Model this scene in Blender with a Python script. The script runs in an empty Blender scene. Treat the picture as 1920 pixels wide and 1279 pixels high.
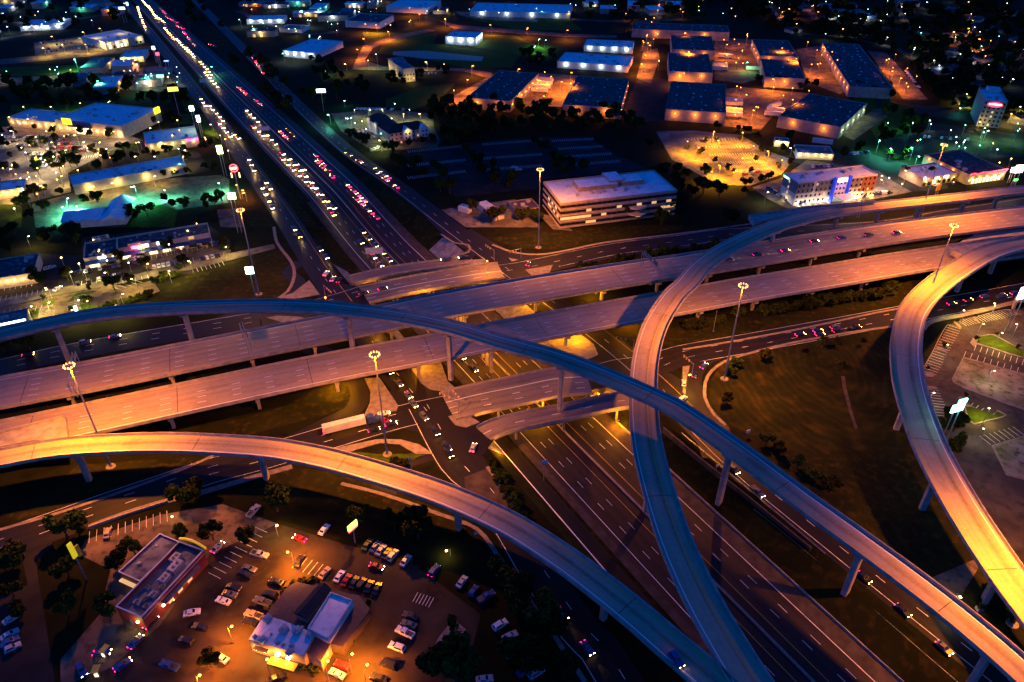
import bpy, math, random
from mathutils import Vector, Matrix, noise
from mathutils.geometry import tessellate_polygon
random.seed(7)
S = bpy.context.scene
# ---------------------------------------------------------------- camera, sky, sun, exposure
FPX, CAMH = 1390.0, 185.0
PITCH = math.atan(FPX / 2040.0)
cd = bpy.data.cameras.new('camera'); cam = bpy.data.objects.new('camera', cd)
S.collection.objects.link(cam); S.camera = cam
cd.sensor_width = 36; cd.lens = 36 * FPX / 1920.0; cd.clip_end = 12000; cd.clip_start = 1
cam.location = (0, 0, CAMH); cam.rotation_euler = (math.pi / 2 - PITCH, 0, 0)
W = bpy.data.worlds.new('World'); S.world = W; W.use_nodes = True
wn = W.node_tree; bg = wn.nodes['Background']
sky = wn.nodes.new('ShaderNodeTexSky'); sky.sky_type = 'NISHITA'; sky.sun_disc = False
sky.sun_elevation = math.radians(28); sky.sun_rotation = math.radians(-70)
sky.ozone_density = 6; sky.air_density = 1.2; sky.dust_density = 0.2
tint = wn.nodes.new('ShaderNodeMix'); tint.data_type = 'RGBA'; tint.blend_type = 'MULTIPLY'
tint.inputs[0].default_value = 1
tint.inputs[7].default_value = (0.004, 0.36, 1.35, 1)
wn.links.new(sky.outputs[0], tint.inputs[6]); wn.links.new(tint.outputs[2], bg.inputs[0])
bg.inputs[1].default_value = 0.10
sd = bpy.data.lights.new('sun', 'SUN'); so = bpy.data.objects.new('sun', sd); S.collection.objects.link(so)
sd.energy = 0.16; sd.angle = math.radians(60); sd.color = (0.05, 0.35, 1.0)
so.rotation_euler = (math.radians(48), 0, math.radians(70)); so.location = (0, 0, 500)
S.view_settings.view_transform = 'Standard'; S.view_settings.look = 'None'
S.view_settings.exposure = 0; S.view_settings.gamma = 1
S.render.engine = 'CYCLES'; S.cycles.use_denoising = True
S.cycles.max_bounces = 4; S.cycles.diffuse_bounces = 2; S.cycles.glossy_bounces = 2
S.cycles.sample_clamp_indirect = 3; S.cycles.sample_clamp_direct = 0; S.cycles.caustics_reflective = False
# ---------------------------------------------------------------- picture-to-ground helpers
TILE = {0: (0, 0, 1), 1: (0, 0, 3), 2: (640, 0, 3), 3: (1280, 0, 3), 4: (0, 426, 3), 5: (640, 426, 3), 6: (1280, 426, 3),
        7: (0, 852, 2.995), 8: (640, 852, 2.995), 9: (1280, 852, 2.995)}
cP, sP = math.cos(PITCH), math.sin(PITCH)
def at(t, x, y, z=0.0):
    ox, oy, k = TILE[t]
    px, py = ox + x / k, oy + y / k
    a, b = (px - 960) / FPX, (639.5 - py) / FPX
    d = (a, cP + b * sP, -sP + b * cP)
    k = (z - CAMH) / d[2]
    return Vector((d[0] * k, d[1] * k, z))
def pts(t, s, z=0.0):
    return [at(t, *map(float, q.split(',')), z) for q in s.split()]
FA = math.radians(-59); FU = Vector((math.cos(FA), math.sin(FA), 0)); FN = Vector((-FU.y, FU.x, 0))
def sm(a, b, x):
    x = max(0, min(1, (x - a) / (b - a))); return x * x * (3 - 2 * x)
def depth(s): return -6.5 * sm(-190, -90, s)
def F(s, n, z=None):   # freeway frame: s along, n across (towards north east)
    v = Vector((0, 300, 0)) + FU * s + FN * n
    v.z = depth(s) if z is None else z
    return v
def smooth(ps, step=3.0):
    out = []; P = [ps[0] * 2 - ps[1]] + list(ps) + [ps[-1] * 2 - ps[-2]]
    for i in range(1, len(P) - 2):
        a, b, c, d = P[i - 1:i + 3]
        n = max(1, int((c - b).length / step))
        for k in range(n):
            u = k / n
            out.append(0.5 * ((2 * b) + (c - a) * u + (2 * a - 5 * b + 4 * c - d) * u * u + (3 * b - a - 3 * c + d) * u ** 3))
    out.append(P[-2].copy()); return out
# ---------------------------------------------------------------- scene helpers
def link(o): S.collection.objects.link(o); return o
def tag(o, label=None, cat=None, group=None, kind=None):
    if label: o['label'] = label
    if cat: o['category'] = cat
    if group: o['group'] = group
    if kind: o['kind'] = kind
    return o
def empty(name, loc=(0, 0, 0), rz=0.0, label=None, cat=None, group=None, sc=1.0):
    o = link(bpy.data.objects.new(name, None)); o.location = loc; o.rotation_euler = (0, 0, rz); o.scale = (sc,) * 3
    o.empty_display_size = 0.5
    return tag(o, label, cat, group)
class MB:
    def __init__(s): s.v = []; s.f = []; s.m = []; s.uv = {}
    def add(s, vs, fs, m=0):
        o = len(s.v); s.v += [tuple(v) for v in vs]
        s.f += [tuple(i + o for i in f) for f in fs]; s.m += [m] * len(fs); return s
    def box(s, x0, x1, y0, y1, z0, z1, m=0, M=None):
        vs = [Vector(p) for p in ((x0, y0, z0), (x1, y0, z0), (x1, y1, z0), (x0, y1, z0), (x0, y0, z1), (x1, y0, z1), (x1, y1, z1), (x0, y1, z1))]
        if M: vs = [M @ v for v in vs]
        return s.add(vs, [(3, 2, 1, 0), (4, 5, 6, 7), (0, 1, 5, 4), (1, 2, 6, 5), (2, 3, 7, 6), (3, 0, 4, 7)], m)
    def cyl(s, c, r0, r1, z0, z1, n=10, m=0):
        vs = []
        for z, r in ((z0, r0), (z1, r1)):
            vs += [(c[0] + r * math.cos(6.2832 * i / n), c[1] + r * math.sin(6.2832 * i / n), z) for i in range(n)]
        return s.add(vs, [(i, (i + 1) % n, n + (i + 1) % n, n + i) for i in range(n)] + [tuple(range(n))[::-1], tuple(range(n, 2 * n))], m)
    def tube(s, a, b, r, n=6, m=0, r1=None):
        a = Vector(a); b = Vector(b); d = (b - a).normalized(); r1 = r if r1 is None else r1
        u = d.orthogonal().normalized(); w = d.cross(u); vs = []
        for p, rr in ((a, r), (b, r1)):
            vs += [p + (u * math.cos(6.2832 * i / n) + w * math.sin(6.2832 * i / n)) * rr for i in range(n)]
        return s.add(vs, [(i, (i + 1) % n, n + (i + 1) % n, n + i) for i in range(n)] + [tuple(range(n))[::-1], tuple(range(n, 2 * n))], m)
    def prism(s, ps, z0, z1, m=0, top=True):
        n = len(ps)
        a = sum(ps[i][0] * ps[(i + 1) % n][1] - ps[(i + 1) % n][0] * ps[i][1] for i in range(n))
        if a < 0: ps = list(ps)[::-1]
        vs = [(p[0], p[1], z0) for p in ps] + [(p[0], p[1], z1) for p in ps]
        s.add(vs, [(i, (i + 1) % n, n + (i + 1) % n, n + i) for i in range(n)], m)
        tri = tessellate_polygon([[Vector((p[0], p[1], 0)) for p in ps]])
        return s.add([(p[0], p[1], z1) for p in ps], [up(ps, t) for t in tri], m)
    def sheet(s, ps, z, m=0):
        tri = tessellate_polygon([[Vector((p[0], p[1], 0)) for p in ps]])
        return s.add([(p[0], p[1], z) for p in ps], [up(ps, t) for t in tri], m)
    def strip(s, L, R, m=0, w=None, v0=0.0):
        o = len(s.v); n = len(L); fs = []; acc = v0
        for i in range(n):
            if i: acc += ((L[i] - L[i - 1]).length + (R[i] - R[i - 1]).length) / 2
            s.v += [tuple(L[i]), tuple(R[i])]
            ww = (L[i] - R[i]).length
            s.uv[o + 2 * i] = (0, acc); s.uv[o + 2 * i + 1] = (ww, acc)
        for i in range(n - 1): fs.append((o + 2 * i, o + 2 * i + 1, o + 2 * i + 3, o + 2 * i + 2))
        s.f += fs; s.m += [m] * len(fs); return s
    def build(s, name, mats, parent=None, smooth=False):
        me = bpy.data.meshes.new(name); me.from_pydata(s.v, [], s.f)
        if not isinstance(mats, (list, tuple)): mats = [mats]
        for m in mats: me.materials.append(m)
        me.polygons.foreach_set('material_index', s.m)
        if s.uv:
            ul = me.uv_layers.new(name='UVMap')
            for lp in me.loops: ul.data[lp.index].uv = s.uv.get(lp.vertex_index, (0, 0))
        if smooth: me.polygons.foreach_set('use_smooth', [True] * len(s.f))
        me.update()
        o = link(bpy.data.objects.new(name, me)); o.parent = parent; return o
def up(ps, t):
    a, b, c = (ps[i] for i in t)
    k = (b[0] - a[0]) * (c[1] - a[1]) - (c[0] - a[0]) * (b[1] - a[1])
    return tuple(t) if k > 0 else (t[0], t[2], t[1])
def struct(name, mb, m): return tag(mb.build(name, m), kind='structure')
# ---------------------------------------------------------------- materials
def mat(name, c, c2=None, scale=0.3, rough=0.8, detail=6, bump=0.0, metal=0.0, lo=0.35, hi=0.65, c3=None, scale3=3.0):
    m = bpy.data.materials.new(name); m.use_nodes = True; nt = m.node_tree; b = nt.nodes['Principled BSDF']
    b.inputs['Roughness'].default_value = rough; b.inputs['Metallic'].default_value = metal; b.inputs['Specular IOR Level'].default_value = .08 if rough > .74 else .5
    if c2 is None: c2 = tuple(x * 0.75 for x in c)
    tc = nt.nodes.new('ShaderNodeTexCoord'); gp = nt.nodes.new('ShaderNodeNewGeometry')
    nz = nt.nodes.new('ShaderNodeTexNoise'); nz.inputs['Scale'].default_value = scale; nz.inputs['Detail'].default_value = detail
    nt.links.new(gp.outputs['Position'], nz.inputs['Vector'])
    cr = nt.nodes.new('ShaderNodeValToRGB'); e = cr.color_ramp.elements
    e[0].position = lo; e[1].position = hi; e[0].color = (*c, 1); e[1].color = (*c2, 1)
    nt.links.new(nz.outputs[0], cr.inputs[0]); out = cr.outputs[0]
    if c3:
        n3 = nt.nodes.new('ShaderNodeTexNoise'); n3.inputs['Scale'].default_value = scale3; n3.inputs['Detail'].default_value = 5
        nt.links.new(gp.outputs['Position'], n3.inputs['Vector'])
        r3 = nt.nodes.new('ShaderNodeValToRGB'); r3.color_ramp.elements[0].position = 0.5; r3.color_ramp.elements[1].position = 0.7
        nt.links.new(n3.outputs[0], r3.inputs[0])
        mx = nt.nodes.new('ShaderNodeMix'); mx.data_type = 'RGBA'; mx.inputs[7].default_value = (*c3, 1)
        nt.links.new(r3.outputs[0], mx.inputs[0]); nt.links.new(out, mx.inputs[6]); out = mx.outputs[2]
    nt.links.new(out, b.inputs['Base Color'])
    if bump:
        bp = nt.nodes.new('ShaderNodeBump'); bp.inputs['Strength'].default_value = bump
        nt.links.new(nz.outputs[0], bp.inputs['Height']); nt.links.new(bp.outputs[0], b.inputs['Normal'])
    return m
def emis(name, c, k, base=(0.5, 0.5, 0.5)):
    m = bpy.data.materials.new(name); m.use_nodes = True; b = m.node_tree.nodes['Principled BSDF']
    b.inputs['Base Color'].default_value = (*base, 1)
    b.inputs['Emission Color'].default_value = (*c, 1); b.inputs['Emission Strength'].default_value = k
    return m
def pave(name, c, dark, centre_wear=3.6, joint=0.0, patch=0.6, rough=0.75, amp=.3, band=None):
    """road surface: tyre-darkened bands along the lanes, blotches, cross joints; uses ribbon UVs in metres"""
    m = bpy.data.materials.new(name); m.use_nodes = True; nt = m.node_tree; b = nt.nodes['Principled BSDF']; N = nt.nodes.new; Lk = nt.links.new
    b.inputs['Roughness'].default_value = rough; b.inputs['Specular IOR Level'].default_value = .12
    uv = N('ShaderNodeUVMap'); sx = N('ShaderNodeSeparateXYZ'); Lk(uv.outputs[0], sx.inputs[0])
    def M(op, a, bb=None, cc=None):
        n = N('ShaderNodeMath'); n.operation = op
        for i, v in enumerate((a, bb, cc)):
            if v is None: continue
            if isinstance(v, (int, float)): n.inputs[i].default_value = v
            else: Lk(v, n.inputs[i])
        return n.outputs[0]
    w0 = M('COSINE', M('MULTIPLY', sx.outputs[0], 2 * math.pi / centre_wear)); w = M('MULTIPLY_ADD', w0, 0.5, 0.5)
    if band:
        w = M('MAXIMUM', M('SUBTRACT', 1.0, M('DIVIDE', M('ABSOLUTE', M('SUBTRACT', sx.outputs[0], band[0])), band[1])), 0.0); w = M('MULTIPLY', w, w); amp = .48
    mp = N('ShaderNodeMapping'); mp.inputs['Scale'].default_value = (0.8, 0.018, 1); Lk(uv.outputs[0], mp.inputs[0])
    st = N('ShaderNodeTexNoise'); st.inputs['Scale'].default_value = 1; st.inputs['Detail'].default_value = 6; Lk(mp.outputs[0], st.inputs[0])
    gp = N('ShaderNodeNewGeometry'); nb = N('ShaderNodeTexNoise'); nb.inputs['Scale'].default_value = 0.09; nb.inputs['Detail'].default_value = 8
    Lk(gp.outputs['Position'], nb.inputs['Vector'])
    k = M('MULTIPLY', w, amp); k = M('ADD', k, M('MULTIPLY', M('SUBTRACT', st.outputs[0], 0.44), 1.0)); k = M('ADD', k, M('MULTIPLY', M('SUBTRACT', nb.outputs[0], 0.5), patch * 2))
    if joint:
        j = M('FRACT', M('DIVIDE', sx.outputs[1], joint)); j = M('LESS_THAN', j, 0.35 / joint); k = M('ADD', k, j)
    gr = N('ShaderNodeTexNoise'); gr.inputs['Scale'].default_value = .9; gr.inputs['Detail'].default_value = 8; gr.inputs['Roughness'].default_value = .7; Lk(gp.outputs['Position'], gr.inputs['Vector'])
    k = M('ADD', k, M('MULTIPLY', M('SUBTRACT', gr.outputs[0], 0.5), .9))
    mp2 = N('ShaderNodeMapping'); mp2.inputs['Scale'].default_value = (.28, .085, 1); Lk(uv.outputs[0], mp2.inputs[0])
    vo = N('ShaderNodeTexVoronoi'); vo.inputs['Scale'].default_value = 1; vo.distance = 'CHEBYCHEV'; Lk(mp2.outputs[0], vo.inputs['Vector']); sc = N('ShaderNodeSeparateColor'); Lk(vo.outputs['Color'], sc.inputs[0])
    k = M('ADD', k, M('MULTIPLY', M('GREATER_THAN', sc.outputs[0], .86), .16))
    cl = N('ShaderNodeClamp'); Lk(k, cl.inputs[0])
    mx = N('ShaderNodeMix'); mx.data_type = 'RGBA'; Lk(cl.outputs[0], mx.inputs[0]); mx.inputs[6].default_value = (*c, 1); mx.inputs[7].default_value = (*dark, 1)
    Lk(mx.outputs[2], b.inputs['Base Color']); return m
M_ = {}
def MM(): pass
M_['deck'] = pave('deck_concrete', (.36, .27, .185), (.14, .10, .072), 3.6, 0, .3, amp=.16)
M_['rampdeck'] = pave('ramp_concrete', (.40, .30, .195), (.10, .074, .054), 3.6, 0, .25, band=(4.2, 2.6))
M_['deckdk'] = pave('street_bridge_concrete', (.20, .165, .145), (.07, .058, .055), 3.6, 0, .35, amp=.2)
M_['conc'] = mat('concrete', (.36, .31, .26), (.23, .195, .17), .35, .85, bump=.1)
M_['dkconc'] = mat('weathered_concrete', (.24, .22, .205), (.12, .11, .105), .25, .9)
M_['paving'] = mat('slope_paving', (.33, .30, .27), (.18, .165, .15), .3, .85, c3=(.11, .10, .09), scale3=.8)
M_['walk'] = mat('kerb_concrete', (.24, .20, .17), (.15, .13, .115), .5, .85)
M_['asph'] = pave('asphalt', (.016, .013, .011), (.006, .005, .005), 3.6, 0, .5, .55)
M_['asph2'] = pave('freeway_asphalt', (.034, .024, .022), (.012, .009, .009), 3.6, 0, .5, .6)
M_['shoulder'] = mat('shoulder_concrete', (.075, .058, .05), (.04, .032, .03), .3, .85)
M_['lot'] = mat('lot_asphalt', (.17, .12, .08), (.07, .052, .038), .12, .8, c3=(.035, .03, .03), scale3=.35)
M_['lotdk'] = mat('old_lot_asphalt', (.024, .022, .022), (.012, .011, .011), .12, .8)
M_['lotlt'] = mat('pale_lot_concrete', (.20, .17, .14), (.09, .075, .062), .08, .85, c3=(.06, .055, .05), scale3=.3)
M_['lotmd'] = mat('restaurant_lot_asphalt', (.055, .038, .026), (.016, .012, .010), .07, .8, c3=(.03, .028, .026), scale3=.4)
M_['line'] = mat('white_paint', (.85, .84, .82), (.66, .65, .62), 2, .7)
M_['yline'] = mat('yellow_paint', (.6, .36, .05), (.4, .24, .04), 2, .7)
M_['mown'] = None
M_['ground'] = mat('ground_grass', (.006, .008, .0018), (.012, .011, .0025), .02, 1, c3=(.004, .005, .0012), scale3=.15)
M_['field'] = mat('dry_grass', (.017, .018, .003), (.008, .009, .0018), .05, 1, c3=(.034, .026, .005), scale3=.35, bump=.4)
M_['lawn'] = mat('green_lawn', (.045, .075, .004), (.025, .045, .003), .3, 1)
M_['scrub'] = mat('bare_scrub', (.26, .23, .17), (.12, .12, .06), .12, 1, c3=(.05, .055, .02), scale3=.4)
M_['leaf'] = mat('foliage', (.034, .046, .005), (.013, .020, .0025), .9, .9, lo=.42, hi=.58)
_nt = M_['leaf'].node_tree; _b = _nt.nodes['Principled BSDF']; _s = _b.inputs['Base Color'].links[0].from_socket; _oi = _nt.nodes.new('ShaderNodeObjectInfo'); _h = _nt.nodes.new('ShaderNodeHueSaturation')
_mr = _nt.nodes.new('ShaderNodeMapRange'); _mr.inputs[3].default_value = .55; _mr.inputs[4].default_value = 1.5; _nt.links.new(_oi.outputs['Random'], _mr.inputs[0]); _nt.links.new(_mr.outputs[0], _h.inputs['Value']); _mr2 = _nt.nodes.new('ShaderNodeMapRange'); _mr2.inputs[3].default_value = .46; _mr2.inputs[4].default_value = .53; _nt.links.new(_oi.outputs['Random'], _mr2.inputs[0]); _nt.links.new(_mr2.outputs[0], _h.inputs['Hue']); _nt.links.new(_s, _h.inputs['Color']); _nt.links.new(_h.outputs[0], _b.inputs['Base Color'])
M_['bark'] = mat('bark', (.08, .06, .04), (.04, .03, .02), 3, .95)
M_['steel'] = mat('galvanised_steel', (.36, .38, .40), (.26, .28, .3), 2, .5, metal=.6)
M_['dark'] = mat('dark_paint', (.02, .02, .022), (.012, .012, .014), 2, .5)
M_['roofw'] = mat('white_roof', (.74, .74, .74), (.58, .59, .6), .12, .8, c3=(.5, .5, .5), scale3=.5)
M_['roofm'] = mat('grey_membrane_roof', (.22, .22, .22), (.12, .12, .125), .12, .85, c3=(.07, .07, .07), scale3=.35)
M_['roofd'] = mat('dark_gravel_roof', (.06, .06, .062), (.035, .035, .038), .15, .9, c3=(.16, .16, .16), scale3=.5)
M_['shing'] = mat('dark_shingles', (.035, .035, .04), (.02, .02, .024), 1.5, .9)
M_['whwall'] = mat('warehouse_wall', (.30, .27, .25), (.20, .18, .17), .3, .9)
M_['cream'] = mat('cream_wall', (.50, .42, .32), (.38, .32, .25), .4, .85)
M_['white'] = mat('white_wall', (.62, .60, .57), (.48, .46, .44), .4, .8)
M_['tan'] = mat('tan_wall', (.36, .26, .17), (.26, .19, .13), .4, .85)
M_['grey'] = mat('grey_wall', (.20, .20, .21), (.14, .14, .15), .4, .8)
M_['red'] = mat('red_wall', (.28, .03, .02), (.18, .02, .015), .6, .7)
M_['brown'] = mat('brown_metal_roof', (.07, .045, .035), (.045, .03, .025), .8, .7)
M_['yellow'] = mat('yellow_panel', (.75, .48, .03), (.6, .4, .03), .8, .5)
M_['glass'] = mat('dark_glass', (.015, .018, .022), (.01, .012, .015), 1, .08)
M_['rubber'] = mat('tyre_rubber', (.015, .015, .015), None, 2, .9)
M_['unit'] = mat('rooftop_metal', (.40, .39, .38), (.26, .25, .25), 1.5, .6)
def brick(name, a, b, mortar, sc=1.0):
    m = bpy.data.materials.new(name); m.use_nodes = True; nt = m.node_tree
    gp = nt.nodes.new('ShaderNodeNewGeometry'); br = nt.nodes.new('ShaderNodeTexBrick'); mp = nt.nodes.new('ShaderNodeMapping')
    mp.inputs['Rotation'].default_value = (math.pi / 2, 0, 0.3)
    nt.links.new(gp.outputs['Position'], mp.inputs[0]); nt.links.new(mp.outputs[0], br.inputs[0])
    br.inputs['Scale'].default_value = sc; br.inputs[1].default_value = (*a, 1); br.inputs[2].default_value = (*b, 1); br.inputs[3].default_value = (*mortar, 1)
    nt.links.new(br.outputs[0], nt.nodes['Principled BSDF'].inputs[0]); nt.nodes['Principled BSDF'].inputs['Roughness'].default_value = .9
    return m
M_['brick'] = brick('red_brick', (.26, .085, .045), (.20, .06, .035), (.22, .17, .13), 1.2)
M_['litwin'] = emis('lit_window', (1, .55, .10), .8)
M_['litpale'] = emis('lit_shopfront', (1, .8, .4), 2.2)
M_['sodium'] = emis('sodium_lamp_glow', (1, .30, .02), 16)
M_['warm'] = emis('warm_lamp_glow', (1, .62, .18), 14)
M_['teal'] = emis('cool_lamp_glow', (.3, 1, .7), 14)
M_['coolw'] = emis('white_lamp_glow', (.8, .92, 1), 12)
M_['head'] = emis('headlight_glow', (1, .58, .18), 75)
M_['headoff'] = mat('headlight_glass', (.6, .6, .6), None, 3, .2)
M_['tail'] = emis('taillight_glow', (1, .003, .10), 26)
M_['tailoff'] = mat('taillight_plastic', (.2, .01, .01), None, 3, .3)
CARC = {'white': (.7, .7, .7), 'silver': (.35, .36, .38), 'black': (.012, .012, .014), 'grey': (.09, .09, .1), 'red': (.28, .015, .012), 'blue': (.03, .06, .2), 'tan': (.34, .27, .18)}
for k, c in CARC.items(): M_['car_' + k] = mat(k + '_car_paint', c, tuple(x * .9 for x in c), 1, .28)

def mown():
    m = mat('mown_dry_grass', (.017, .018, .003), (.008, .009, .0018), .05, 1, c3=(.032, .025, .005), scale3=.12); nt = m.node_tree; b = nt.nodes['Principled BSDF']; src = b.inputs['Base Color'].links[0].from_socket
    gp = nt.nodes.new('ShaderNodeNewGeometry'); mp = nt.nodes.new('ShaderNodeMapping'); c = at(6, 800, 760)
    mp.inputs['Location'].default_value = (-c.x * .6, -c.y * .35, 0); mp.inputs['Scale'].default_value = (.6, .35, 1)
    wv = nt.nodes.new('ShaderNodeTexWave'); wv.wave_type = 'RINGS'; wv.rings_direction = 'Z'; wv.inputs['Scale'].default_value = .16; wv.inputs['Distortion'].default_value = 9; wv.inputs['Detail'].default_value = 3
    nt.links.new(gp.outputs['Position'], mp.inputs[0]); nt.links.new(mp.outputs[0], wv.inputs[0])
    cr = nt.nodes.new('ShaderNodeValToRGB'); cr.color_ramp.elements[0].position = .3; cr.color_ramp.elements[0].color = (.84, .84, .84, 1); cr.color_ramp.elements[1].color = (1.2, 1.17, 1.1, 1); nt.links.new(wv.outputs[0], cr.inputs[0])
    mx = nt.nodes.new('ShaderNodeMix'); mx.data_type = 'RGBA'; mx.blend_type = 'MULTIPLY'; mx.inputs[0].default_value = 1; nt.links.new(src, mx.inputs[6]); nt.links.new(cr.outputs[0], mx.inputs[7]); nt.links.new(mx.outputs[2], b.inputs['Base Color']); return m
M_['mown'] = mown()
FLATS = []
def seg_x(a, b, c, d):
    def o(p, q, r): return (q[0] - p[0]) * (r[1] - p[1]) - (q[1] - p[1]) * (r[0] - p[0])
    return o(a, b, c) * o(a, b, d) < 0 and o(c, d, a) * o(c, d, b) < 0
def inside(p, P):
    r = False
    for i in range(len(P)):
        a, b = P[i], P[i - 1]
        if (a[1] > p[1]) != (b[1] > p[1]) and p[0] < (b[0] - a[0]) * (p[1] - a[1]) / (b[1] - a[1]) + a[0]: r = not r
    return r
def level(ps, z):
    """lowest height from z up at which a flat sheet does not share a plane with an overlapping one"""
    P = [(p[0], p[1]) for p in ps]; bb = (min(p[0] for p in P), max(p[0] for p in P), min(p[1] for p in P), max(p[1] for p in P)); hit = []
    for Q, qb, qz in FLATS:
        if bb[0] > qb[1] or qb[0] > bb[1] or bb[2] > qb[3] or qb[2] > bb[3]: continue
        if inside(P[0], Q) or inside(Q[0], P) or any(seg_x(P[i - 1], P[i], Q[j - 1], Q[j]) for i in range(len(P)) for j in range(len(Q))): hit.append(qz)
    while any(abs(z - q) < .0038 for q in hit): z += .004
    FLATS.append((P, bb, z)); return z
# ---------------------------------------------------------------- ground sheet with the freeway cutting
rim_w = [F(s, -58, 0) for s in (-190, -100, 0, 120, 240, 420)]
rim_e = [F(s, 7, 0) for s in (-190, -100, 0, 120, 240, 420)]
hole = rim_w + rim_e[::-1]
B = 9000
outer = [Vector((-B, -400, 0)), Vector((B, -400, 0)), Vector((B, B, 0)), Vector((-B, B, 0))]
g = MB(); tri = tessellate_polygon([outer, hole]); allp = outer + hole
g.add(allp, [up(allp, t) for t in tri]); struct('ground', g, M_['ground'])
cut = MB(); S_ = [-190 + 5 * i for i in range(123)]
prof = [(-58, 0), (-51, 1), (-3, 1), (7, 0)]
for a, b in zip(prof, prof[1:]):
    for s0, s1 in zip(S_, S_[1:]):
        def zz(s, p): return 0 if p[1] == 0 else depth(s) - 0.04
        m = 1 if (abs(s0 + 5) < 85 and a[1] != b[1]) else (2 if a[1] == b[1] else 0)
        cut.add([F(s0, a[0], zz(s0, a)), F(s0, b[0], zz(s0, b)), F(s1, b[0], zz(s1, b)), F(s1, a[0], zz(s1, a))], [(0, 3, 2, 1)], m)
struct('freeway_cutting_terrain', cut, [M_['field'], M_['paving'], M_['field']])

# ---------------------------------------------------------------- freeway carriageways
def frib(mb, n0, n1, s0, s1, dz, m=0, st=6, taper=None):
    ss = [s0 + (s1 - s0) * i / max(1, round((s1 - s0) / st)) for i in range(max(1, round((s1 - s0) / st)) + 1)]
    def nn(n, s):
        if s < -350: n = n + (-18 - n) * 0.33 * min(1, (-350 - s) / 550)
        return n
    L = [F(s, nn(n0, s), depth(s) + dz) for s in ss]; R = [F(s, nn(n1, s), depth(s) + dz) for s in ss]
    # travel direction along +s : left side is +n
    return mb.strip(R[::-1], L[::-1], m)
r = MB(); frib(r, -42, -25.1, -1050, 420, .10); frib(r, -24, -4, -1050, 420, .10)
struct('freeway_road', r, M_['asph2'])
r = MB(); frib(r, -10.2, -4, -170, 420, .11); frib(r, -44.5, -41.6, -170, 420, .106); struct('freeway_shoulder_pavement', r, M_['shoulder'])
mk = MB()
for n, s0, s1 in ((-39.6, -1050, 420), (-10.1, -1050, 420)): frib(mk, n, n + .22, s0, s1, .135)
for n in (-35.9, -32.3, -17.1, -13.7):
    s = -700
    while s < 400: frib(mk, n, n + .16, s, s + 3.6, .135, st=4); s += 12.2
struct('freeway_lane_markings', mk, M_['line'])
mk = MB()
for n in (-28.6, -20.9): frib(mk, n, n + .2, -1050, 420, .135)
struct('freeway_yellow_edge_markings', mk, M_['yline'])
def barrier(name, s0, s1, n, h=.85, w=.55, label=None, mt='conc'):
    b = MB()
    ss = [s0 + 6 * i for i in range(int((s1 - s0) / 6) + 1)]
    for a, c in zip(ss, ss[1:]):
        vs = []
        for s in (a, c):
            for dn, z in ((-w / 2, 0), (-w * .22, h), (w * .22, h), (w / 2, 0)): vs.append(F(s, n + dn, depth(s) + z))
        b.add(vs, [(0, 4, 5, 1), (1, 5, 6, 2), (2, 6, 7, 3)])
    o = b.build(name, M_[mt]); tag(o, label, 'barrier'); return o
barrier('median_barrier', -1050, 420, -24.55, label='long concrete median barrier dividing the two directions of the sunken freeway')
barrier('roadside_barrier', 86, 420, -3.7, label='low concrete barrier between the freeway lanes and the brown grass bank under the flyovers')
# ramp lane on the west floor of the cutting, its grass wedge
r = MB(); L = [F(s, n, depth(s) + .12) for s, n in ((70, -45.5), (110, -45.6), (150, -46), (200, -45.5), (260, -42), (300, -40))]
R = [F(s, n, depth(s) + .12) for s, n in ((70, -51), (110, -51.2), (150, -51.6), (200, -51.6), (260, -50), (300, -47))]
r.strip(smooth(R)[::-1], smooth(L)[::-1]); struct('entrance_ramp_road', r, M_['asph'])
r = MB(); r.strip([F(s, -51.0, depth(s) + .14) for s in range(60, 300, 6)][::-1], [F(s, -50.6, depth(s) + .14) for s in range(60, 300, 6)][::-1]); struct('ramp_edge_marking', r, M_['line'])
# retaining wall along the east bank
w = MB()
def wall(name, ps, z0, z1, th, m, label, cat='wall', cap=True):
    mb = MB(); ps = [Vector((p[0], p[1], 0)) for p in ps]
    L, R = offs(ps, th)
    q = [(l.x, l.y) for l in L] + [(r_.x, r_.y) for r_ in R[::-1]]
    mb.prism(q, z0, z1); return tag(mb.build(name, M_[m]), label, cat)
def offs(ps, w, w2=None):
    L = []; R = []
    for i, p in enumerate(ps):
        a = ps[max(0, i - 1)]; b = ps[min(len(ps) - 1, i + 1)]; d = (b - a); d.z = 0; d.normalize(); n = Vector((-d.y, d.x, 0))
        ww = (w if w2 is None else w + (w2 - w) * i / (len(ps) - 1)) / 2
        L.append(p + n * ww); R.append(p - n * ww)
    return L, R
wall('retaining_wall', [F(s, n, 0) for s, n in ((104, 4.2), (125, 4.6), (150, 5.6), (172, 6.2))], -6.6, .5, .6, 'shoulder', 'tapering concrete retaining wall with orange-lit top between freeway bank and service road')

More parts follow.
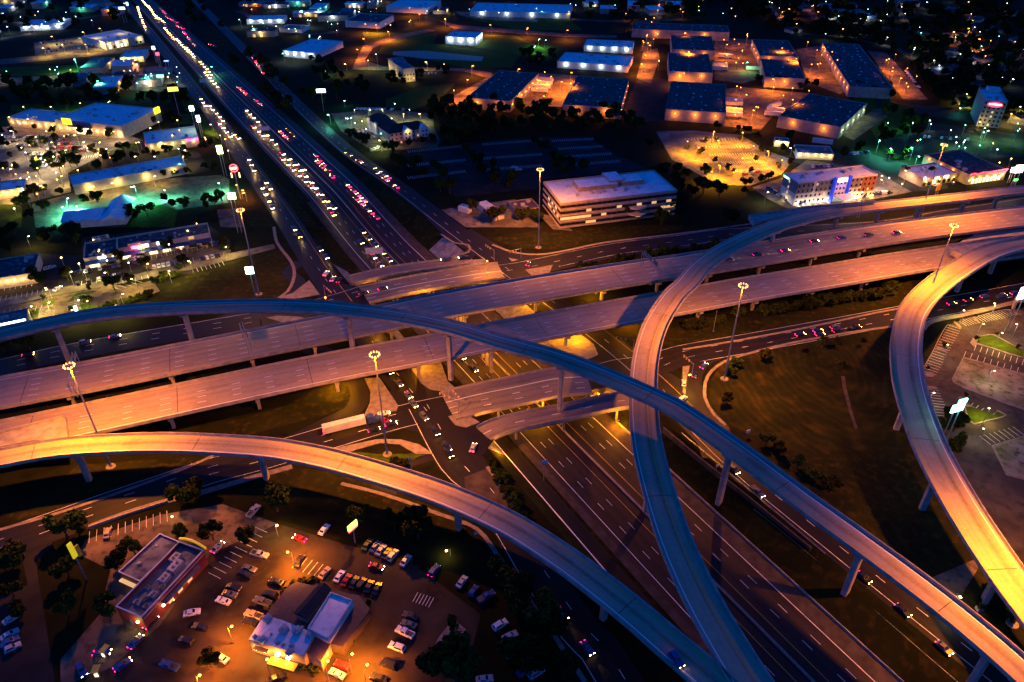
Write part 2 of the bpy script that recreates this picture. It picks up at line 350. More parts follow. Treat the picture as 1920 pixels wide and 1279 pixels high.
# ---------------------------------------------------------------- surface roads
def road(name, ps, w, m='asph', z=.06, w2=None, lanes=None, edges=None, yel=None, dash=None):
    c = smooth(ps, 5); L, R = offs(c, w, w2); z = level([(p.x, p.y) for p in L[::2]] + [(p.x, p.y) for p in R[::-2]], z + .02)
    for q in L + R: q.z += z
    o = struct(name, MB().strip(L, R), M_[m])
    return c
def rline(mb, c, off, wd=.16, z=.16, a=0, b=1, dash=0, gap=0):
    n = len(c); i0, i1 = int(a * (n - 1)), int(b * (n - 1)); seg = c[i0:i1 + 1]
    if len(seg) < 2: return
    if not dash:
        L, R = offs(seg, 2 * abs(0) + wd)
        l0, _ = offs(seg, 2 * (off + wd / 2)); l1, _ = offs(seg, 2 * (off - wd / 2))
        for q in l0 + l1: q.z += z
        mb.strip(l0, l1); return
    d = 0; acc = 0; fine = []
    for p, q in zip(seg, seg[1:]):
        k = max(1, int((q - p).length / 1.0))
        fine += [p.lerp(q, j / k) for j in range(k)]
    fine.append(seg[-1]); i = 0
    while i + dash < len(fine):
        rline(mb, fine[i:i + int(dash) + 1], off, wd, z); i += int(dash + gap)
white = MB(); yellow = MB()
# west service road (one way), east service road
c = road('west_service_road', [F(s, n, 0) for s, n in ((-1000, -42), (-700, -47), (-540, -50), (-380, -54), (-270, -58), (-160, -62), (-80, -66.5), (0, -68), (45, -68), (90, -69))], 9.5, w2=14)
rline(yellow, c, 4.2, a=.2, b=.88); rline(white, c, 0, dash=3, gap=9, a=.2, b=.97)
wl = at(8, 520, 0); c = road('west_service_road', [F(45, -68, 0), at(8, 640, 50), at(8, 800, 190), at(8, 950, 400), at(8, 1120, 680), at(8, 1330, 980), at(8, 1560, 1279), F(250, -88, 0), F(330, -95, 0)], 12.5, w2=12.5)
rline(white, c, -5.6, b=.9); rline(white, c, 1.8, dash=3, gap=9, b=.9)
c = road('east_service_road', [F(s, n, 0) for s, n in ((-1000, 45), (-700, 30), (-500, 20), (-380, 13), (-243, 9), (-160, 13.5), (-90, 15), (-20, 18), (40, 21), (80, 20), (130, 14.5), (175, 14.5), (230, 16), (330, 20))], 9.5, w2=13)
rline(white, c, -4.4, a=.3); rline(white, c, 0, dash=3, gap=9, a=.3, b=.97)
rline(yellow, c, 4.6, a=.78, b=.98)
# upper cross road (behind the high decks)
c = road('upper_cross_road', [at(4, -300, 860), at(4, 0, 790), at(4, 300, 720), at(4, 700, 645), at(4, 1200, 560), at(4, 1600, 490), at(5, -60, 425), at(5, 150, 360)], 14)
rline(white, c, 2.4, dash=3, gap=9); rline(white, c, -2.0, dash=3, gap=9); rline(white, c, 6.3)
c = road('upper_cross_road', [at(5, 800, 262), at(5, 1000, 236), at(5, 1250, 185), at(5, 1550, 125), at(5, 1920, 78), at(6, 300, 40), at(3, 1100, 1279), at(3, 1500, 1215), at(3, 1920, 1150), at(0, 2050, 360)], 17)
rline(white, c, 6.8); rline(white, c, -5.6, a=.1); rline(white, c, 0, dash=3, gap=9)
# lower cross road
c = road('lower_cross_road', [at(7, -300, 610), at(7, 0, 505), at(7, 300, 400), at(7, 600, 292), at(7, 900, 190), at(7, 1190, 92), at(7, 1500, 10), at(5, 60, 1145), at(5, 330, 1068), at(5, 640, 1000)], 15)
rline(white, c, 6.7); rline(white, c, 2.1, dash=3, gap=9, b=.93); rline(white, c, -1.8, dash=3, gap=9, b=.93); rline(white, c, -6.6, a=.45, b=.93)
c = road('lower_cross_road', [at(5, 1330, 872), at(5, 1560, 800), at(5, 1760, 775), at(6, 0, 720), at(6, 400, 648), at(6, 800, 575), at(6, 1200, 500), at(6, 1500, 440), at(6, 1920, 365), at(0, 2050, 522)], 14.5)
rline(white, c, 6.7); rline(white, c, -6.7, a=.2); rline(white, c, 2.2, dash=3, gap=9); rline(white, c, -2.2, dash=3, gap=9)
# slip lanes with curved corners
road('slip_road', [at(5, -560, 640), at(5, -300, 655), at(5, -60, 720), at(5, 60, 830), at(5, 110, 940), at(5, 60, 1040), at(5, -60, 1100), at(7, 1500, 0)], 8, z=.05)
road('slip_road', [F(-95, -72, 0), at(4, 1620, 250), at(4, 1690, 330), at(4, 1600, 400), at(4, 1400, 470), at(4, 1200, 540)], 7.5, z=.05)
road('slip_road', [F(-110, 12, 0), at(5, 640, 60), at(5, 745, 130), at(5, 640, 185), at(5, 480, 225)], 8, z=.05)
road('slip_road', [at(5, 700, 20), at(5, 850, 110), at(5, 1000, 175), at(5, 1200, 160), at(5, 1500, 100)], 7.5, z=.052)
road('slip_road', [at(6, 260, 690), at(6, 120, 740), at(6, 50, 830), at(6, 60, 930), at(6, 120, 1040), at(6, 200, 1130), at(9, 250, 40), at(9, 500, 230)], 8.5, z=.054)
road('slip_road', [at(5, 1600, 770), at(5, 1820, 850), at(6, 0, 930), at(6, 90, 1050), at(9, 180, 20)], 9, z=.057)
road('slip_road', [F(30, -75, 0), at(5, 560, 1150), at(5, 690, 1210), at(8, 180, 110), at(8, 330, 190)], 7, z=.053)
struct('crosswalk_and_lane_markings', white, M_['line']); struct('yellow_lane_markings', yellow, M_['yline'])
# junction pavements
def patch(name, t, s, m, z=.03, zz=0.0, top=None):
    p = pts(t, s, zz); return struct(name, MB().sheet(p, level(p, z) + zz), M_[m])
patch('junction_pavement', 5, '-90,300 160,345 230,395 130,440 -60,470 -130,390', 'asph', .08)
patch('junction_pavement', 5, '350,1000 480,900 600,925 720,1040 820,1110 860,1195 800,1279 640,1279 520,1180 330,1130', 'asph', .08)
patch('junction_pavement', 5, '560,175 700,190 760,225 900,200 1000,290 820,300 700,215', 'asph', .08)
patch('junction_pavement', 5, '1440,640 1650,700 1760,760 1640,870 1450,910 1330,900 1380,760', 'asph', .08)
patch('pale_turnaround_pavement', 8, '690,130 820,80 870,160 1000,330 1040,400 900,420 800,300 700,200', 'shoulder', .10)
# raised concrete islands and corner pavements
def kerb(name, t, s, h=.22, m='walk'): return struct(name, MB().prism(pts(t, s), 0, h), M_[m])
kerb('concrete_island_kerb', 5, '130,850 215,848 320,1005 310,1035 125,1068 160,990 165,930')
kerb('concrete_island_kerb', 5, '385,785 560,760 600,870 640,905 570,925 500,915 450,880')
kerb('concrete_island_kerb', 5, '600,1065 700,1050 780,1100 700,1130 640,1115')
kerb('concrete_island_kerb', 5, '1035,242 1190,213 1165,270 1090,290')
kerb('concrete_island_kerb', 4, '1740,300 1800,380 1660,405 1560,400 1650,370')
kerb('concrete_island_kerb', 4, '1500,510 1560,500 1680,505 1740,520 1700,540 1600,540')
kerb('concrete_island_kerb', 5, '700,190 800,180 820,205 760,225 640,222', m='paving')
kerb('concrete_island_kerb', 5, '940,175 1000,185 960,195')
kerb('concrete_island_kerb', 5, '1130,640 1340,600 1420,660 1445,720 1380,750 1250,700')
kerb('concrete_island_kerb', 6, '0,785 40,780 25,850 15,945 0,930')
kerb('grass_corner_kerb', 5, '-200,1279 200,1195 330,1195 440,1225 520,1279 420,1279 330,1225 220,1215 0,1279', m='walk')
def kstrip(name, ps, w=1.6, m='walk', h=.2):
    c = smooth(ps, 4); L, R = offs(c, w)
    return struct(name, MB().prism([(p.x, p.y) for p in L] + [(p.x, p.y) for p in R[::-1]], 0, h), M_[m])
kstrip('pavement_kerb', pts(5, '850,100 960,140 1100,155 1250,135 1500,85 1920,35') + [at(6, 400, -20)], 1.5)
kstrip('pavement_kerb', pts(6, '1190,558 900,600 600,655 360,715 230,760 140,840 125,960 180,1060 240,1115') , 1.3)
kstrip('pavement_kerb', pts(6, '0,690 300,640 700,565 1100,480 1220,460'), 1.2)
kstrip('pavement_kerb', pts(4, '1540,0 1560,90 1640,200 1655,280 1620,360 1570,400'), 1.6)
kstrip('pavement_kerb', pts(7, '500,410 700,335 940,262 1130,215 1440,125 1640,70'), 2.4)
kstrip('pavement_kerb', pts(7, '-100,460 0,425 280,345 600,240 1000,95 1200,8'), 1.2)
kstrip('pavement_kerb', pts(8, '820,70 900,190 1020,350 1060,420'), 1.2)
kstrip('pavement_kerb', pts(8, '0,165 250,230 560,340 760,420 880,570 1100,880 1369,1279'), 1.4)
kstrip('pavement_kerb', pts(5, '560,40 640,90 715,100 715,140 620,170'), 1.2)
kstrip('pavement_kerb', pts(6, '1350,575 1400,530 1600,490 1800,440 1920,410'), 2.6)

# ---------------------------------------------------------------- elevated decks
def bridge(name, label, ps, w, piers=(), w2=None, girder=2.0, lines=(), cat='bridge', deckm='rampdeck', mast=None, cap=True, gw=.55, par=.95, a0=None, pw=(2.0, 1.4), extra=None):
    c = smooth(ps, 3); L, R = offs(c, w, w2)
    root = empty(name, (0, 0, 0), 0, label, cat)
    dkm = MB().strip(L, R); extra(dkm, c) if extra else None
    # slab and fascia
    sl = MB()
    def sweep(mb, cc, sec, m=0):
        n = len(sec); o = len(mb.v)
        for i, p in enumerate(cc):
            a = cc[max(0, i - 1)]; b = cc[min(len(cc) - 1, i + 1)]; d = (b - a); d.z = 0; d.normalize(); nn = Vector((-d.y, d.x, 0))
            ww = (w if w2 is None else w + (w2 - w) * i / (len(cc) - 1)) / 2
            for k, off, z in sec: mb.v.append(tuple(p + nn * (k * ww + off) + Vector((0, 0, z))))
        for i in range(len(cc) - 1):
            for j in range(n):
                mb.f.append((o + i * n + j, o + (i + 1) * n + j, o + (i + 1) * n + (j + 1) % n, o + i * n + (j + 1) % n)); mb.m.append(m)
        mb.f.append(tuple(o + j for j in range(n))); mb.m.append(m)
        mb.f.append(tuple(o + (len(cc) - 1) * n + j for j in range(n))[::-1]); mb.m.append(m)
    sweep(sl, c, [(1, -.01, -.01), (-1, .01, -.01), (-1, .01, -.35), (-gw - .12, 0, -.5), (-gw, 0, -girder), (gw, 0, -girder), (gw + .12, 0, -.5), (1, -.01, -.35)])
    sl.build('girder', M_['dkconc'], root)
    for k in (1, -1):
        b = MB(); sweep(b, c, [(k, k * .012, -.4), (k, k * .012, par), (k, -k * .22, par), (k, -k * .42, .02), (k, -k * .42, -.02)] if k > 0 else [(k, k * .012, -.4), (k, -k * .42, -.02), (k, -k * .42, .02), (k, -k * .22, par), (k, k * .012, par)])
        b.build('parapet', M_['conc'], root)
    def rl2(off, kind):
        k0 = len(dkm.f); rline(dkm, c, off, .34 if kind != 'd' else .24, .012, dash=3 if kind == 'd' else 0, gap=9)
        for q in range(k0, len(dkm.f)): dkm.m[q] = 2 if kind == 'y' else 1
    for off, kind in lines: rl2(off, kind)
    if len(c) > 20:
        for i in range(8, len(c) - 8, 16):
            d = (c[i + 1] - c[i]); d.z = 0; d.normalize(); nn = Vector((-d.y, d.x, 0)); ww = w / 2 - .5
            dkm.add([c[i] + nn * ww + Vector((0, 0, .008)), c[i] - nn * ww + Vector((0, 0, .008)), c[i] - nn * ww + d * .22 + Vector((0, 0, .008)), c[i] + nn * ww + d * .22 + Vector((0, 0, .008))], [(0, 1, 2, 3)], 3)
    dkm.build('deck', [M_[deckm], M_['line'], M_['yline'], M_['dark']], root)
    # piers: nearest path point to a pixel-derived ground spot
    for pr in piers:
        x, y, zb = pr[0], pr[1], pr[2]; off = pr[3] if len(pr) > 3 else 0
        i = min(range(len(c)), key=lambda k: (c[k].x - x) ** 2 + (c[k].y - y) ** 2); p = c[i]
        a = c[max(0, i - 1)]; b = c[min(len(c) - 1, i + 1)]; d = (b - a); d.z = 0; d.normalize(); n = Vector((-d.y, d.x, 0))
        wloc = (w if w2 is None else w + (w2 - w) * i / (len(c) - 1))
        Mx = Matrix(((d.x, n.x, 0, p.x + n.x * off), (d.y, n.y, 0, p.y + n.y * off), (0, 0, 1, 0), (0, 0, 0, 1)))
        mb = MB(); zt = p.z - girder; hw, hd = pw[1] / 2 + .2, pw[0] / 2
        ch = .25
        sec = [(-hw + ch, -hd), (hw - ch, -hd), (hw, -hd + ch), (hw, hd - ch), (hw - ch, hd), (-hw + ch, hd), (-hw, hd - ch), (-hw, -hd + ch)]
        q0 = [Mx @ Vector((u, v, zb - .3)) for u, v in sec]; q1 = [Mx @ Vector((u, v, zt - 1.1)) for u, v in sec]
        mb.add(q0 + q1, [(k, (k + 1) % 8, 8 + (k + 1) % 8, 8 + k) for k in range(8)])
        if cap:
            cw = wloc * gw * .5 + .6
            vs = [Mx @ Vector(v) for v in ((-hw - .1, -hd - .1, zt - 1.8), (hw + .1, -hd - .1, zt - 1.8), (hw + .1, hd + .1, zt - 1.8), (-hw - .1, hd + .1, zt - 1.8),
                                           (-hw - .1, -cw, zt - .6), (hw + .1, -cw, zt - .6), (hw + .1, cw, zt - .6), (-hw - .1, cw, zt - .6),
                                           (-hw - .1, -cw, zt), (hw + .1, -cw, zt), (hw + .1, cw, zt), (-hw - .1, cw, zt))]
            mb.add(vs, [(3, 2, 1, 0), (0, 1, 5, 4), (2, 3, 7, 6), (4, 5, 9, 8), (6, 7, 11, 10), (8, 9, 10, 11), (1, 2, 6, 5), (5, 6, 10, 9), (3, 0, 4, 7), (7, 4, 8, 11)])
        mb.build('pier', M_['conc'], root)
    return c
def GP(t, x, y, z=0.0): v = at(t, x, y, z); return (v.x, v.y, z)
def dk(*a): return [at(t, x, y, z) for t, x, y, z in a]
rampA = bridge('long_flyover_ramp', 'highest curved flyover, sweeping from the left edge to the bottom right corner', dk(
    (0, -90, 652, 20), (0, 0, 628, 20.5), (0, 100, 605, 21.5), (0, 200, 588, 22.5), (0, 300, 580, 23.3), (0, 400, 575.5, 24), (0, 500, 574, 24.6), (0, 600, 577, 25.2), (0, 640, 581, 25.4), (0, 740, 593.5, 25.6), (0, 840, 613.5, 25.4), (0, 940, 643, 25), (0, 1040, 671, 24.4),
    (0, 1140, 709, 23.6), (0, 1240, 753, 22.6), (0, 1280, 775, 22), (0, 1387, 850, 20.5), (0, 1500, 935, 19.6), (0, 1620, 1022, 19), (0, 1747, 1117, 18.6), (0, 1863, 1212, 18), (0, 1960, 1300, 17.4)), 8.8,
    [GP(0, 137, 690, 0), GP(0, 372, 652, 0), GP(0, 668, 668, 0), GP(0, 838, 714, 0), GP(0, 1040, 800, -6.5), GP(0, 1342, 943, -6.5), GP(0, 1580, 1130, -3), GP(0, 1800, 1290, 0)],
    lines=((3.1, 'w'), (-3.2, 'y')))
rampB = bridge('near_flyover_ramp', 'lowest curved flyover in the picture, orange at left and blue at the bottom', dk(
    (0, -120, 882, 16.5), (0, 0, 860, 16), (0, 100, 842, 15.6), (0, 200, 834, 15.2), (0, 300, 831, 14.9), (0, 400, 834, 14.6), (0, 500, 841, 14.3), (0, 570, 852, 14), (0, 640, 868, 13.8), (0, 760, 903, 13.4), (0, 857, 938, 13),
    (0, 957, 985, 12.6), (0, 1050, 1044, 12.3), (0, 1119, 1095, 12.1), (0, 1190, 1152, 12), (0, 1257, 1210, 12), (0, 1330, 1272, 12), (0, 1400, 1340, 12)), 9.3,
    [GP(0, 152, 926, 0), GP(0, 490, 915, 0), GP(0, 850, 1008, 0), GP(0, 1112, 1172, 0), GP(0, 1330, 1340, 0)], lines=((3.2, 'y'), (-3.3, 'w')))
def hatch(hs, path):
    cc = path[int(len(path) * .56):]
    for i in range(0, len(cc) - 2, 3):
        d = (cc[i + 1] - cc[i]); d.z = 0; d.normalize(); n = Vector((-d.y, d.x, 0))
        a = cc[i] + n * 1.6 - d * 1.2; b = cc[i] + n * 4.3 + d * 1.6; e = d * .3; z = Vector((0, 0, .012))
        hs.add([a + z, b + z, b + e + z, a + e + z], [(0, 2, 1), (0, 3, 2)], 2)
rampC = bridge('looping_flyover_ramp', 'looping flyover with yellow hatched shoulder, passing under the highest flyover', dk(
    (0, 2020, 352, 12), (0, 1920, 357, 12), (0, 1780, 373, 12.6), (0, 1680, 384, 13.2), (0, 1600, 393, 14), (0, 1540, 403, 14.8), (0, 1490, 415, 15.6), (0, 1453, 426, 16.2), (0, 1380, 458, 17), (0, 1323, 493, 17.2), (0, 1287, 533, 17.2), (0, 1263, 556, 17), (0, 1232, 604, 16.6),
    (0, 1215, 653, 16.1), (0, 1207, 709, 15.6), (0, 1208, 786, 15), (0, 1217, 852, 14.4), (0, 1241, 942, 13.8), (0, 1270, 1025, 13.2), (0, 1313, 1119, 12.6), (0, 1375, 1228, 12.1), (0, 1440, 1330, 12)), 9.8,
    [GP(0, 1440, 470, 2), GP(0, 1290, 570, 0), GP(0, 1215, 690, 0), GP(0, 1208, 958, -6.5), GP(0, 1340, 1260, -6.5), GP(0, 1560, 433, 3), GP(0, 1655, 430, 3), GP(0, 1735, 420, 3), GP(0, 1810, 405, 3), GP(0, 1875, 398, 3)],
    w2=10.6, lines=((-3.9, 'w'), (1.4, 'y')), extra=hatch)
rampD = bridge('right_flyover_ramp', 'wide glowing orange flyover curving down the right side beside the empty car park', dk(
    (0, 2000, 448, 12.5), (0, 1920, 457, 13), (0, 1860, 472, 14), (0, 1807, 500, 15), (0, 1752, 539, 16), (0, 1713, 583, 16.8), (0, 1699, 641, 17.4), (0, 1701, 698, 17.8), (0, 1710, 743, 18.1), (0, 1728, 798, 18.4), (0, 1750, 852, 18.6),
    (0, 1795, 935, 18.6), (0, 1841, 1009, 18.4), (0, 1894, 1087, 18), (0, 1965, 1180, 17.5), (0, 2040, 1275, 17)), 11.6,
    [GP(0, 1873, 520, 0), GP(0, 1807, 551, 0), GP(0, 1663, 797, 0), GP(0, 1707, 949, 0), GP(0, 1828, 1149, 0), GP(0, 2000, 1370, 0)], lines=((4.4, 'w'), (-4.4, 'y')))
L3lines_u = ((9.4, 'w'), (-9.2, 'y'), (5.2, 'd'), (1.6, 'd'), (-2.0, 'd'), (-5.6, 'd'))
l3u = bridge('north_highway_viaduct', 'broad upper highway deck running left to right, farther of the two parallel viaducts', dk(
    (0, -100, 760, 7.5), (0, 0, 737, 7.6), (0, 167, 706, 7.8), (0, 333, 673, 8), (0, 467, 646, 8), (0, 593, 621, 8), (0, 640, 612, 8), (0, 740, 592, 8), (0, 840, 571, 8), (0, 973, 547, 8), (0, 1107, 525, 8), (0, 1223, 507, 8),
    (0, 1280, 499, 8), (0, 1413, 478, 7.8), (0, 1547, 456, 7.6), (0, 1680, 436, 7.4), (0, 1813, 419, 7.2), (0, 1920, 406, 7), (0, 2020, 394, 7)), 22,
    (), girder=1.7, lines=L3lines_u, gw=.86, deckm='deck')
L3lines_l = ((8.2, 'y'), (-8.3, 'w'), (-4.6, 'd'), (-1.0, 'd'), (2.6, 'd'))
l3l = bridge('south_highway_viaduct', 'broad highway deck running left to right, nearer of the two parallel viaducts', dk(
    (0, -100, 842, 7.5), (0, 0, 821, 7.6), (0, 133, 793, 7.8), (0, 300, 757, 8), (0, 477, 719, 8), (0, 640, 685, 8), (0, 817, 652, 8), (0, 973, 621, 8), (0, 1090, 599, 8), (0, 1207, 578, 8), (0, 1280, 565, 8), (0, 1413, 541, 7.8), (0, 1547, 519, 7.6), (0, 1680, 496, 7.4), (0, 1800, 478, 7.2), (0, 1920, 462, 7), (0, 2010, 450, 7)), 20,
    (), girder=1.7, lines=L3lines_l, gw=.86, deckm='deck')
# viaduct piers: bent caps with two columns each
def bents(c, root, w, s_list, zb=0):
    root = bpy.data.objects[root]
    for x, y in s_list:
        i = min(range(1, len(c) - 1), key=lambda k: (c[k].x - x) ** 2 + (c[k].y - y) ** 2); p = c[i]
        d = (c[i + 1] - c[i - 1]); d.z = 0; d.normalize(); n = Vector((-d.y, d.x, 0))
        Mx = Matrix(((d.x, n.x, 0, p.x), (d.y, n.y, 0, p.y), (0, 0, 1, 0), (0, 0, 0, 1)))
        sn = (Vector((p.x, p.y - 300, 0)).dot(FU), Vector((p.x, p.y - 300, 0)).dot(FN))
        z0 = depth(sn[0]) - .2 if -57 < sn[1] < 5 else zb - .2
        cap = MB(); zt = p.z - 1.7
        cap.box(-.8, .8, -w / 2 + 1.2, w / 2 - 1.2, zt - 1.1, zt, M=Mx); cap.build('pier_cap', M_['conc'], root)
        for k in (-1, 0, 1):
            cl = MB(); cl.box(-.6, .6, k * w * .3 - .6, k * w * .3 + .6, z0, zt - 1.1, M=Mx); cl.build('pier', M_['conc'], root)
bents(l3u, 'north_highway_viaduct', 22, [at(4, x, y, 0)[:2] for x, y in ((430, 960), (975, 890), (1430, 790), (1780, 700))] + [at(5, x, y, 0)[:2] for x, y in ((300, 640), (690, 560), (1090, 490), (1460, 420), (1770, 370))] + [at(6, x, y, 0)[:2] for x, y in ((150, 320), (430, 260), (710, 215), (1000, 170))])
bents(l3l, 'south_highway_viaduct', 20, [at(4, x, y, 0)[:2] for x, y in ((520, 1200), (980, 1140), (1470, 1010), (1900, 920))] + [at(5, x, y, 0)[:2] for x, y in ((460, 850), (870, 760), (1290, 680), (1690, 590))] + [at(6, x, y, 0)[:2] for x, y in ((60, 520), (370, 450), (680, 400), (980, 345))])
# short bridges over the sunken freeway, deck at street level
def lowbridge(label, cen, w, lines, name='street_bridge'):
    c = bridge(name, label, [Vector((p.x, p.y, .17)) for p in cen], w, girder=1.4, lines=lines, gw=.9, par=1.0, deckm='deckdk')
    root = [o for o in bpy.data.objects if o.get('label') == label][0]
    for n in (-42.9, -24.55, -2.6):
        ps = min(c, key=lambda q: abs((q - Vector((0, 300, 0))).dot(FN) - n)); s = (ps - Vector((0, 300, 0))).dot(FU)
        k = int(w // 5) + 1; u = 1 / math.sin(0.5)
        for j in range(k):
            ss = s + (j - (k - 1) / 2) * 5
            p = F(ss, n); mb = MB(); mb.cyl((p.x, p.y), .5, .5, p.z - .2, -1.25, 10); mb.build('pier', M_['conc'], root)
        a, b2 = F(s - w * .55, n), F(s + w * .55, n); mb = MB()
    return c
lowbridge('narrow turnaround bridge farthest up the sunken freeway with red light on it', pts(5, '60,300 300,246 560,212 720,188'), 8.5, ())
lowbridge('street bridge over the freeway just beyond the far viaduct, between the two upper intersections', pts(5, '130,385 330,340 560,298 790,262 900,248'), 16.5, ((0, 'w'), (3.6, 'd'), (-3.6, 'd')))
lowbridge('street bridge over the freeway just in front of the near viaduct', pts(5, '600,1010 780,965 1000,920 1200,878 1390,862'), 18.5, ((2.6, 'w'), (-1.2, 'd'), (-4.8, 'd')))
lowbridge('curved turnaround bridge nearest the camera over the sunken freeway', pts(5, '800,1165 900,1120 1100,1075 1300,1035 1500,990 1640,970'), 9.2, ((0, 'd'),))
# gore stubs beside the ramps
def stub(label, t, s, z, girder=1.8):
    root = empty('deck_stub', (0, 0, 0), 0, label, 'bridge stub'); p = pts(t, s, z)
    MB().prism([(v.x, v.y) for v in p], z - girder, z).build('deck', M_['deck'] if 0 else M_['conc'], root)
    n = len(p)
    for i in range(n):
        a, b = p[i], p[(i + 1) % n]; d = (b - a).normalized(); nn = Vector((-d.y, d.x, 0)); 
        if (sum((q for q in p), Vector()) / n - a).dot(nn) < 0: nn = -nn
        q = [a + nn * .05, b + nn * .05, b + nn * .4, a + nn * .4]
        MB().prism([(v.x, v.y) for v in q], z + .003, z + .9).build('parapet', M_['conc'], root)
stub('short dead-end deck stub wedged between the near flyover and the viaduct at the left edge', 4, '-200,1210 370,1065 385,1195 180,1212 -200,1290', 12.2)
stub('dark dead-end deck stub beside the looping flyover below the hotel', 3, '370,1215 700,1168 1080,1135 860,1165 640,1212 400,1262', 15.2)
stub('orange dead-end deck stub where the right flyover leaves the viaduct', 6, '1485,105 1740,66 1920,50 1800,80 1600,148 1570,160 1510,140', 12.5)
for t, x, y in ((4, 400, 1190),):
    p = at(t, x, y, 0); 
# embankment carrying the viaducts at the right edge
e = MB(); q = pts(6, '1240,262 1330,250 1920,150 2300,80 2300,-80 1650,40 1560,120 1500,165', 0)
e.prism([(v.x, v.y) for v in q], 0, 5.4); tag(e.build('embankment_wall', M_['conc']), 'concrete abutment wall where the near viaduct meets the ground behind the right flyover', 'wall')
q = pts(6, '1050,135 1120,165 1500,105 1560,60 1640,35 1600,20 1300,75', 7.2)
struct('median_embankment_ground', MB().prism([(v.x, v.y) for v in q], 0, 6.2), M_['field'])
TILE.update({10: (420, 1060, 5.84), 11: (670, 200, 12), 12: (1440, 300, 8), 13: (1660, 260, 7.385), 14: (1780, 140, 12.79), 15: (130, 400, 6.393), 16: (1700, 530, 3.877), 17: (60, 30, 7.11), 18: (90, 180, 7.99), 19: (0, 520, 9.6), 20: (180, 980, 6.396), 21: (100, 1150, 8)})
M_['right'] = mat('smooth_lot_asphalt', (.075, .062, .052), (.04, .034, .03), .1, .8, c3=(.03, .026, .024), scale3=.3)
# ---------------------------------------------------------------- fields, lawns, car parks
def area(name, t, s, m, z): return patch(name, t, s, m, z)
area('dry_grass_field', 4, '1080,250 1400,165 1560,110 1640,200 1650,280 1600,360 1540,405 600,520 400,560 640,470 860,395', 'field', .02)
area('dry_grass_field', 4, '-300,900 0,800 700,690 1500,540 1900,500 1900,640 900,900 0,1150 -300,1250', 'field', .015)
area('dry_grass_field', 5, '-650,1100 -300,1000 -100,880 20,860 90,930 60,1000 -100,1060 -300,1110 -600,1190', 'field', .02)
area('dry_grass_field', 6, '240,720 600,670 1190,560 1290,700 1400,1279 1500,1400 900,1400 600,1279 250,1100 150,980 160,860', 'mown', .02)
area('dry_grass_field', 9, '300,0 1500,0 1900,700 1917,1279 1700,1150 1300,760 1000,500 700,300', 'field', .022)
area('dry_grass_field', 6, '-300,600 0,560 1290,300 1300,420 700,545 0,680 -200,660', 'field', .02)
area('dry_grass_field', 6, '1050,130 1500,60 1920,-60 1920,40 1500,110 1100,170 200,330 -200,400 -200,300', 'field', .018)
area('dry_grass_field', 5, '830,60 1100,20 1920,-20 1920,10 1500,80 1200,125 1000,120', 'field', .02)
area('dry_grass_field', 7, '430,60 1000,20 1180,10 980,85 600,225 400,290 100,370 0,330 300,200', 'field', .02)
area('dry_grass_field', 7, '1500,60 1917,100 1917,300 1500,250 1400,200', 'field', .02)
area('dry_grass_field', 8, '0,80 600,330 700,420 400,420 0,300', 'field', .02)
area('dry_grass_field', 8, '-300,-50 -100,-30 200,0 480,0 330,60 0,60', 'lawn', .24)
area('green_lawn', 2, '700,60 900,70 1280,110 1360,170 1000,170 700,100', 'lawn', .03)
area('green_lawn', 2, '250,560 450,490 640,470 560,560 400,620 250,600', 'lawn', .03)
area('green_lawn', 2, '250,230 560,250 1000,310 960,380 700,380 450,330 200,300', 'lawn', .028)
area('green_lawn', 3, '850,370 1000,340 1350,800 1200,900 1100,800', 'lawn', .02)
area('green_lawn', 1, '0,380 480,365 480,400 300,420 0,430', 'lawn', .03)
area('green_lawn', 1, '1360,1190 1500,1180 1540,1279 1400,1279', 'field', .03)
area('green_lawn', 1, '600,855 780,800 790,830 640,860', 'lawn', .06)
area('green_lawn', 1, '1130,640 1230,660 1230,780 1120,740', 'lawn', .05)
area('green_lawn', 1, '1000,300 1100,420 1300,700 1500,950 1800,1279 1700,1279 1480,1000 1250,700 1050,440', 'field', .02)
area('green_lawn', 1, '1000,60 1200,150 1500,500 1880,960 1780,860 1300,380', 'field', .02)
# car parks
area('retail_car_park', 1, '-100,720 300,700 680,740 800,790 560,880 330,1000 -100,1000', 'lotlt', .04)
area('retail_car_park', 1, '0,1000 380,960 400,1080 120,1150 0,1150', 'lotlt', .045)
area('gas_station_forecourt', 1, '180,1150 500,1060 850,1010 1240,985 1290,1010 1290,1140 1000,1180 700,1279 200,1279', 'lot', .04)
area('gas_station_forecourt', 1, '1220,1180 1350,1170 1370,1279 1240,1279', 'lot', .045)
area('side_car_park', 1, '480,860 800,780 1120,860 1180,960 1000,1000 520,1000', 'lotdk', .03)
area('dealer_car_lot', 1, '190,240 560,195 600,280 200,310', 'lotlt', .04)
area('side_road', 1, '0,335 480,285 900,255 910,275 480,320 0,365', 'lot', .035)
area('far_left_car_park', 1, '400,420 900,370 1020,440 1080,480 980,520 600,500 0,470 0,440', 'lot', .03)
area('strip_mall_car_park', 4, '-60,310 230,150 460,160 460,60 640,40 1160,-20 1300,80 1250,190 1080,260 640,300 200,370 0,420 -100,440', 'lotdk', .04)
area('strip_mall_car_park', 4, '700,120 1160,50 1300,130 1280,170 1060,230 860,240 740,200', 'lot', .05)
area('access_road', 4, '-100,420 0,405 300,345 620,295 1050,200 1280,150 1540,95 1550,120 1300,185 1070,240 640,325 300,385 0,455 -100,480', 'lotlt', .07)
area('near_car_park', 4, '-100,480 300,390 640,325 700,330 860,300 900,360 700,440 400,560 -100,600', 'lot', .055)
area('dark_car_park', 2, '340,860 720,800 1150,770 1400,780 1560,880 1730,950 1130,1010 1110,1060 640,1110 560,1040', 'lotdk', .04)
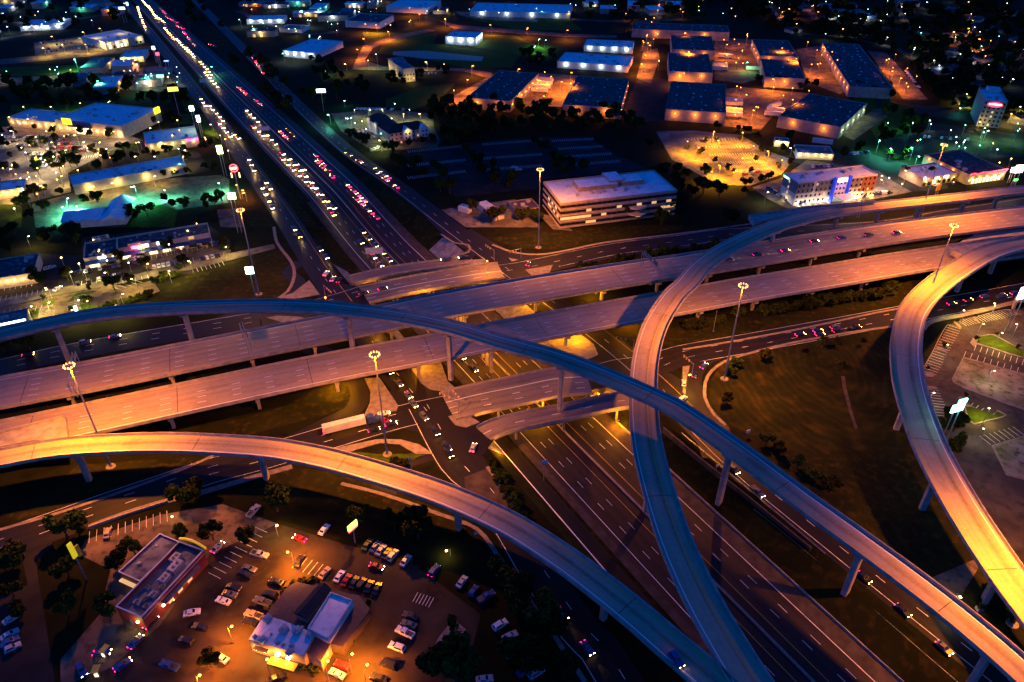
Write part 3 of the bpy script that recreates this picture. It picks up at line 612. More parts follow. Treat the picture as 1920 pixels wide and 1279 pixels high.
area('office_forecourt_paving', 2, '560,1180 980,1120 1100,1250 1120,1279 700,1279', 'lotlt', .035)
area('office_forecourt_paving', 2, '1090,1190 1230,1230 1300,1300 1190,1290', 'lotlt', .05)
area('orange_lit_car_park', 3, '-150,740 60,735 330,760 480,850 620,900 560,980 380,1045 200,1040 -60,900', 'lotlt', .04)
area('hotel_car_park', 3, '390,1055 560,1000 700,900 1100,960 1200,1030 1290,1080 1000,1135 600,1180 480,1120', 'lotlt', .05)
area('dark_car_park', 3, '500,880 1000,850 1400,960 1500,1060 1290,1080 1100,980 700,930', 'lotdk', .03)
area('warehouse_yard', 2, '540,590 850,420 900,400 1110,410 1360,430 1300,600 950,600 700,600', 'lot', .04)
area('warehouse_yard', 2, '1580,640 1660,450 1700,430 1860,450 1820,680 1620,690', 'lotdk', .04)
area('warehouse_yard', 3, '240,500 330,490 760,530 520,640 440,730 230,710', 'lot', .04)
area('warehouse_yard', 3, '180,210 430,225 440,440 340,470 180,450', 'lot', .042)
area('warehouse_yard', 3, '640,280 800,250 950,500 880,530 700,460', 'lot', .042)
area('warehouse_yard', 3, '1040,285 1150,300 1380,560 1240,560', 'lot', .042)
area('warehouse_yard', 3, '860,740 1110,600 1160,650 960,790', 'lot', .042)
area('warehouse_road', 2, '1660,440 1700,290 1780,270 1790,330 1740,470', 'lot', .05)
area('warehouse_road', 2, '60,390 120,260 300,200 480,165 540,170 320,220 180,270 130,340 240,375 700,385 850,410 830,440 680,400 200,395', 'lot', .05)
area('warehouse_road', 2, '540,110 650,140 1270,190 1550,200 1550,215 1260,208 640,165', 'lot', .045)
area('warehouse_road', 2, '640,65 880,75 1110,105 1100,125 850,115 680,90', 'lotlt', .05)
area('plain_building_slab', 2, '290,290 460,285 800,320 790,345 460,330 290,310', 'conc', .08)
area('motel_car_park', 2, '-60,640 130,620 300,620 520,640 520,720 560,790 540,830 180,850 0,740', 'lot', .04)
area('right_parking_area', 6, '1350,800 1500,550 1600,510 1860,460 1920,450 2300,420 2300,1500 1560,1400 1440,1100 1370,900', 'right', .04)
area('right_parking_area', 9, '1500,-60 1917,-60 1917,900 1760,500 1640,250', 'right', .038)
area('far_right_road', 3, '1080,560 1400,600 1917,700 1917,740 1380,650 1090,610', 'lotdk', .04)
area('far_right_car_park', 3, '1100,800 1400,690 1917,760 1917,880 1500,900 1200,870', 'lotdk', .035)
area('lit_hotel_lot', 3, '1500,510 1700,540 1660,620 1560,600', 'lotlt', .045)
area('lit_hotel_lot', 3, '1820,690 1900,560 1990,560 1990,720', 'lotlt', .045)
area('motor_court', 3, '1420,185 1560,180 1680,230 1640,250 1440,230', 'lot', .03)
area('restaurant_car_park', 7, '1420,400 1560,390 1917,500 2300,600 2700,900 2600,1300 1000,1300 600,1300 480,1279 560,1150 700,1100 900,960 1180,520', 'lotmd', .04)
area('fast_food_car_park', 7, '480,480 900,340 1250,280 1560,390 1180,560 900,960 620,1200 420,1279 340,1279 340,1150 430,1050 560,900 620,650 440,560', 'lot', .05)
area('service_drive', 7, '0,430 290,400 290,520 200,600 310,1279 120,1279 180,850 120,560 0,600', 'lotdk', .035)
area('left_car_park', 7, '-100,720 160,740 180,860 120,1279 -100,1279', 'lotdk', .03)
area('narrow_strip_pavement', 9, '1380,700 1640,590 1660,640 1560,800 1480,860 1420,760', 'lot', .05)
# right car park islands
kerb('car_park_island_kerb', 16, '460,440 480,405 600,375 640,380 860,505 860,550 740,525 600,475 510,450 490,470', .24)
area('island_lawn', 16, '510,440 520,395 610,382 640,390 850,500 850,545 700,500', 'lawn', .26)
kerb('car_park_island_kerb', 16, '415,905 445,850 380,830 370,850 440,880 530,930 630,970 660,925 730,965 690,985 490,1035 450,1010', .24)
area('island_lawn', 16, '425,905 470,905 630,965 660,940 710,965 680,978 490,1025 455,1000', 'lawn', .26)
kerb('scrub_island_kerb', 16, '410,540 325,705 340,730 420,775 853,930 1100,1010 1100,740 853,665 640,605', .24)
area('scrub_island', 16, '414,552 337,705 350,726 425,766 853,918 1090,1000 1090,750 853,678 640,615', 'scrub', .26)
kerb('scrub_island_kerb', 16, '615,1185 853,1115 1100,1050 1100,1500 720,1400', .24)
area('scrub_island', 16, '630,1190 853,1125 1090,1060 1090,1490 730,1390', 'scrub', .26)
for s in ('340,290 350,280 398,325 385,335', '475,252 490,250 540,295 520,300', '215,478 225,470 300,495 290,508 225,490', '110,650 120,640 195,660 200,680 185,690 120,685', '125,750 215,760 222,778 130,772'):
    kerb('car_park_island_kerb', 16, s, .24)
kstrip('car_park_kerb', pts(16, '110,640 180,520 300,305 400,330'), .35)
kstrip('car_park_kerb', pts(16, '480,255 740,195 830,235'), .35)
kstrip('car_park_kerb', pts(16, '125,770 215,990'), .35)
for s in ('1300,0',): pass
# restaurant car park islands and other green
kerb('planted_island_kerb', 8, '520,1090 540,1040 600,960 640,935 700,985 690,1000 640,1020 620,1070 600,1040 560,1080', .2)
area('green_lawn', 19, '1250,430 1260,400 1380,290 1700,240 1740,260 1540,300 1530,390 1440,400', 'lawn', .12)
area('green_lawn', 19, '1440,400 1560,440 1740,540 1640,610 1440,630', 'lawn', .12)
area('green_lawn', 19, '545,590 700,560 690,700 530,760', 'lawn', .12)
area('green_lawn', 19, '780,430 960,420 990,450 960,490 790,500', 'lawn', .12)
area('pale_footpath', 19, '510,580 780,530 960,490 960,520 780,560 750,740 690,750 700,565 540,600 530,780 500,780', 'walk', .1)
# parking stall lines
stl = MB()
def stalls(t, a, b, n, d, ang=90, w=.13, z=.15):
    a = at(t, *a); b = at(t, *b); u = (b - a) / n; e = (b - a).normalized()
    q = Matrix.Rotation(math.radians(ang), 3, 'Z') @ e * d
    for i in range(n + 1):
        p = a + u * i; o = e * w / 2; zz = Vector((0, 0, z))
        r_ = [p - o + zz, p + o + zz, p + o + q + zz, p - o + q + zz]
        k = up([(v.x, v.y) for v in r_], (0, 1, 2)); fs = [(0, 1, 2, 3)] if k == (0, 1, 2) else [(3, 2, 1, 0)]
        stl.add(r_, fs)
stalls(16, (115, 640), (200, 480), 9, 5.4, -90); stalls(16, (215, 465), (300, 310), 9, 5.4, -90); stalls(16, (130, 775), (212, 985), 10, 5.4, 90)
stalls(16, (370, 275), (460, 255), 5, 5.2, -90); stalls(16, (500, 250), (740, 197), 13, 5.2, -90)
stalls(16, (505, 455), (850, 560), 8, 5.2, -90); stalls(16, (415, 540), (850, 675), 9, 5.0, 90); stalls(16, (445, 860), (640, 950), 5, 4.5, -90)
stalls(16, (610, 1180), (853, 1110), 7, 5.0, 90)
stalls(7, (500, 500), (940, 380), 11, 5.2, 90)
stalls(19, (0, 440), (760, 300), 8, 5, 90); stalls(19, (0, 610), (760, 500), 8, 5, -90); stalls(19, (1545, 310), (1560, 460), 6, 5.2, -90); stalls(19, (780, 560), (760, 720), 6, 5.2, 90); stalls(19, (1430, 430), (1430, 620), 6, 5.2, -90)
stalls(19, (0, 180), (590, 80), 6, 5, -90)
stalls(4, (1080, 235), (1250, 195), 7, 5, -90); stalls(4, (880, 235), (1260, 160), 11, 5, 90); stalls(4, (430, 335), (680, 290), 9, 5, 90); stalls(4, (690, 300), (830, 270), 4, 4, -90); stalls(4, (640, 340), (760, 300), 4, 5, -70)
stalls(4, (480, 80), (640, 55), 6, 4.5, -90); stalls(4, (820, 165), (1160, 100), 12, 4.8, -90)
for y0, y1 in ((860, 840), (940, 920), (1010, 985)):
    stalls(2, (380, y0), (700, y1 - 12), 26, 5, 90, .2); stalls(2, (800, y1 - 20), (1130, y1 - 45), 26, 5, 90, .2)
for k in range(4):
    stalls(2, (1190 + 40 * k, 800 + 45 * k), (1420 + 50 * k, 788 + 42 * k), 20, 5, 90, .2)
for k in range(5): stalls(3, (20 + 70 * k, 790 + 45 * k), (330 + 45 * k, 790 + 42 * k), 18, 5, 90, .2)
for k in range(4): stalls(1, (20 + 60 * k, 780 + 48 * k), (430 + 40 * k, 770 + 38 * k), 26, 5, 90, .25)
stalls(1, (200, 250), (560, 205), 20, 5, -90, .3); stalls(1, (200, 290), (560, 255), 20, 5, -90, .3)
stalls(8, (400, 830), (490, 860), 5, 3.5, 90)
stalls(7, (1240, 700), (1500, 440), 9, 5, 90); stalls(7, (1640, 640), (1790, 700), 5, 5, 90)
struct('parking_stall_markings', stl, M_['line'])

# ---------------------------------------------------------------- buildings
def frame(t, A, Bp, C, h):
    A, b, C = at(t, *A, h), at(t, *Bp, h), at(t, *C, h)
    L = (C - b).length; e1 = (C - b) / L; n = Vector((-e1.y, e1.x, 0)); w = (A - b).dot(n)
    if w < 0: n = -n; w = -w
    Mx = Matrix(((e1.x, n.x, 0, b.x), (e1.y, n.y, 0, b.y), (0, 0, 1, 0), (0, 0, 0, 1)))
    return Mx, L, w
def xb(Mx, name, x0, x1, y0, y1, z0, z1, m, root):
    return MB().box(x0, x1, y0, y1, z0, z1, M=Mx).build(name, M_[m] if isinstance(m, str) else m, root)
def fixn(o):
    pass
def window(Mx, L, Wd, face, u, w, z0, z1, m, root, p=.06, name='window'):
    if face == 'f': return xb(Mx, name, u, u + w, -p, .02, z0, z1, m, root)
    if face == 's': return xb(Mx, name, -p, .02, u, u + w, z0, z1, m, root)
    if face == 'e': return xb(Mx, name, L - .02, L + p, u, u + w, z0, z1, m, root)
def bld(label, cat, t, A, B_, C, h, wall='cream', roof='roofm', name='shop_building', par=.7, units=4, rows=(), band=None, group=None, sky=0, docks=(), rnd=None, ul=1.0, trim=None, lit=()):
    R = random.Random(label)
    Mx, L, Wd = frame(t, A, B_, C, h)
    root = empty(name, (0, 0, 0), 0, label, cat, group)
    o = Mx @ Vector((L / 2, Wd / 2, 0)); root.location = (0, 0, 0)
    k = .3; wl = MB()
    P = [(0, 0), (L, 0), (L, Wd), (0, Wd)]; I = [(k, k), (L - k, k), (L - k, Wd - k), (k, Wd - k)]
    for i in range(4):
        a, b = P[i], P[(i + 1) % 4]; c, d = I[(i + 1) % 4], I[i]
        vs = [Mx @ Vector((*q, z)) for q, z in ((a, -.2), (b, -.2), (b, h), (a, h), (d, h), (c, h), (c, h - par), (d, h - par))]
        wl.add(vs, [(0, 1, 2, 3), (3, 2, 5, 4), (4, 5, 6, 7)])
    wl.build('wall', M_[wall], root)
    rf = MB().add([Mx @ Vector((*q, h - par)) for q in I], [(0, 1, 2, 3)]).build('roof', M_[roof], root)
    if trim:
        tr = MB()
        for x0, x1, y0, y1 in ((-.08, L + .08, -.08, .32), (-.08, L + .08, Wd - .32, Wd + .08), (-.08, .32, .32, Wd - .32), (L - .32, L + .08, .32, Wd - .32)):
            tr.box(x0, x1, y0, y1, h + .003, h + .18, M=Mx)
        tr.build('roof_trim', M_[trim], root)
    for i in range(units):
        x = R.uniform(.12, .88) * L; y = R.uniform(.15, .85) * Wd; a = R.uniform(.7, 1.5) * ul; b = R.uniform(.6, 1.2) * ul; hh = R.uniform(.7, 1.5) * ul
        un = MB().box(x - a, x + a, y - b, y + b, h - par, h - par + hh, M=Mx)
        un.box(x - a * .5, x + a * .5, y - b * .5, y + b * .5, h - par + hh, h - par + hh + .15, M=Mx); un.build('rooftop_unit', M_['unit'], rf)
    if sky:
        nx = max(2, int(L / 11)); ny = max(2, int(Wd / 11))
        for i in range(nx):
            for j in range(ny):
                x = (i + .5) * L / nx; y = (j + .5) * Wd / ny
                x += R.uniform(-3, 3); y += R.uniform(-3, 3)
                if R.random() < .75: q_ = R.uniform(.3, .8); xb(Mx, 'skylight', x - q_, x + q_, y - q_ * 1.5, y + q_ * 1.5, h - par, h - par + .3, 'roofw', rf)
    for face, u0, u1, n, w, z0, z1, pl, lm in rows:
        S_ = L if face == 'f' else Wd
        if u1 <= 1.5: u0, u1 = u0 * S_, u1 * S_
        for i in range(n):
            u = u0 + (u1 - u0) * (i + .5) / n - w / 2
            window(Mx, L, Wd, face, u, w, z0, z1, lm if R.random() < pl else 'glass', root)
    for face, n, w, z1, m in docks:
        S_ = L if face == 'f' else Wd
        for i in range(n):
            window(Mx, L, Wd, face, S_ * (i + .5) / n - w / 2, w, .1, z1, m, root, name='dock_door')
    return root, Mx, L, Wd
def plate(Mx, L, Wd, face, u, w, z0, z1, m, root, name, p=.35): return window(Mx, L, Wd, face, u, w, z0, z1, m, root, p, name)
def words(txt, size, Mx, m, root, name='sign_lettering', ext=.03):
    cu = bpy.data.curves.new('txt', 'FONT'); cu.body = txt; cu.size = size; cu.align_x = 'CENTER'; cu.align_y = 'CENTER'; cu.extrude = ext
    tmp = bpy.data.objects.new('txt', cu); link(tmp); dg = bpy.context.evaluated_depsgraph_get()
    me = bpy.data.meshes.new_from_object(tmp.evaluated_get(dg)); bpy.data.objects.remove(tmp)
    me.name = name; me.materials.clear(); me.materials.append(M_[m]); o = link(bpy.data.objects.new(name, me)); o.parent = root; o.matrix_local = Mx; return o
def facem(Mx, face, u, z, p, L):  # text plane on a wall, readable from outside
    ez = Vector((0, 0, 1))
    if face == 'f': pos = Mx @ Vector((u, -p, z)); out = -(Mx.to_3x3() @ Vector((0, 1, 0)))
    elif face == 's': pos = Mx @ Vector((-p, u, z)); out = -(Mx.to_3x3() @ Vector((1, 0, 0)))
    else: pos = Mx @ Vector((L + p, u, z)); out = (Mx.to_3x3() @ Vector((1, 0, 0)))
    ex = ez.cross(out)
    return Matrix(((ex.x, ez.x, out.x, pos.x), (ex.y, ez.y, out.y, pos.y), (ex.z, ez.z, out.z, pos.z), (0, 0, 0, 1)))
LIGHTS = []
def glow(p, c, e, r=.4, parent=None, spot=None, name='lamp_light'):
    l = bpy.data.lights.new(name, 'SPOT' if spot else 'POINT'); l.color = c; l.energy = e; l.shadow_soft_size = r
    o = link(bpy.data.objects.new(name, l)); o.parent = parent; o.location = p
    if spot: l.spot_size = math.radians(spot[0]); l.spot_blend = .6; o.rotation_euler = spot[1]
    if spot and spot[0] == 151: l.spot_blend = .7
    return o
WARM = (1, .55, .15); SOD = (1, .24, .006); TEAL = (.12, 1, .62); GRN = (.35, 1, .3); COOL = (.75, .95, 1); YEL = (1, .70, .14)
def walllamps(root, Mx, L, Wd, face, n, z, c=WARM, e=350, m='warm', u0=0, u1=1, d=1.2):
    e *= 1.7 if c is SOD else 1.5
    S_ = L if face == 'f' else Wd
    for i in range(n):
        u = S_ * (u0 + (u1 - u0) * (i + .5) / n)
        window(Mx, L, Wd, face, u - .25, .5, z - .15, z + .15, m, root, .35, 'wall_lamp')
        q = {'f': Vector((u, -d, z - .4)), 's': Vector((-d, u, z - .4)), 'e': Vector((L + d, u, z - .4))}[face]
        glow(Mx @ q, c, e, .3, root)
# --- four-storey office
root, Mx, L, Wd = bld('long four-storey office block with white roof and ribbon windows behind a lamp mast', 'office building', 2, (1120, 1025), (1235, 1145), (1890, 1070), 15.5, 'tan', 'roofw', 'office_building', .5, 8, trim='cream')
R = random.Random(3)
for k in range(4):
    z = 1.6 + k * 3.6
    for face, S_ in (('f', L), ('s', Wd)):
        n = int(S_ / 3.0)
        for i in range(n):
            lit = (face == 's' and k in (1, 2) and R.random() < .45) or (face == 'f' and ((k == 2 and R.random() < .22) or (k == 1 and (i < 6 or R.random() < .3)) or (k == 0 and R.random() < .2)))
            window(Mx, L, Wd, face, i * S_ / n + .05, S_ / n - .1, z, z + 1.5, 'litwin' if lit else 'glass', root)
for k in range(5): 
    tr = MB(); z = .9 + k * 3.6
    tr.box(-.25, L + .25, -.25, -.001, z - .5, z - .2, M=Mx); tr.box(-.25, -.001, 0, Wd + .1, z - .5, z - .2, M=Mx); tr.build('cornice', M_['cream'], root)
rf = [c for c in root.children if c.name.startswith('roof') and 'trim' not in c.name][0]
for a in ((L * .22, L * .56, Wd * .42, Wd * .78, 2.6), (L * .6, L * .8, Wd * .45, Wd * .8, 2.6), (L * .5, L * .63, Wd * .5, Wd * .92, 3.4)):
    mb = MB(); mb.box(a[0], a[1], a[2], a[3], 15.0, 15.0 + a[4], M=Mx); mb.box(a[0] + .3, a[1] - .3, a[2] + .3, a[3] - .3, 15.0 + a[4], 15.05 + a[4], m=1, M=Mx); mb.build('penthouse', [M_['tan'], M_['roofw']], rf)
for i in range(5): xb(Mx, 'duct', L * (.3 + .1 * i), L * (.3 + .1 * i) + 1.5, Wd * .28, Wd * .36, 15.0, 15.9, 'unit', rf)
ent = MB(); cx = L * .66
for z0, z1, r_ in ((4.2, 4.8, 6.2), (7.8, 8.8, 5.4)):
    ent.prism([(Mx @ Vector((cx + r_ * math.cos(a), -r_ * .75 * math.sin(a), 0))).to_tuple()[:2] for a in [math.pi * i / 14 for i in range(15)]], z0, z1)
ent.build('entrance_canopy', M_['cream'], root)
bld('low tan annex with open plant yard left of the office block', 'building', 2, (960, 1130), (985, 1185), (1118, 1165), 4.5, 'tan', 'brown', 'annex_building', .6, 5)
bld('long white-roofed portable cabin left of the office block', 'cabin', 2, (780, 1135), (862, 1212), (917, 1198), 3.6, 'white', 'roofw', 'portable_cabin', .15, 2, ul=.5)
bld('smaller white-roofed portable cabin near the service road', 'cabin', 2, (680, 1145), (712, 1175), (737, 1160), 3.2, 'white', 'roofw', 'portable_cabin', .15, 1, ul=.4)
# --- warehouses
def wh(lab, t, A, B_, C, h=9, dock='s', n=8, lampn=0, wall='whwall', lf='f', roof='roofd'):
    r_, Mx, L, Wd = bld(lab, 'warehouse', t, A, B_, C, h, wall, roof, 'warehouse', .8, 0, sky=1, docks=((dock, n, 3, 3.6, 'litwin' if 0 else 'grey'),))
    if lampn: walllamps(r_, Mx, L, Wd, lf, lampn, 6, SOD, 1500, 'sodium', d=2.5)
    return r_, Mx, L, Wd
r_, Mx, L, Wd = wh('warehouse with speckled dark roof, leftmost of the row nearest the dark wood', 2, (1110, 412), (950, 570), (703, 548), lampn=2); walllamps(r_, Mx, L, Wd, 's', 7, 5, SOD, 900, 'sodium', d=2)
r_, Mx, L, Wd = wh('warehouse with plain dark roof between two truck yards, second of the front row', 2, (1655, 445), (1572, 608), (1245, 588), lampn=2); walllamps(r_, Mx, L, Wd, 's', 5, 5, SOD, 700, 'sodium', d=2)
wh('warehouse with white-dotted roof and trailers docked at its right side, third of the front row', 3, (250, 475), (245, 635), (-95, 612), lampn=3)
r_, Mx, L, Wd = wh('angled warehouse with greenish-lit right wall, rightmost of the front row', 3, (1085, 588), (890, 715), (540, 650), lampn=2); walllamps(r_, Mx, L, Wd, 's', 5, 5, (.7, 1, .45), 900, 'warm', d=2)
r_, Mx, L, Wd = wh('long double-roofed warehouse with a row of lit bays on its left wall', 3, (800, 240), (940, 485), (1190, 498)); walllamps(r_, Mx, L, Wd, 's', 10, 6, SOD, 1100, 'sodium', d=2)
r_, Mx, L, Wd = wh('small warehouse at the head of the middle yard with lights on its left wall', 3, (435, 222), (435, 312), (655, 320), lampn=2); walllamps(r_, Mx, L, Wd, 's', 4, 5, SOD, 700, 'sodium')
wh('warehouse just below the small one, between the middle yard and the bay-lit warehouse', 3, (440, 330), (465, 432), (690, 444), lampn=1)
r_, Mx, L, Wd = wh('upper of two stacked warehouses left of the middle yard', 3, (185, 205), (185, 285), (-60, 276)); walllamps(r_, Mx, L, Wd, 's', 3, 5, SOD, 700, 'sodium'); walllamps(r_, Mx, L, Wd, 'f', 2, 5, SOD, 1500, 'sodium')
wh('lower of two stacked warehouses left of the middle yard', 3, (177, 305), (172, 410), (-75, 400), lampn=2)
wh('long pale-walled warehouse farthest back above the middle yard', 3, (265, 143), (265, 182), (-285, 162), lampn=2)
# --- white-roofed buildings in the distance
for lab, t, A, B_, C, h, wl_, rf_, n in (
    ('low E-shaped white-roofed building above the front warehouses', 2, (1640, 318), (1612, 372), (1215, 345), 6, 'white', 'roofw', 10),
    ('smaller white-roofed block directly behind the E-shaped one', 2, (1650, 232), (1640, 268), (1365, 256), 6, 'white', 'roofw', 8),
    ('very long white-roofed building at the top edge near the middle', 2, (1300, 28), (1285, 76), (722, 62), 6, 'white', 'roofw', 12),
    ('two-tone building with floodlit side on the lawn above the slab', 2, (805, 182), (755, 214), (585, 205), 8, 'white', 'roofw', 2),
    ('long white-roofed shed with bright end wall left of the orange street', 1, (1930, 232), (1772, 300), (1590, 284), 6, 'white', 'roofw', 3),
    ('dark-roofed shed with white side wall behind the orange street lamps', 2, (342, 86), (215, 126), (20, 116), 7, 'white', 'roofd', 3),
    ('low blue-lit building in the industrial yard near the top', 1, (1565, 86), (1595, 108), (1385, 112), 5, 'white', 'roofw', 2),
    ('small pale shed in the industrial yard', 1, (1690, 140), (1695, 166), (1570, 160), 4, 'white', 'roofm', 1),
    ('pale roofed block at the top edge right of the freeway', 2, (575, 4), (480, 46), (250, 34), 7, 'white', 'roofw', 3),
    ('low lit building in the dark at the upper left corner', 1, (355, 105), (352, 140), (110, 150), 5, 'white', 'roofw', 2),
    ('pale flat-roofed building at the top left edge', 1, (600, 0), (590, 18), (400, 14), 5, 'cream', 'roofm', 2),
    ('dark roofed car wash left of the signboards by the freeway', 1, (800, 280), (805, 318), (672, 325), 5, 'cream', 'roofw', 2),
    ('narrow brightly lit shop roof below the car wash', 1, (770, 340), (775, 358), (652, 368), 4.5, 'cream', 'roofm', 1),
    ('blue-roofed block attached left of the big store', 1, (420, 636), (310, 690), (40, 662), 6.5, 'cream', 'roofw', 4),
    ('flat-roofed shop with pink-lit corner beside the freeway', 1, (868, 738), (818, 812), (1115, 772), 6.5, 'cream', 'roofw', 4),
    ('long narrow strip of shops with many rooftop units above the green-lit forecourt', 1, (402, 985), (407, 1042), (1045, 925), 6.5, 'cream', 'roofw', 12),
    ('small shop with glowing front at the left edge', 1, (120, 1008), (130, 1056), (-150, 1092), 5.5, 'cream', 'roofw', 4),
    ('low repair shop with lit bays behind the hotel', 3, (632, 812), (645, 856), (852, 868), 4.5, 'white', 'roofm', 3),
    ('small blue-roofed shed left of the repair shop', 3, (500, 768), (520, 790), (600, 796), 4.5, 'white', 'roofm', 1),
    ('shop with teal eaves at the left edge of the strip mall car park', 4, (195, 148), (190, 255), (-90, 300), 6, 'cream', 'roofd', 5),
    ('dark blue canopy roof with a white light strip under the long flyover', 4, (145, 458), (150, 512), (-60, 556), 5.5, 'grey', 'roofm', 1),
    ('dark flat roof at the top left car lots', 1, (950, 375), (960, 392), (820, 402), 4, 'grey', 'roofm', 1)):
    r_, Mx, L, Wd = bld(lab, 'building', t, A, B_, C, h, wl_, rf_, 'shop_building' if t in (1, 4) else 'industrial_building', .6, n, trim='white' if rf_ == 'roofw' else None)
    if 'pink' in lab:
        walllamps(r_, Mx, L, Wd, 'f', 5, 4.6, YEL, 300, 'warm'); glow(Mx @ Vector((L + 3, -2, 4)), (1, .02, .25), 2200, .5, r_); M_['pink'] = emis('pink_neon', (1, .02, .2), 6)
        window(Mx, L, Wd, 'f', L - 9, 8.5, 4.6, 6.2, 'pink', r_, .2, 'neon_fascia'); window(Mx, L, Wd, 's', 1, 5, 4.8, 6.2, 'pink', r_, .2, 'neon_fascia')
    elif 'glowing' in lab or 'teal eaves' in lab or 'narrow brightly' in lab: walllamps(r_, Mx, L, Wd, 'f', 6, 4, WARM, 420, 'warm')
    elif 'repair' in lab: walllamps(r_, Mx, L, Wd, 'f', 5, 3.5, YEL, 300, 'warm')
    elif 'attached left' in lab: walllamps(r_, Mx, L, Wd, 'f', 7, 4, WARM, 500, 'warm')
    elif 'strip of shops' in lab: walllamps(r_, Mx, L, Wd, 'f', 4, 4, YEL, 900, 'warm')
    elif 'floodlit' in lab: walllamps(r_, Mx, L, Wd, 'f', 3, 6, COOL, 1500, 'coolw'); walllamps(r_, Mx, L, Wd, 's', 3, 6, COOL, 1500, 'coolw')
    elif 'car wash' in lab and 'dark' in lab: walllamps(r_, Mx, L, Wd, 'f', 4, 3.6, YEL, 900, 'warm')
    elif 'light strip' in lab: xb(Mx, 'light_strip', L * .05, L * .8, -.2, -.05, 4.6, 5.4, emis('white_strip_light', (.7, .95, 1), 14), r_)
    elif 'E-shaped' in lab or 'very long' in lab or 'bright end' in lab or 'upper left corner' in lab or 'industrial yard near' in lab: walllamps(r_, Mx, L, Wd, 'f', 4, 4.5, COOL, 700, 'coolw')
# --- big store
r_, Mx, L, Wd = bld('big blue-roofed electronics store with yellow tag signs on its front and corner', 'store', 1, (905, 612), (680, 710), (305, 672), 9.5, 'cream', 'roofw', 'big_store', .6, 10, trim='white')
walllamps(r_, Mx, L, Wd, 'f', 9, 4, WARM, 900, 'warm'); window(Mx, L, Wd, 'f', L * .5, L * .2, .3, 5.5, 'litpale', r_, .1, 'entrance')
M_['bluep'] = mat('blue_panel', (.01, .04, .16), None, 1, .5); M_['tagy'] = emis('yellow_tag_sign', (1, .85, .03), 1.6, (.8, .6, .02))
xb(Mx, 'blue_fascia', L * .45, L * .8, -1.2, -.05, 5.6, 9.9, 'bluep', r_)
sg = xb(Mx, 'tag_sign', L * .72, L * .86, -1.6, -1.25, 7.2, 11.8, 'tagy', r_); M_['blk'] = mat('sign_black', (.01, .01, .01), None, 1, .5)
words('BEST\nBUY', 1.9, facem(Mx, 'f', L * .79, 9.5, 1.64, L), 'blk', r_)
xb(Mx, 'tag_sign', -1.2, -.05, Wd - 7, Wd - 1, 7.2, 11.6, 'tagy', r_); words('BEST\nBUY', 1.8, facem(Mx, 's', Wd - 4, 9.4, 1.24, L), 'blk', r_)
# --- dealership
r_, Mx, L, Wd = bld('car dealership with lit rooftop bays and a floodlit car lot beside it', 'dealership', 1, (565, 185), (590, 240), (802, 200), 7.5, 'white', 'roofw', 'car_dealership', .6, 3, trim='white', rows=(('f', .05, .95, 9, 2.2, .5, 3.4, .6, 'litpale'),))
walllamps(r_, Mx, L, Wd, 'f', 5, 5, YEL, 900, 'warm'); xb(Mx, 'entrance_gable', L * .55, L * .75, -2.5, -.05, 0, 8, 'cream', r_)
for a in (.15, .8): glow(Mx @ Vector((L * a, Wd * .6, 11)), YEL, 1600, .4, r_)
# --- angled blue-roofed forecourt building
r_, Mx, L, Wd = bld('teal-lit car wash building with pitched blue roofs', 'building', 1, (430, 1180), (345, 1248), (700, 1222), 4.5, 'white', 'roofw', 'car_wash_building', .2, 2)
def gable(Mx, x0, x1, y0, y1, z0, z1, m, root, name='roof', along='x', ov=.5, hip=0.0):
    mb = MB(); x0 -= ov; x1 += ov; y0 -= ov; y1 += ov
    if along == 'x': ym = (y0 + y1) / 2; vs = [(x0, y0, z0), (x1, y0, z0), (x1, y1, z0), (x0, y1, z0), (x0 + hip, ym, z1), (x1 - hip, ym, z1)]; fs = [(0, 1, 5, 4), (2, 3, 4, 5), (0, 4, 3), (1, 2, 5), (3, 2, 1, 0)]
    else: xm = (x0 + x1) / 2; vs = [(x0, y0, z0), (x1, y0, z0), (x1, y1, z0), (x0, y1, z0), (xm, y0 + hip, z1), (xm, y1 - hip, z1)]; fs = [(1, 2, 5, 4), (3, 0, 4, 5), (0, 1, 4), (2, 3, 5), (3, 2, 1, 0)]
    mb.add([Mx @ Vector(v) for v in vs], fs); return mb.build(name, M_[m], root)
gable(Mx, 0, L * .6, 0, Wd, 4.52, 7, 'roofw', r_, 'pitched_roof'); gable(Mx, L * .62, L, -3, Wd + 10, 4.55, 8, 'roofw', r_, 'pitched_roof', 'y')
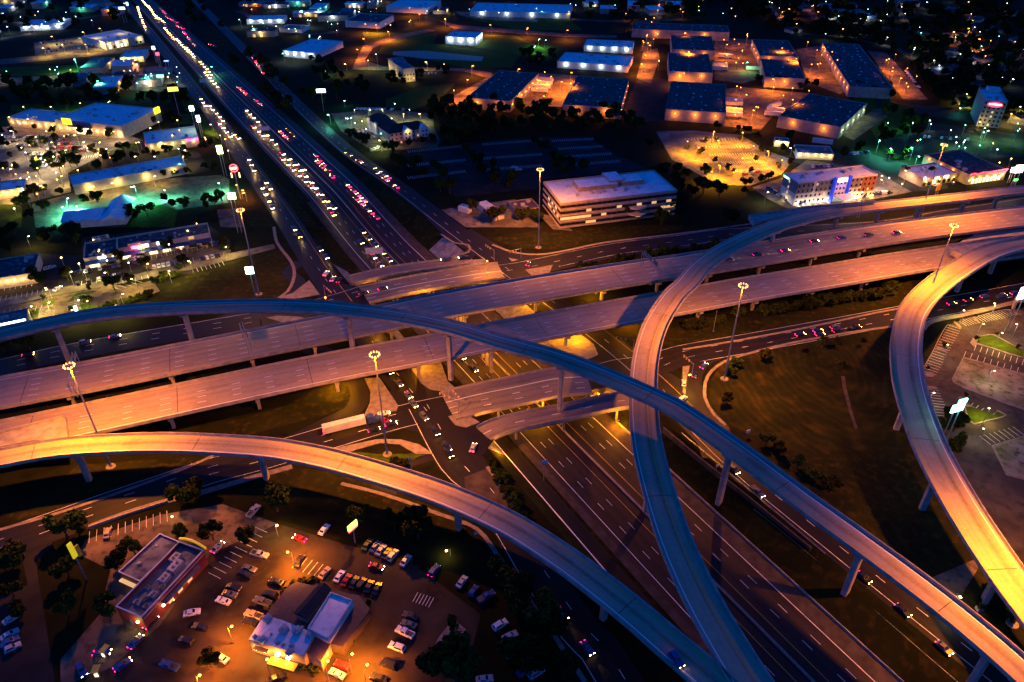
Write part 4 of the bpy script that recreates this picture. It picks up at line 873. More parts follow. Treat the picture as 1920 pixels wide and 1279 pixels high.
# --- strip mall
for lab, A, B_, C, h in (('dark-roofed left wing of the strip mall with parked cars in front', (467, 91), (470, 178), (656, 146), 6), ('long stepped strip mall with lit yellow shopfronts and a pink shop sign', (653, 60), (657, 122), (1180, 34), 6.8)):
    r_, Mx, L, Wd = bld(lab, 'strip mall', 4, A, B_, C, h, 'cream', 'roofd', 'strip_mall', .7, 12, trim='cream', ul=.6)
    n = int(L / 6); long = 'stepped' in lab
    for i in range(n):
        window(Mx, L, Wd, 'f', (i + .2) * L / n, L / n * .6, .4, 2.9, 'litpale' if (long and i % 4 != 1 and i < n * .62) or (i == 0) else 'glass', r_)
    aw = MB(); aw.add([Mx @ Vector(v) for v in ((.2, -2.6, 3.3), (L - .2, -2.6, 3.3), (L - .2, -.05, 4.3), (.2, -.05, 4.3), (.2, -2.6, 3.15), (L - .2, -2.6, 3.15))], [(0, 1, 2, 3), (4, 5, 1, 0)]); aw.build('awning', M_['bluep'], r_)
    for i in range(0, n + 1): xb(Mx, 'awning_post', min(L - .5, i * L / n), min(L - .5, i * L / n) + .4, -2.6, -2.2, 0, 3.15, 'cream', r_)
    for i in range(n): glow(Mx @ Vector(((i + .5) * L / n, -1.5, 2.8)), YEL if long else WARM, 130 if long else 90, .2, r_)
    if long:
        xb(Mx, 'raised_facade', L * .12, L * .36, -.4, -.02, 4.35, 8.6, 'cream', r_)
        M_['pink2'] = emis('pink_shop_sign', (1, .06, .25), 9); M_['wsign'] = emis('white_shop_sign', (.9, .95, 1), 8)
        for u0, u1, m in ((.15, .235, 'pink2'), (.27, .33, 'wsign'), (.42, .44, 'wsign'), (.76, .82, 'litwin')):
            for j in range(6): window(Mx, L, Wd, 'f', L * (u0 + (u1 - u0) * j / 6), L * (u1 - u0) / 8, 5.4, 6.9, m, r_, .55, 'shop_sign_letter')
        glow(Mx @ Vector((L * .19, -3, 5)), (1, .05, .4), 500, .4, r_)
    else:
        for j in range(6): window(Mx, L, Wd, 'f', L * (.42 + .04 * j), L * .028, 4.6, 5.6, 'coolw', r_, .2, 'shop_sign_letter')
# --- fast food restaurant
r_, Mx, L, Wd = bld('red-walled burger restaurant with a yellow arc on its roof edge and rooftop machinery', 'restaurant', 7, (1145, 540), (795, 915), (650, 855), 6.2, 'red', 'roofm', 'burger_restaurant', 1.5, 0, trim='white')
rf = [c for c in r_.children if c.name.startswith('roof') and 'trim' not in c.name][0]; R = random.Random(5)
for x, y, a, b, hh in ((.35, .3, 1, 1, 1), (.45, .52, 1.2, 1.5, 1.4), (.3, .42, .6, .8, 1), (.45, .7, 1.3, 2.2, 1.6), (.7, .8, 1.1, 1.6, 1.5), (.6, .15, 1, .7, .9), (.25, .15, .7, .7, .8), (.7, .35, .5, .5, 1), (.5, .22, .5, .9, .7)):
    mb = MB(); x *= L; y *= Wd; mb.box(x - a, x + a, y - b, y + b, 4.7, 4.7 + hh, M=Mx); q = Mx @ Vector((x, y - b * .4, 0)); mb.cyl((q.x, q.y), .45, .45, 4.7 + hh, 4.95 + hh, 10, 1); q = Mx @ Vector((x, y + b * .4, 0)); mb.cyl((q.x, q.y), .45, .45, 4.7 + hh, 4.95 + hh, 10, 1)
    mb.build('rooftop_unit', [M_['unit'], M_['dark']], rf)
arc = MB(); N_ = 16
for i in range(N_):
    for j, (dy, dz) in enumerate(((0, 0), (.5, 0), (.5, .7), (0, .7))):
        u = -.4 + (L + .8) * i / (N_ - 1); z = 6.3 + 1.3 * math.sin(math.pi * i / (N_ - 1)); arc.v.append(tuple(Mx @ Vector((u, Wd + .4 + dy, z + dz))))
for i in range(N_ - 1):
    for j in range(4): arc.f.append((i * 4 + j, i * 4 + (j + 1) % 4, i * 4 + 4 + (j + 1) % 4, i * 4 + 4 + j)); arc.m.append(0)
arc.f += [(0, 1, 2, 3), (4 * N_ - 1, 4 * N_ - 2, 4 * N_ - 3, 4 * N_ - 4)]; arc.m += [0, 0]
arc.build('yellow_roof_arc', emis('yellow_arc_glow', (1, .6, .02), .35, (.8, .5, .02)), r_)
xb(Mx, 'side_awning', -1.3, -.05, Wd * .28, Wd * .86, 3.5, 3.7, 'grey', r_); xb(Mx, 'wall_stripe', -.1, -.02, .2, Wd - .2, 4.9, 5.05, 'white', r_)
for u in (.35, .5, .66): window(Mx, L, Wd, 's', Wd * u, 1.8, 1, 2.6, 'litwin', r_, .12)
xb(Mx, 'rear_door', L * .5, L * .5 + 1.1, -.1, .02, .1, 2.3, 'grey', r_)
for q, e in ((Vector((-2, Wd * .3, 2.8)), 500), (Vector((-2, Wd * .62, 2.8)), 300), (Vector((L * .3, -1.5, 3)), 350)): glow(Mx @ q, YEL if e == 350 else (1, .3, .04), e, .3, r_)
window(Mx, L, Wd, 's', Wd * .26, .7, 2.7, 3.2, 'warm', r_, .5, 'wall_lamp'); window(Mx, L, Wd, 'f', L * .2, .7, 3, 3.4, 'warm', r_, .5, 'wall_lamp')
r_, Mx, L, Wd = bld('lower grey-roofed dining wing joined to the left side of the burger restaurant', 'restaurant wing', 7, (962, 472), (786, 715), (665, 660), 5, 'red', 'roofm', 'dining_wing', .5, 2, trim='white', ul=.4)
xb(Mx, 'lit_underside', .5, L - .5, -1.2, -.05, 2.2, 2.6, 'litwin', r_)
# --- grill restaurant (low dark eaves, white flat roofs, blue gabled monitor)
root = empty('grill_restaurant', (0, 0, 0), 0, 'sprawling grill restaurant with white and brown roofs in the orange-lit car park', 'restaurant')
def roofpoly(name, s, z0, z1, m, mw='tan', t=10):
    p = pts(t, s, z1); mb = MB(); mb.prism([(v.x, v.y) for v in p], z0, z1 - .05, 0); mb.sheet([(v.x, v.y) for v in p], z1, 1); o = mb.build(name, [M_[mw], M_[m]], root); return o
roofpoly('dining_block', '440,560 690,240 790,180 1480,330 1600,480 1300,890 1140,850 1000,745 640,610', 0, 4.0, 'brown', 'brown')
kb = roofpoly('kitchen_block', '270,810 870,985 1000,740 860,690 640,600 440,545', 0, 5.6, 'roofw')
wb = roofpoly('white_roof_block', '915,700 1140,820 1415,395 1170,305', 0, 6.2, 'roofw', 'white')
roofpoly('brown_wing', '880,940 1060,1050 1165,860 1010,750', 0, 4.6, 'brown', 'tan')
p = pts(10, '915,700 1140,820 1415,395 1170,305', 6.2)
rim = MB()
for a, b in zip(p, p[1:] + p[:1]):
    d = (b - a).normalized(); n = Vector((-d.y, d.x, 0)); c0 = sum(p, Vector()) / 4
    if (c0 - a).dot(n) < 0: n = -n
    rim.prism([(v.x, v.y) for v in (a + n * .02, b + n * .02, b + n * .3, a + n * .3)], 6.21, 6.9)
rim.build('parapet', M_['white'], wb)
Mr, Lr, Wr = frame(10, (1000, 190), (780, 520), (900, 580), 6.5)
xb(Mr, 'roof_monitor', 0, Lr, 0, Wr, 4.0, 6.5, 'tan', root); gable(Mr, 0, Lr, 0, Wr, 6.5, 8.1, 'shing', root, 'monitor_roof', 'y', .4)
R = random.Random(8)
for x, y, a, hh in ((480, 600, 1.1, 1.2), (430, 830, 1, 1), (590, 860, .5, .7), (650, 880, .4, .6), (740, 890, .6, .8), (660, 720, 1.1, 1.5), (810, 730, 1, 1.4), (720, 960, 1, .8), (850, 690, .5, .5), (340, 790, .5, .8), (940, 770, .8, .8), (520, 760, .3, .5)):
    q = at(10, x, y, 5.6); m2 = Matrix.Translation(q) @ Matrix.Rotation(.95, 4, 'Z'); mb = MB().box(-a, a, -a * .8, a * .8, 0, hh, M=m2); mb.box(-a * .5, a * .5, -a * .4, a * .4, hh, hh + .2, M=m2); mb.build('rooftop_unit', M_['unit'], kb)
Mf, Lf, Wf = frame(10, (270, 810), (870, 985), (270, 810), 5.6)
a, b = at(10, 270, 810, 0), at(10, 870, 985, 0); d = (b - a).normalized(); n = Vector((d.y, -d.x, 0))
if n.y > 0: n = -n
p0, p1 = at(10, 270, 812, 5.6), at(10, 870, 987, 5.6); d = (p1 - p0); LL = d.length; d.normalize(); n = Vector((d.y, -d.x, 0)); n = n if n.y < 0 else -n
Mg = Matrix(((d.x, -n.x, 0, p0.x), (d.y, -n.y, 0, p0.y), (0, 0, 1, 0), (0, 0, 0, 1)))
for u in (.12, .3, .52, .72):
    window(Mg, LL, 5, 'f', LL * u - .5, 1.0, 3.0, 3.4, emis('entrance_lamp', (1, .8, .3), 30) if u == .12 else bpy.data.materials['entrance_lamp'], root, .9, 'wall_lamp'); glow(Mg @ Vector((LL * u, -1.8, 2.7)), YEL, 260, .25, root)
xb(Mg, 'entrance_canopy', LL * .42, LL * .9, -3.2, -1.0, 2.4, 2.6, 'yellow', root); xb(Mg, 'front_awning', LL * .1, LL * .35, -1.2, -.05, 3.6, 3.8, 'brown', root)
neon = MB(); a, b = at(10, 1355, 505, 4.2), at(10, 1215, 715, 4.2); neon.tube(a + Vector((.3, -.3, .6)), b + Vector((.3, -.3, .6)), .16); neon.build('neon_strip', emis('green_neon', (.75, 1, .05), 7), root)
glow(at(10, 1140, 975, 3), YEL, 200, .2, root); glow(at(10, 1310, 915, 2), YEL, 90, .2, root)
# --- motel with dark hipped roofs and gabled bays
root = empty('motel', (0, 0, 0), 0, 'L-shaped motel with dark shingle roof, cream gabled bays and brick base', 'motel')
Mx, L, _ = frame(11, (430, 400), (730, 612), (1590, 470), 9); Wd = 14
xb(Mx, 'wall', 0, L, 0, Wd, 3, 9, 'cream', root); xb(Mx, 'brick_base', -.05, L + .05, -.05, Wd + .05, -.1, 3, 'brick', root)
gable(Mx, 0, L, 0, Wd, 9.02, 13, 'shing', root, 'roof', 'x', .8, 6)
for fl in range(3):
    for i in range(9):
        u = (i + .5) * L / 9 - .6; window(Mx, L, Wd, 'f', u, 1.2, .9 + fl * 3, 2.3 + fl * 3, 'litwin' if (fl, i) in ((0, 2), (1, 6)) else 'glass', root)
for c0 in (.44, .88):
    xb(Mx, 'gabled_bay', L * c0 - 3.4, L * c0 + 3.4, -1.6, -.06, 3, 9.3, 'white', root); gable(Mx, L * c0 - 3.4, L * c0 + 3.4, -1.6, 5, 9.32, 12, 'white', root, 'bay_gable', 'y', .3)
    for fl in (1, 2):
        for dx in (-1.9, .7): xb(Mx, 'window', L * c0 + dx, L * c0 + dx + 1.2, -1.68, -1.62, .9 + fl * 3, 2.3 + fl * 3, 'glass', root)
glow(Mx @ Vector((L * .44, -3, 9)), YEL, 500, .3, root); glow(Mx @ Vector((L * .15, -5, 4)), SOD, 400, .3, root)
Mx2, L2, _ = frame(11, (1000, 500), (730, 612), (210, 240), 9); W2 = 14
xb(Mx2, 'wall', 3, L2, 0, W2, 0, 8.9, 'cream', root); gable(Mx2, 3, L2, 0, W2, 8.93, 12.8, 'shing', root, 'roof', 'x', .8, 6)
for u in (.55, .88): xb(Mx2, 'gabled_bay', L2 * u - 2, L2 * u + 2, -1.2, -.06, 0, 10.5, 'white', root); glow(Mx2 @ Vector((L2 * u, -3, 8)), YEL, 350, .3, root)
glow(Mx2 @ Vector((L2 * .35, -6, 3)), (.8, 1, .3), 1200, .3, root); xb(Mx2, 'entrance_canopy', L2 * .3, L2 * .45, -6, -.06, 3, 3.5, 'cream', root)
# --- tall lit guesthouse
r_, Mx, L, Wd = bld('brightly lit cream guesthouse of three storeys behind the motel', 'hotel', 2, (262, 330), (347, 388), (412, 380), 12, 'cream', 'roofm', 'guesthouse', .5, 2, rows=(('f', 0, 1, 4, 1.2, 2, 3.4, .2, 'litwin'), ('f', 0, 1, 4, 1.2, 5.5, 7, .2, 'litwin'), ('s', 0, 1, 6, 1.2, 5.5, 7, .3, 'litwin')))
for q in (Vector((L * .5, -5, 3)), Vector((-5, Wd * .5, 3)), Vector((-5, Wd * .9, 5))): glow(Mx @ q, YEL, 2200, .4, r_)
gable(Mx, 0, L, Wd * .5, Wd, 12.05, 15, 'roofm', r_, 'pitched_roof')
# --- four storey hotel with blue fins
r_, Mx, L, Wd = bld('four-storey hotel with blue fins, green sign and brick right end beside the looping flyover', 'hotel', 12, (228, 205), (452, 345), (1650, 212), 14.5, 'white', 'roofw', 'hotel', .8, 8, trim='white', ul=.9)
for fl in range(4):
    z = 1.3 + fl * 3.4
    for i in range(18):
        u = (i + .5) * L / 18
        if .44 < u / L < .64: continue
        window(Mx, L, Wd, 'f', u - .55, 1.1, z, z + 1.5, 'litwin' if random.Random(i * 7 + fl).random() < .08 else 'glass', r_, .16)
    for i in (2,): window(Mx, L, Wd, 's', Wd * .5, 1.2, z, z + 1.5, 'litwin', r_, .14)
xb(Mx, 'grey_cladding', .02, L * .2, -.1, -.02, 7.4, 14, 'grey', r_); xb(Mx, 'grey_cladding', L * .24, L * .44, -.1, -.02, 7.4, 14, 'grey', r_); xb(Mx, 'grey_cladding', -.1, -.02, .02, Wd, 7.4, 14.4, 'grey', r_)
xb(Mx, 'grey_cladding', L * .64, L * .8, -.1, -.02, 7.4, 13.4, 'grey', r_); xb(Mx, 'brick_cladding', L * .82, L + .1, -.12, -.02, 3.8, 13.6, 'brick', r_); xb(Mx, 'brick_cladding', L + .02, L + .12, 0, Wd, 3.8, 13.6, 'brick', r_)
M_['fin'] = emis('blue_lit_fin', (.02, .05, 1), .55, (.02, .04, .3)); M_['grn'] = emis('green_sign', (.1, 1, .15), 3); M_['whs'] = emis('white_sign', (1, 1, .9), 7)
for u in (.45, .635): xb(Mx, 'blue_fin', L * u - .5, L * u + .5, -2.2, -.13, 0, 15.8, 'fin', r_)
xb(Mx, 'tower_front', L * .47, L * .62, -.9, -.03, 0, 15.2, 'white', r_)
for fl in range(1, 4):
    for u in (.495, .54, .585): xb(Mx, 'window', L * u - .6, L * u + .6, -1.0, -.92, 1 + fl * 3.3, 2.4 + fl * 3.3, 'glass', r_)
xb(Mx, 'sign_panel', L * .49, L * .6, -1.25, -.92, 12.6, 14.6, 'whs', r_); xb(Mx, 'sign_panel_top', L * .49, L * .6, -1.25, -.92, 14.62, 15.1, 'grn', r_)
words('H', 1.5, facem(Mx, 'f', L * .515, 13.6, 1.29, L), 'grn', r_)
xb(Mx, 'side_sign', -.4, -.12, Wd * .55, Wd * .98, 13.0, 14.0, 'grn', r_); words('EXPRESS', 1.0, facem(Mx, 's', Wd * .76, 13.5, .44, L), 'whs', r_)
for q in (.05, .12, .19, .26, .34, .42): glow(Mx @ Vector((L * q, -1.6, .8)), (1, .95, .7), 600, .25, r_)
for q in (.68, .75): glow(Mx @ Vector((L * q, -1.6, .8)), YEL, 160, .25, r_)
for q in (.83, .97): glow(Mx @ Vector((L * q, -1.6, .8)), YEL, 1200, .25, r_)
glow(Mx @ Vector((-1.6, Wd * .5, 1)), YEL, 500, .25, r_); glow(Mx @ Vector((L * .54, -7, 4.4)), (1, .97, .8), 1500, .5, r_); glow(Mx @ Vector((L * .54, -4, 11)), (.1, .15, 1), 900, .5, r_); glow(Mx @ Vector((L * .54, -14, 5)), (1, .97, .8), 1000, .5, r_)
xb(Mx, 'entrance_canopy', L * .46, L * .66, -11, -2.3, 4.6, 5.2, 'white', r_)
for u in (.48, .64): xb(Mx, 'canopy_column', L * u - .4, L * u + .4, -10.6, -9.8, 0, 4.6, 'white', r_)
# --- corner shop, pharmacy
r_, Mx, L, Wd = bld('single-storey shop with white parapet, small red sign and lit front right of the hotel', 'shop', 13, (205, 400), (530, 548), (1010, 472), 6, 'tan', 'roofw', 'corner_shop', .9, 7, trim='white', rows=(('f', 0, 1, 7, 2.6, .4, 3, .5, 'litpale'),), ul=.7)
walllamps(r_, Mx, L, Wd, 'f', 5, 3.4, YEL, 420, 'warm'); M_['redn'] = emis('red_neon', (1, .01, .06), 5)
for a, b, m in ((.08, .2, 'redn'), (.35, .46, 'wsign'), (.6, .74, 'wsign')):
    for j in range(4): window(Mx, L, Wd, 'f', L * (a + (b - a) * j / 4), L * (b - a) / 5.5, 4.3, 5.3, m, r_, .3, 'shop_sign_letter')
r_, Mx, L, Wd = bld('pharmacy outlined in red neon with yellow-lit pillars at the far right', 'pharmacy', 13, (735, 190), (1170, 500), (1690, 425), 7, 'tan', 'roofd', 'pharmacy', .7, 5, rows=(('f', .1, .9, 8, 2, .4, 3.4, .9, 'litpale'),))
walllamps(r_, Mx, L, Wd, 'f', 5, 4, YEL, 700, 'warm'); walllamps(r_, Mx, L, Wd, 's', 3, 5.5, SOD, 380, 'warm', u0=.2)
nb = MB()
for a, b in (((0, 7.1), (L * .1, 7.7)), ((L * .1, 7.7), (L * .22, 6.9)), ((L * .22, 6.9), (L * .34, 7.6)), ((L * .34, 7.6), (L * .5, 7.1)), ((L * .5, 7.1), (L, 7.6)), ((L, 7.6), (L * .9, 4.2))): nb.tube(Mx @ Vector((a[0], -.4, a[1])), Mx @ Vector((b[0], -.4, b[1])), .3)
nb.build('neon_outline', M_['redn'], r_); words('Walgreens', 3.0, facem(Mx, 'f', L * .74, 5.8, .5, L), 'redn', r_)
glow(Mx @ Vector((L * .6, -8, 5)), (1, .03, .08), 1600, .4, r_)
# --- six-storey hotel far right
r_, Mx, L, Wd = bld('tall blue hotel block with a glowing red oval sign at the far right', 'hotel', 14, (1650, 400), (1405, 655), (860, 605), 20, 'grey', 'roofw', 'tall_hotel', .8, 4, trim='white')
for fl in range(6):
    for i in range(5): window(Mx, L, Wd, 'f', (i + .5) * L / 5 - .7, 1.4, 1 + fl * 3.2, 2.6 + fl * 3.2, 'litwin' if i == 2 and fl in (2, 3, 0) else 'glass', r_)
    for i in range(8): window(Mx, L, Wd, 's', (i + .5) * Wd / 8 - .7, 1.4, 1 + fl * 3.2, 2.6 + fl * 3.2, 'glass', r_)
el = MB(); q = facem(Mx, 'f', L * .5, 17.2, .25, L); n = 24; e = [q @ Vector((5.2 * math.cos(6.2832 * i / n), 1.9 * math.sin(6.2832 * i / n), 0)) for i in range(n)]; e2 = [q @ Vector((5.2 * math.cos(6.2832 * i / n), 1.9 * math.sin(6.2832 * i / n), .3)) for i in range(n)]
el.add(e + e2, [tuple(range(n, 2 * n))] + [(i, (i + 1) % n, n + (i + 1) % n, n + i) for i in range(n)]); el.build('oval_sign', emis('red_oval', (1, .01, .05), 2.4), r_)
words('RESIDENCE INN', 1.15, q @ Matrix.Translation((0, .2, .34)), 'whs', r_); xb(Mx, 'roof_stair_head', L * .1, L * .7, Wd * .7, Wd * .95, 19.2, 22.5, 'white', r_)
glow(Mx @ Vector((L * .9, -3, 3)), YEL, 800, .3, r_)
# --- houses in the dark upper right
for i, (x, y) in enumerate(((1400, 290), (1470, 330), (1530, 300), (1600, 360), (1520, 400), (1680, 340), (1760, 400), (1850, 330), (1700, 440), (1640, 480), (1450, 410), (1880, 240), (1750, 180), (1650, 120), (1850, 90), (950, 40), (700, 60), (560, 90), (820, 110), (1120, 90), (1000, 190), (620, 180))):
    p = at(3, x, y); Rr = random.Random(i); Mx = Matrix.Translation(p) @ Matrix.Rotation(Rr.uniform(0, 3), 4, 'Z'); a, b = Rr.uniform(6, 9), Rr.uniform(4.5, 6.5)
    root = empty('house', (0, 0, 0), 0, 'small dark house among the trees in the unlit neighbourhood at the upper right', 'house', 'houses in the unlit neighbourhood')
    xb(Mx, 'wall', -a, a, -b, b, -.1, 3.2, 'cream', root); gable(Mx, -a, a, -b, b, 3.21, 5.8, 'roofd', root, 'roof', 'x', .5, 2)
    if i % 3 == 0: xb(Mx, 'window', -1, .4, -b - .06, -b + .02, 1, 2.4, 'litwin', root); glow(Mx @ Vector((0, -b - 4, 3)), random.Random(i).choice([COOL, YEL, TEAL]), 500, .3, root)
# teal dome-like canopies etc: drive through canopies of the burger restaurant
for i, (A, B_, C) in enumerate((((850, 480), (745, 600), (672, 575)), ((725, 762), (660, 885), (552, 895)))):
    Mx, L, Wd = frame(21, A, B_, C, 3.0); root = empty('drive_through_canopy', (0, 0, 0), 0, 'square yellow order canopy over the drive-through lane, ' + ('farther from' if i == 0 else 'nearer') + ' the bottom edge', 'canopy')
    xb(Mx, 'canopy_roof', 0, L, 0, Wd, 2.85, 3.0, 'yellow', root); xb(Mx, 'post', L * .1, L * .1 + .25, Wd * .1, Wd * .1 + .25, 0, 2.85, 'steel', root); xb(Mx, 'menu_screen', L * .2, L * .7, .1, .3, .8, 2.0, 'litpale', root)
    glow(Mx @ Vector((L * .3, -.6, 2.2)), YEL, 60, .15, root)
# fence/wall behind the restaurant along the road
wall('boundary_wall', pts(7, '500,415 700,345 940,270'), 0, .9, .5, 'conc', 'low boundary wall between the dark road and the burger restaurant car park')

# --- more low buildings, verges and streets in the distance
ROOFS = ('roofw', 'roofm', 'roofd', 'roofw')
def sheds(t, spots, label, group, seed, rot=0.0):
    R = random.Random(seed)
    for i, q in enumerate(spots.split()):
        x, y = map(float, q.split(',')); p = at(t, x, y); a, b_, h = R.uniform(9, 22), R.uniform(6, 11), R.uniform(4, 7); Mx = Matrix.Translation(p) @ Matrix.Rotation(rot + R.choice((0, 1.57)) + R.uniform(-.1, .1), 4, 'Z')
        root = empty('shed', (0, 0, 0), 0, label, 'building', group); xb(Mx, 'wall', -a, a, -b_, b_, -.1, h, 'whwall', root); rf = xb(Mx, 'roof', -a - .2, a + .2, -b_ - .2, b_ + .2, h + .003, h + .3, R.choice(ROOFS), root)
        for k in range(3): ux, uy = R.uniform(-.7, .7) * a, R.uniform(-.6, .6) * b_; xb(Mx, 'rooftop_unit', ux - .9, ux + .9, uy - .8, uy + .8, h + .302, h + 1.4, 'unit', rf)
        for k in range(3): xb(Mx, 'door', (-.6 + .5 * k) * a, (-.6 + .5 * k) * a + 3, -b_ - .08, -b_ + .02, 0, 3, 'litwin' if R.random() < .3 else 'grey', root)
        c, m = R.choice(((YEL, 'warm'), (COOL, 'coolw'), (SOD, 'sodium'), (TEAL, 'teal'))); xb(Mx, 'wall_lamp', -.3, .3, -b_ - .5, -b_ - .08, h - 1.2, h - .8, m, root); glow(Mx @ Vector((0, -b_ - 2.5, h - 1)), c, 2600, .3, root)
sheds(2, '1500,70 1640,50 1760,75 1880,40 1400,30', 'small pale shed in the dark at the top edge right of the long white building', 'sheds right of the long white building', 1)
sheds(1, '1450,30 1560,40 1680,30 1800,60 1880,110 1480,200 1740,90', 'small shed in the industrial yards right of the freeway near the top', 'sheds in the right industrial yards', 2)
sheds(1, '40,60 240,40 480,60 60,20 640,80', 'small building in the dark at the upper left corner', 'small buildings in the upper left corner', 3)
sheds(2, '80,40 180,30 560,70 40,90', 'small shed along the streets at the top left of centre', 'sheds along the top streets', 4)
sheds(3, '930,90 1010,110 660,40 820,60 1250,30 1500,70', 'pale-roofed building among the trees of the upper right', 'pale buildings of the upper right', 5)
sheds(1, '560,385 700,392 470,470 850,470 620,500', 'low dealer building between the car lots at the upper left', 'dealer buildings at the upper left', 6, .25)
M_['street'] = mat('street_asphalt', (.06, .05, .045), (.035, .03, .028), .1, .85)
STREETS = [(3, '500,20 560,110 640,180 900,210 1150,260 1300,330 1450,460 1560,560'), (3, '700,0 760,110 1000,150 1300,170 1600,260 1917,330'), (3, '1200,0 1250,120 1330,200'), (3, '1600,20 1640,200 1720,420 1760,520'), (3, '960,60 980,220'),
           (2, '1280,110 1600,120 1920,110'), (2, '1700,290 1740,200 1780,100 1800,0'), (1, '0,120 200,130 420,110 700,60'), (1, '1340,60 1500,130 1700,190 1900,180'), (1, '0,480 400,450 700,455 1000,490'), (1, '0,220 180,190')]
for t, s_ in STREETS:
    c = smooth(pts(t, s_), 14); L, R_ = offs(c, 9); z = level([(p.x, p.y) for p in L] + [(p.x, p.y) for p in R_[::-1]], .03)
    for p in L + R_: p.z = z
    struct('side_street', MB().strip(L, R_), M_['street'])
for t, s_ in ((1, '960,640 1110,640 1120,700 980,700'), (1, '640,1180 900,1150 1000,1180 980,1279 700,1279'), (1, '1010,560 1080,520 1130,600 1060,640'), (1, '0,1110 130,1090 120,1279 0,1279'), (1, '60,590 300,580 640,560 640,600 300,625 60,625'), (2, '640,190 980,200 1200,300 1100,330 720,260'), (2, '120,180 540,190 520,240 140,260'), (3, '1560,590 1700,640 1660,700 1560,680'), (3, '1780,830 1917,850 1917,870 1800,850'), (3, '1120,560 1300,600 1260,680 1120,640'), (4, '200,360 420,350 440,380 230,395'), (1, '380,640 520,600 430,590 330,630')):
    patch('grass_verge', t, s_, 'lawn', .04)
# ---------------------------------------------------------------- trees
def crown_mesh(seed, n=520, squash=.8, blobs=7, leaf=.085):
    R = random.Random(seed); mb = MB(); bl = []
    for _ in range(blobs):
        a = R.uniform(0, 6.28); r = R.uniform(.12, .3); bl.append((Vector((math.cos(a) * r * 1.15, math.sin(a) * r * 1.15, R.uniform(-.16, .34))), R.uniform(.10, .25)))
    for i in range(n):
        c, rr = R.choice(bl); d = Vector((R.gauss(0, 1), R.gauss(0, 1), R.gauss(0, 1))).normalized(); p = c + d * rr * (R.random() ** .3)
        p.z = p.z * squash + .5; nrm = (d + Vector((R.gauss(0, .6), R.gauss(0, .6), R.gauss(0, .6)))).normalized()
        u = nrm.orthogonal().normalized(); w = nrm.cross(u); s = leaf * R.uniform(.6, 1.3); a = R.uniform(0, 3.14); u, w = u * math.cos(a) + w * math.sin(a), w * math.cos(a) - u * math.sin(a)
        mb.add([p - u * s, p - w * s * .7, p + u * s, p + w * s * .8], [(0, 1, 2, 3)])
    me = mb.build('crown', M_['leaf']); m = me.data; bpy.data.objects.remove(me); return m
CROWN = [crown_mesh(s, 1500, leaf=.05, blobs=10) for s in range(5)] + [crown_mesh(20, 500, 1.5, 6, .07)]
LOWC = [crown_mesh(s, 240, .85, 6, .12) for s in (31, 32, 33)]
def trunk_mesh():
    mb = MB(); mb.tube((0, 0, -.02), (0.01, 0, .24), .035, 7, r1=.024); R = random.Random(4)
    for i in range(5):
        a = 1.3 * i; mb.tube((.01, 0, .2 + .02 * i), (.22 * math.cos(a), .22 * math.sin(a), .48 + .03 * i), .016, 5, r1=.006)
    o = mb.build('trunk', M_['bark']); m = o.data; bpy.data.objects.remove(o); return m
TRK = trunk_mesh()
tn = [0]; TREES = []
def tree(p, h, label, group=None, kind=None, low=False, name='tree', wide=1.0):
    tn[0] += 1; TREES.append((p.copy(), h, label, group, kind, low, name, wide, tn[0]))
def plant_tree(p, h, label, group, kind, low, name, wide, idx):
    R = random.Random(idx); r = empty(name, p, R.uniform(0, 6.28), label, 'tree' if name == 'tree' else 'bush', group)
    r.scale = (h * wide * R.uniform(.85, 1.15), h * wide * R.uniform(.85, 1.15), h)
    me = CROWN[5] if kind == 'tall' else (R.choice(LOWC) if low else CROWN[idx % 5])
    c = link(bpy.data.objects.new('crown', me)); c.parent = r
    if name == 'bush': c.location = (0, 0, -.32)
    t = link(bpy.data.objects.new('trunk', TRK)); t.parent = r; return r
def grp(t, s, h, label, group, jit=.2, low=False, name='tree', kind=None, wide=1.0):
    for i, q in enumerate(s.split()):
        x, y = map(float, q.split(',')[:2]); tree(at(t, x, y), h * random.uniform(1 - jit, 1 + jit), label, group, kind, low, name, wide)
def wood(t, poly, n, h, label, group, seed=1, low=True):
    P = [tuple(map(float, q.split(','))) for q in poly.split()]; R = random.Random(seed); k = 0
    xs = [p[0] for p in P]; ys = [p[1] for p in P]; got = []; tries = 0
    while k < n and tries < 20000:
        tries += 1
        x, y = R.uniform(min(xs), max(xs)), R.uniform(min(ys), max(ys)); ins = False
        for i in range(len(P)):
            a, b = P[i], P[i - 1]
            if (a[1] > y) != (b[1] > y) and x < (b[0] - a[0]) * (y - a[1]) / (b[1] - a[1]) + a[0]: ins = not ins
        if not ins: continue
        p = at(t, x, y)
        if any((p - g_).length < h * .45 for g_ in got): continue
        got.append(p); k += 1; tree(p, h * R.uniform(.75, 1.25), label, group, low=low)
wood(2, '490,600 900,600 1240,610 1650,670 1700,720 1640,790 1200,760 760,800 600,830 540,760', 62, 11, 'dark tree in the thick belt of wood between the warehouses and the unlit car park', 'trees of the wood behind the unlit car park', 1)
wood(1, '0,480 420,480 900,520 1080,560 1060,620 900,600 560,590 400,630 0,600', 40, 11, 'dark tree in the belt behind the big blue-roofed store', 'trees behind the big blue-roofed store', 2)
wood(1, '0,150 180,170 560,150 740,120 740,20 400,20 0,60', 22, 11, 'dark tree in the wood at the upper left', 'trees of the upper left wood', 3)
wood(1, '1470,290 1920,300 1920,400 1500,400', 0, 8, '', '', 4)
wood(1, '1700,310 1920,330 1920,560 1780,620 1500,640', 18, 10, 'dark tree on the slope right of the freeway near the white billboard', 'trees right of the freeway near the white billboard', 5)
